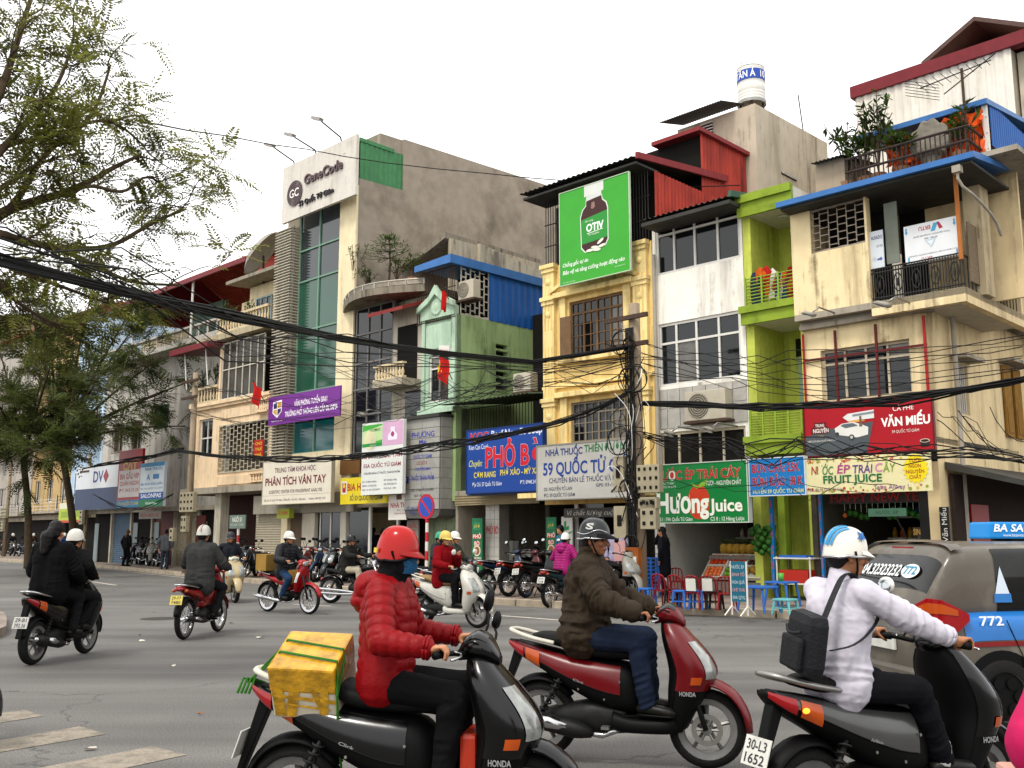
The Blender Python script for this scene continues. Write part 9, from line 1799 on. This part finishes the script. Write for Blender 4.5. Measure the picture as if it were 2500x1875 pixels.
stool('blue plastic table right of the menu board',on_front('I',705,1268),M_bp,.48,.55,None,CR,'table','plastic_table');stool('second blue plastic table with a green cup',on_front('I',840,1236),M_bp,.5,.5,None,CR,'table','plastic_table');stool('low teal stool near the shoulder bag',on_front('I',858,1280),M_tp,.28,.34,'plastic stools',CR)
for k in range(6):stool('stack of blue stools by the orange pole sheet',on_front('I',88,1180)+Vector((0,0,.09*k)),M_bp,.45,.3,'stacked blue stools',CR)
p=on_front('I',838,1236)+Vector((0,0,.5));tag(MB().lathe([(0,0),(.05,0),(.06,.16),(.05,.16),(0,.02)],12).build('cup',paint('#4f9a3a'),loc=p,smooth=True),'green cup on the second blue table','cup')
p=on_front('I',598,1285,SW);mb=thing('menu_board','standing blue menu board with white lines on a white frame','menu board',p,CR);hM=.95
for x in(-.16,.16):MB().cyl((x,0,0),(x,0,hM),.018,n=6).build('frame_leg',M_alu,mb);MB().tube([(x,-.25,0),(x,0,.16),(x,.25,0)],.014,5).build('foot',M_alu,mb)
MB().box(-.15,.15,-.015,.015,.24,hM).build('board',paint('#1c5a6e'),mb)
for k,tx in enumerate(('NƯỚC ÉP','SINH TỐ','HOA QUẢ','CHÈ THÁI','59A QTG')):lettering(mb,tx,-.13,.13,hM-.1-.135*k,.055,'#b58a8a' if k%2 else '#a8b8bc',y=-.02,bold=.02)
# ---- steel pots inside the noodle shop
for i,(x,lb)in enumerate(((440,'large steel broth pot in the noodle shop'),(540,'second steel broth pot in the noodle shop'))):
 s,_=W('F',x,1300,1.5);h_=1.2-.25*i;tag(MB().lathe([(0,0),(.28,0),(.28,h_),(.3,h_+.02),(.0,h_+.05)],20).build('broth_pot',M_steel,loc=FP(s,1.5,SW+.05),smooth=False),lb,'pot')
 # ---- food cart with the woman in green
p=on_front('I',940,1200);ct=thing('food_cart','low food cart with blue trays and red crates','cart',p,CR)
for x in(-.4,.4):
 for y in(-.25,.25):MB().cyl((x,y,0),(x,y,.95),.018,n=6).build('leg',M_alu,ct)
for z in(.35,.9):MB().box(-.45,.45,-.3,.3,z,z+.03).build('shelf',M_alu,ct)
MB().box(-.35,.35,-.25,.25,.38,.66).build('crate',paint('#a8281c'),ct);MB().box(-.35,.3,-.22,.22,.93,.98).build('tray',M_bp,ct)
# ---- parked motorbikes: a few kinds copied along the pavement
protos={}
for k,(kind,body)in enumerate((('moped','#10203a'),('moped','#4a0c10'),('moped','#17171a'),('scooter','#1c1d20'),('scooter','#7d7a72'))):
 o=thing('parked_motorbike','x','motorbike',(0,-500,0),0,'parked motorbikes');({'moped':moped,'scooter':scooter}[kind])(o,dict(parked=True,body=body,plate=('29-H%d'%(k+1),'%d.%d'%(213+71*k,17+13*k))));protos[k]=o
used=set()
def park(k,loc,yaw,label,lean=-.1):
 o=protos[k]if k not in used else copy_tree(protos[k]);used.add(k);o.location=(loc[0],loc[1],SW);o.rotation_euler=(lean,0,yaw);o['label']=label;o['group']='parked motorbikes'
def rear_at(r,x,y,yaw):a=ground(r,x,y,SW);return a+Vector((math.cos(yaw),math.sin(yaw),0))*.62
for i,(x,y,k,lb)in enumerate(((250,1532,0,'blue parked moped nearest the green pier sign'),(392,1540,1,'dark red parked moped second in the row by the noodle shop'),(510,1548,2,'black parked moped third in the row by the noodle shop'),(470,1470,3,'black scooter parked behind the noodle shop row'))):yw=R(40+5*i);park(k,rear_at('F',x,y,yw),yw,lb)
park(4,ground('F',1120,1560,SW),R(-60),'grey scooter parked by the pole facing the road');park(2,ground('F',1060,1500,SW),R(-75),'dark moped parked behind the grey scooter by the pole')
for i in range(9):s=W('D',600+38*i,1480,-2.6)[0];park((3,2,1,4,0,2,3,1,2)[i],FP(s,-2.3+.25*(i%2),0),FROT-PI/2+R((25,32,22,30,26,33,24,29,31)[i]),('first','second','third','fourth','fifth','sixth','seventh','eighth','ninth')[i]+' bike from the roller shutter in the office row')
for i,(x,lb)in enumerate(((225,'bike parked alone by the lane name sign'),(290,'bike parked at the edge of the roller shutter'),(330,'bike before the roller shutter'))):s=W('D',x,1480,-2.2)[0];park((1,3,2)[i],FP(s,-2.2,0),FROT-PI/2+R(30),lb)
for i in range(9):p=ground('J',690+34*i,300+4*i,SW);park((1,2,3,0,3,2,4,2,1)[i],p,R(-70+7*(i%3)),('first','second','third','fourth','fifth','sixth','seventh','eighth','ninth')[i]+' bike in the row under the far shop signs, counted from the tree')
for i in range(6):p=ground('J',10+62*i,262+2*i,SW);park((2,3,0,3,1,2)[i],p,R(-60+9*(i%3)),('first','second','third','fourth','fifth','sixth')[i]+' bike in the dim row behind the couple, from the edge')
for k,o in protos.items():
 if k not in used:o['label']='spare'
 # ---- people on the pavement
def stand(label,loc,yaw,st_,hands=(None,None),h=.9):
 st_.setdefault('vox',.018);st_.setdefault('knee',(1,0,0));q=Vector(loc);q.z=SW;sc_=st_.get('scale',1.)
 return person(label,q,yaw,(0,0,h*sc_),.03,hands,((.05,-.1,0),(-.04,.1,0)),st_,group='people on the pavement')
stand('woman in a dark coat raising a hand to her mouth by the juice stall',ground('F',1450,1530,SW),R(150),dict(vox=.012,top=cloth('#15151a'),top_name='coat',hair='long',bottom=cloth('#18181c'),hem=-.3,seed=41,scale=.95),((.16,-.06,1.42,0),None))
stand('woman in a green jumper bending over the food cart',ground('I',950,1165,SW),R(-110),dict(vox=.013,top=cloth('#3c6a14'),top_name='jumper',bottom=cloth('#22222a'),seed=42,scale=.93,head_pitch=.5),((.3,-.15,.98,0),(.3,.15,.98,0)))
stand('man in a grey shirt walking past the far bikes, seen from behind',ground('J',985,342,SW),R(100),dict(top=cloth('#55565a'),top_name='shirt',bottom=cloth('#2c3440'),seed=43))
stand('person in black with fair hair walking on the far pavement',ground('J',752,325,SW),R(60),dict(top=cloth('#121214'),bottom=cloth('#0f0f12'),seed=44,hair='long',hair_mat=mat('brown_hair','#5a4030',.6)))
stand('boy with a red backpack beside the office door',ground('D',1050,1500,SW),R(70),dict(top=cloth('#a89a98'),bottom=cloth('#22222a'),seed=45,scale=.92))
pk=FP(0,0,0);b0=ground('D',1050,1500,SW);tag(MB().sect([(-.1,0,.0,.1,.16,3),(0,0,0,.16,.22,3.5),(.08,0,0,.14,.2,3)],14).build('backpack',cloth('#a8141c'),loc=(b0 .x-.08,b0 .y-.22,1.25),rot=(0,0,R(70)),smooth=True),'red backpack on the boy beside the office door','backpack')
stand('man in a denim jacket and dark helmet seen from behind',ground('D',1130,1530,SW),R(80),dict(vox=.014,top=cloth('#33475a'),bottom=cloth('#a89c88'),helmet=M_blkg,seed=46));stand('person in a dark jacket with a white helmet next to the denim jacket',ground('D',1195,1510,SW),R(95),dict(top=cloth('#23262e'),bottom=cloth('#1a1a1e'),helmet=paint('#c9c7c0',.3),seed=47))
stand('boy in a blue shirt behind the woman in magenta',ground('F',755,1500,SW),R(200),dict(top=cloth('#2c5a70'),top_name='shirt',bottom=cloth('#22262c'),seed=48));stand('person in a pale lilac shirt in the pharmacy doorway',ground('F',1130,1520,SW),R(-100),dict(top=cloth('#9a94ae'),top_name='shirt',bottom=cloth('#5a1d4a'),seed=49))
def sitter(label,loc,yaw,top_,hl,seed):
 q=Vector(loc);q.z=SW;return person(label,q,yaw,(0,0,.78),.15,((.4,-.2,.95,0),(.4,.2,.95,0)),((.3,-.15,.25),(.3,.15,.25)),dict(vox=.018,top=cloth(top_),bottom=cloth('#1c1c22'),helmet=hl,seed=seed),group='people on the pavement')
sitter('person in a lilac shirt sitting among the far bikes',ground('J',845,300,SW),R(-60),'#8a86ae',None,51);sitter('rider in blue with a white helmet behind the couple',ground('J',375,280,SW),R(-50),'#1f3a6e',paint('#c9c7c0',.3),52);sitter('rider with a white helmet sitting at the far edge',ground('J',65,262,SW),R(-40),'#1c1c22',paint('#c9c7c0',.3),53);sitter('rider with a yellow helmet behind the grey blazer',ground('J',1225,330,SW),R(-50),'#26303c',paint('#b9a85a',.3),54);sitter('rider with a pale helmet beside the couple',ground('J',190,268,SW),R(-45),'#3a3028',paint('#bdbab0',.3),55);sitter('man crouching beside the cruiser',ground('D',835,1490,SW),R(-70),'#2c2826',None,56)
# ---- far shop clutter
tag(MB().box(-.25,.25,-.2,.2,0,.5).build('carton',M_ct,loc=ground('J',660,290,SW),bevel=.01),'brown carton on a hand cart on the far pavement','carton')
bpy.data.scenes.remove(TMP)
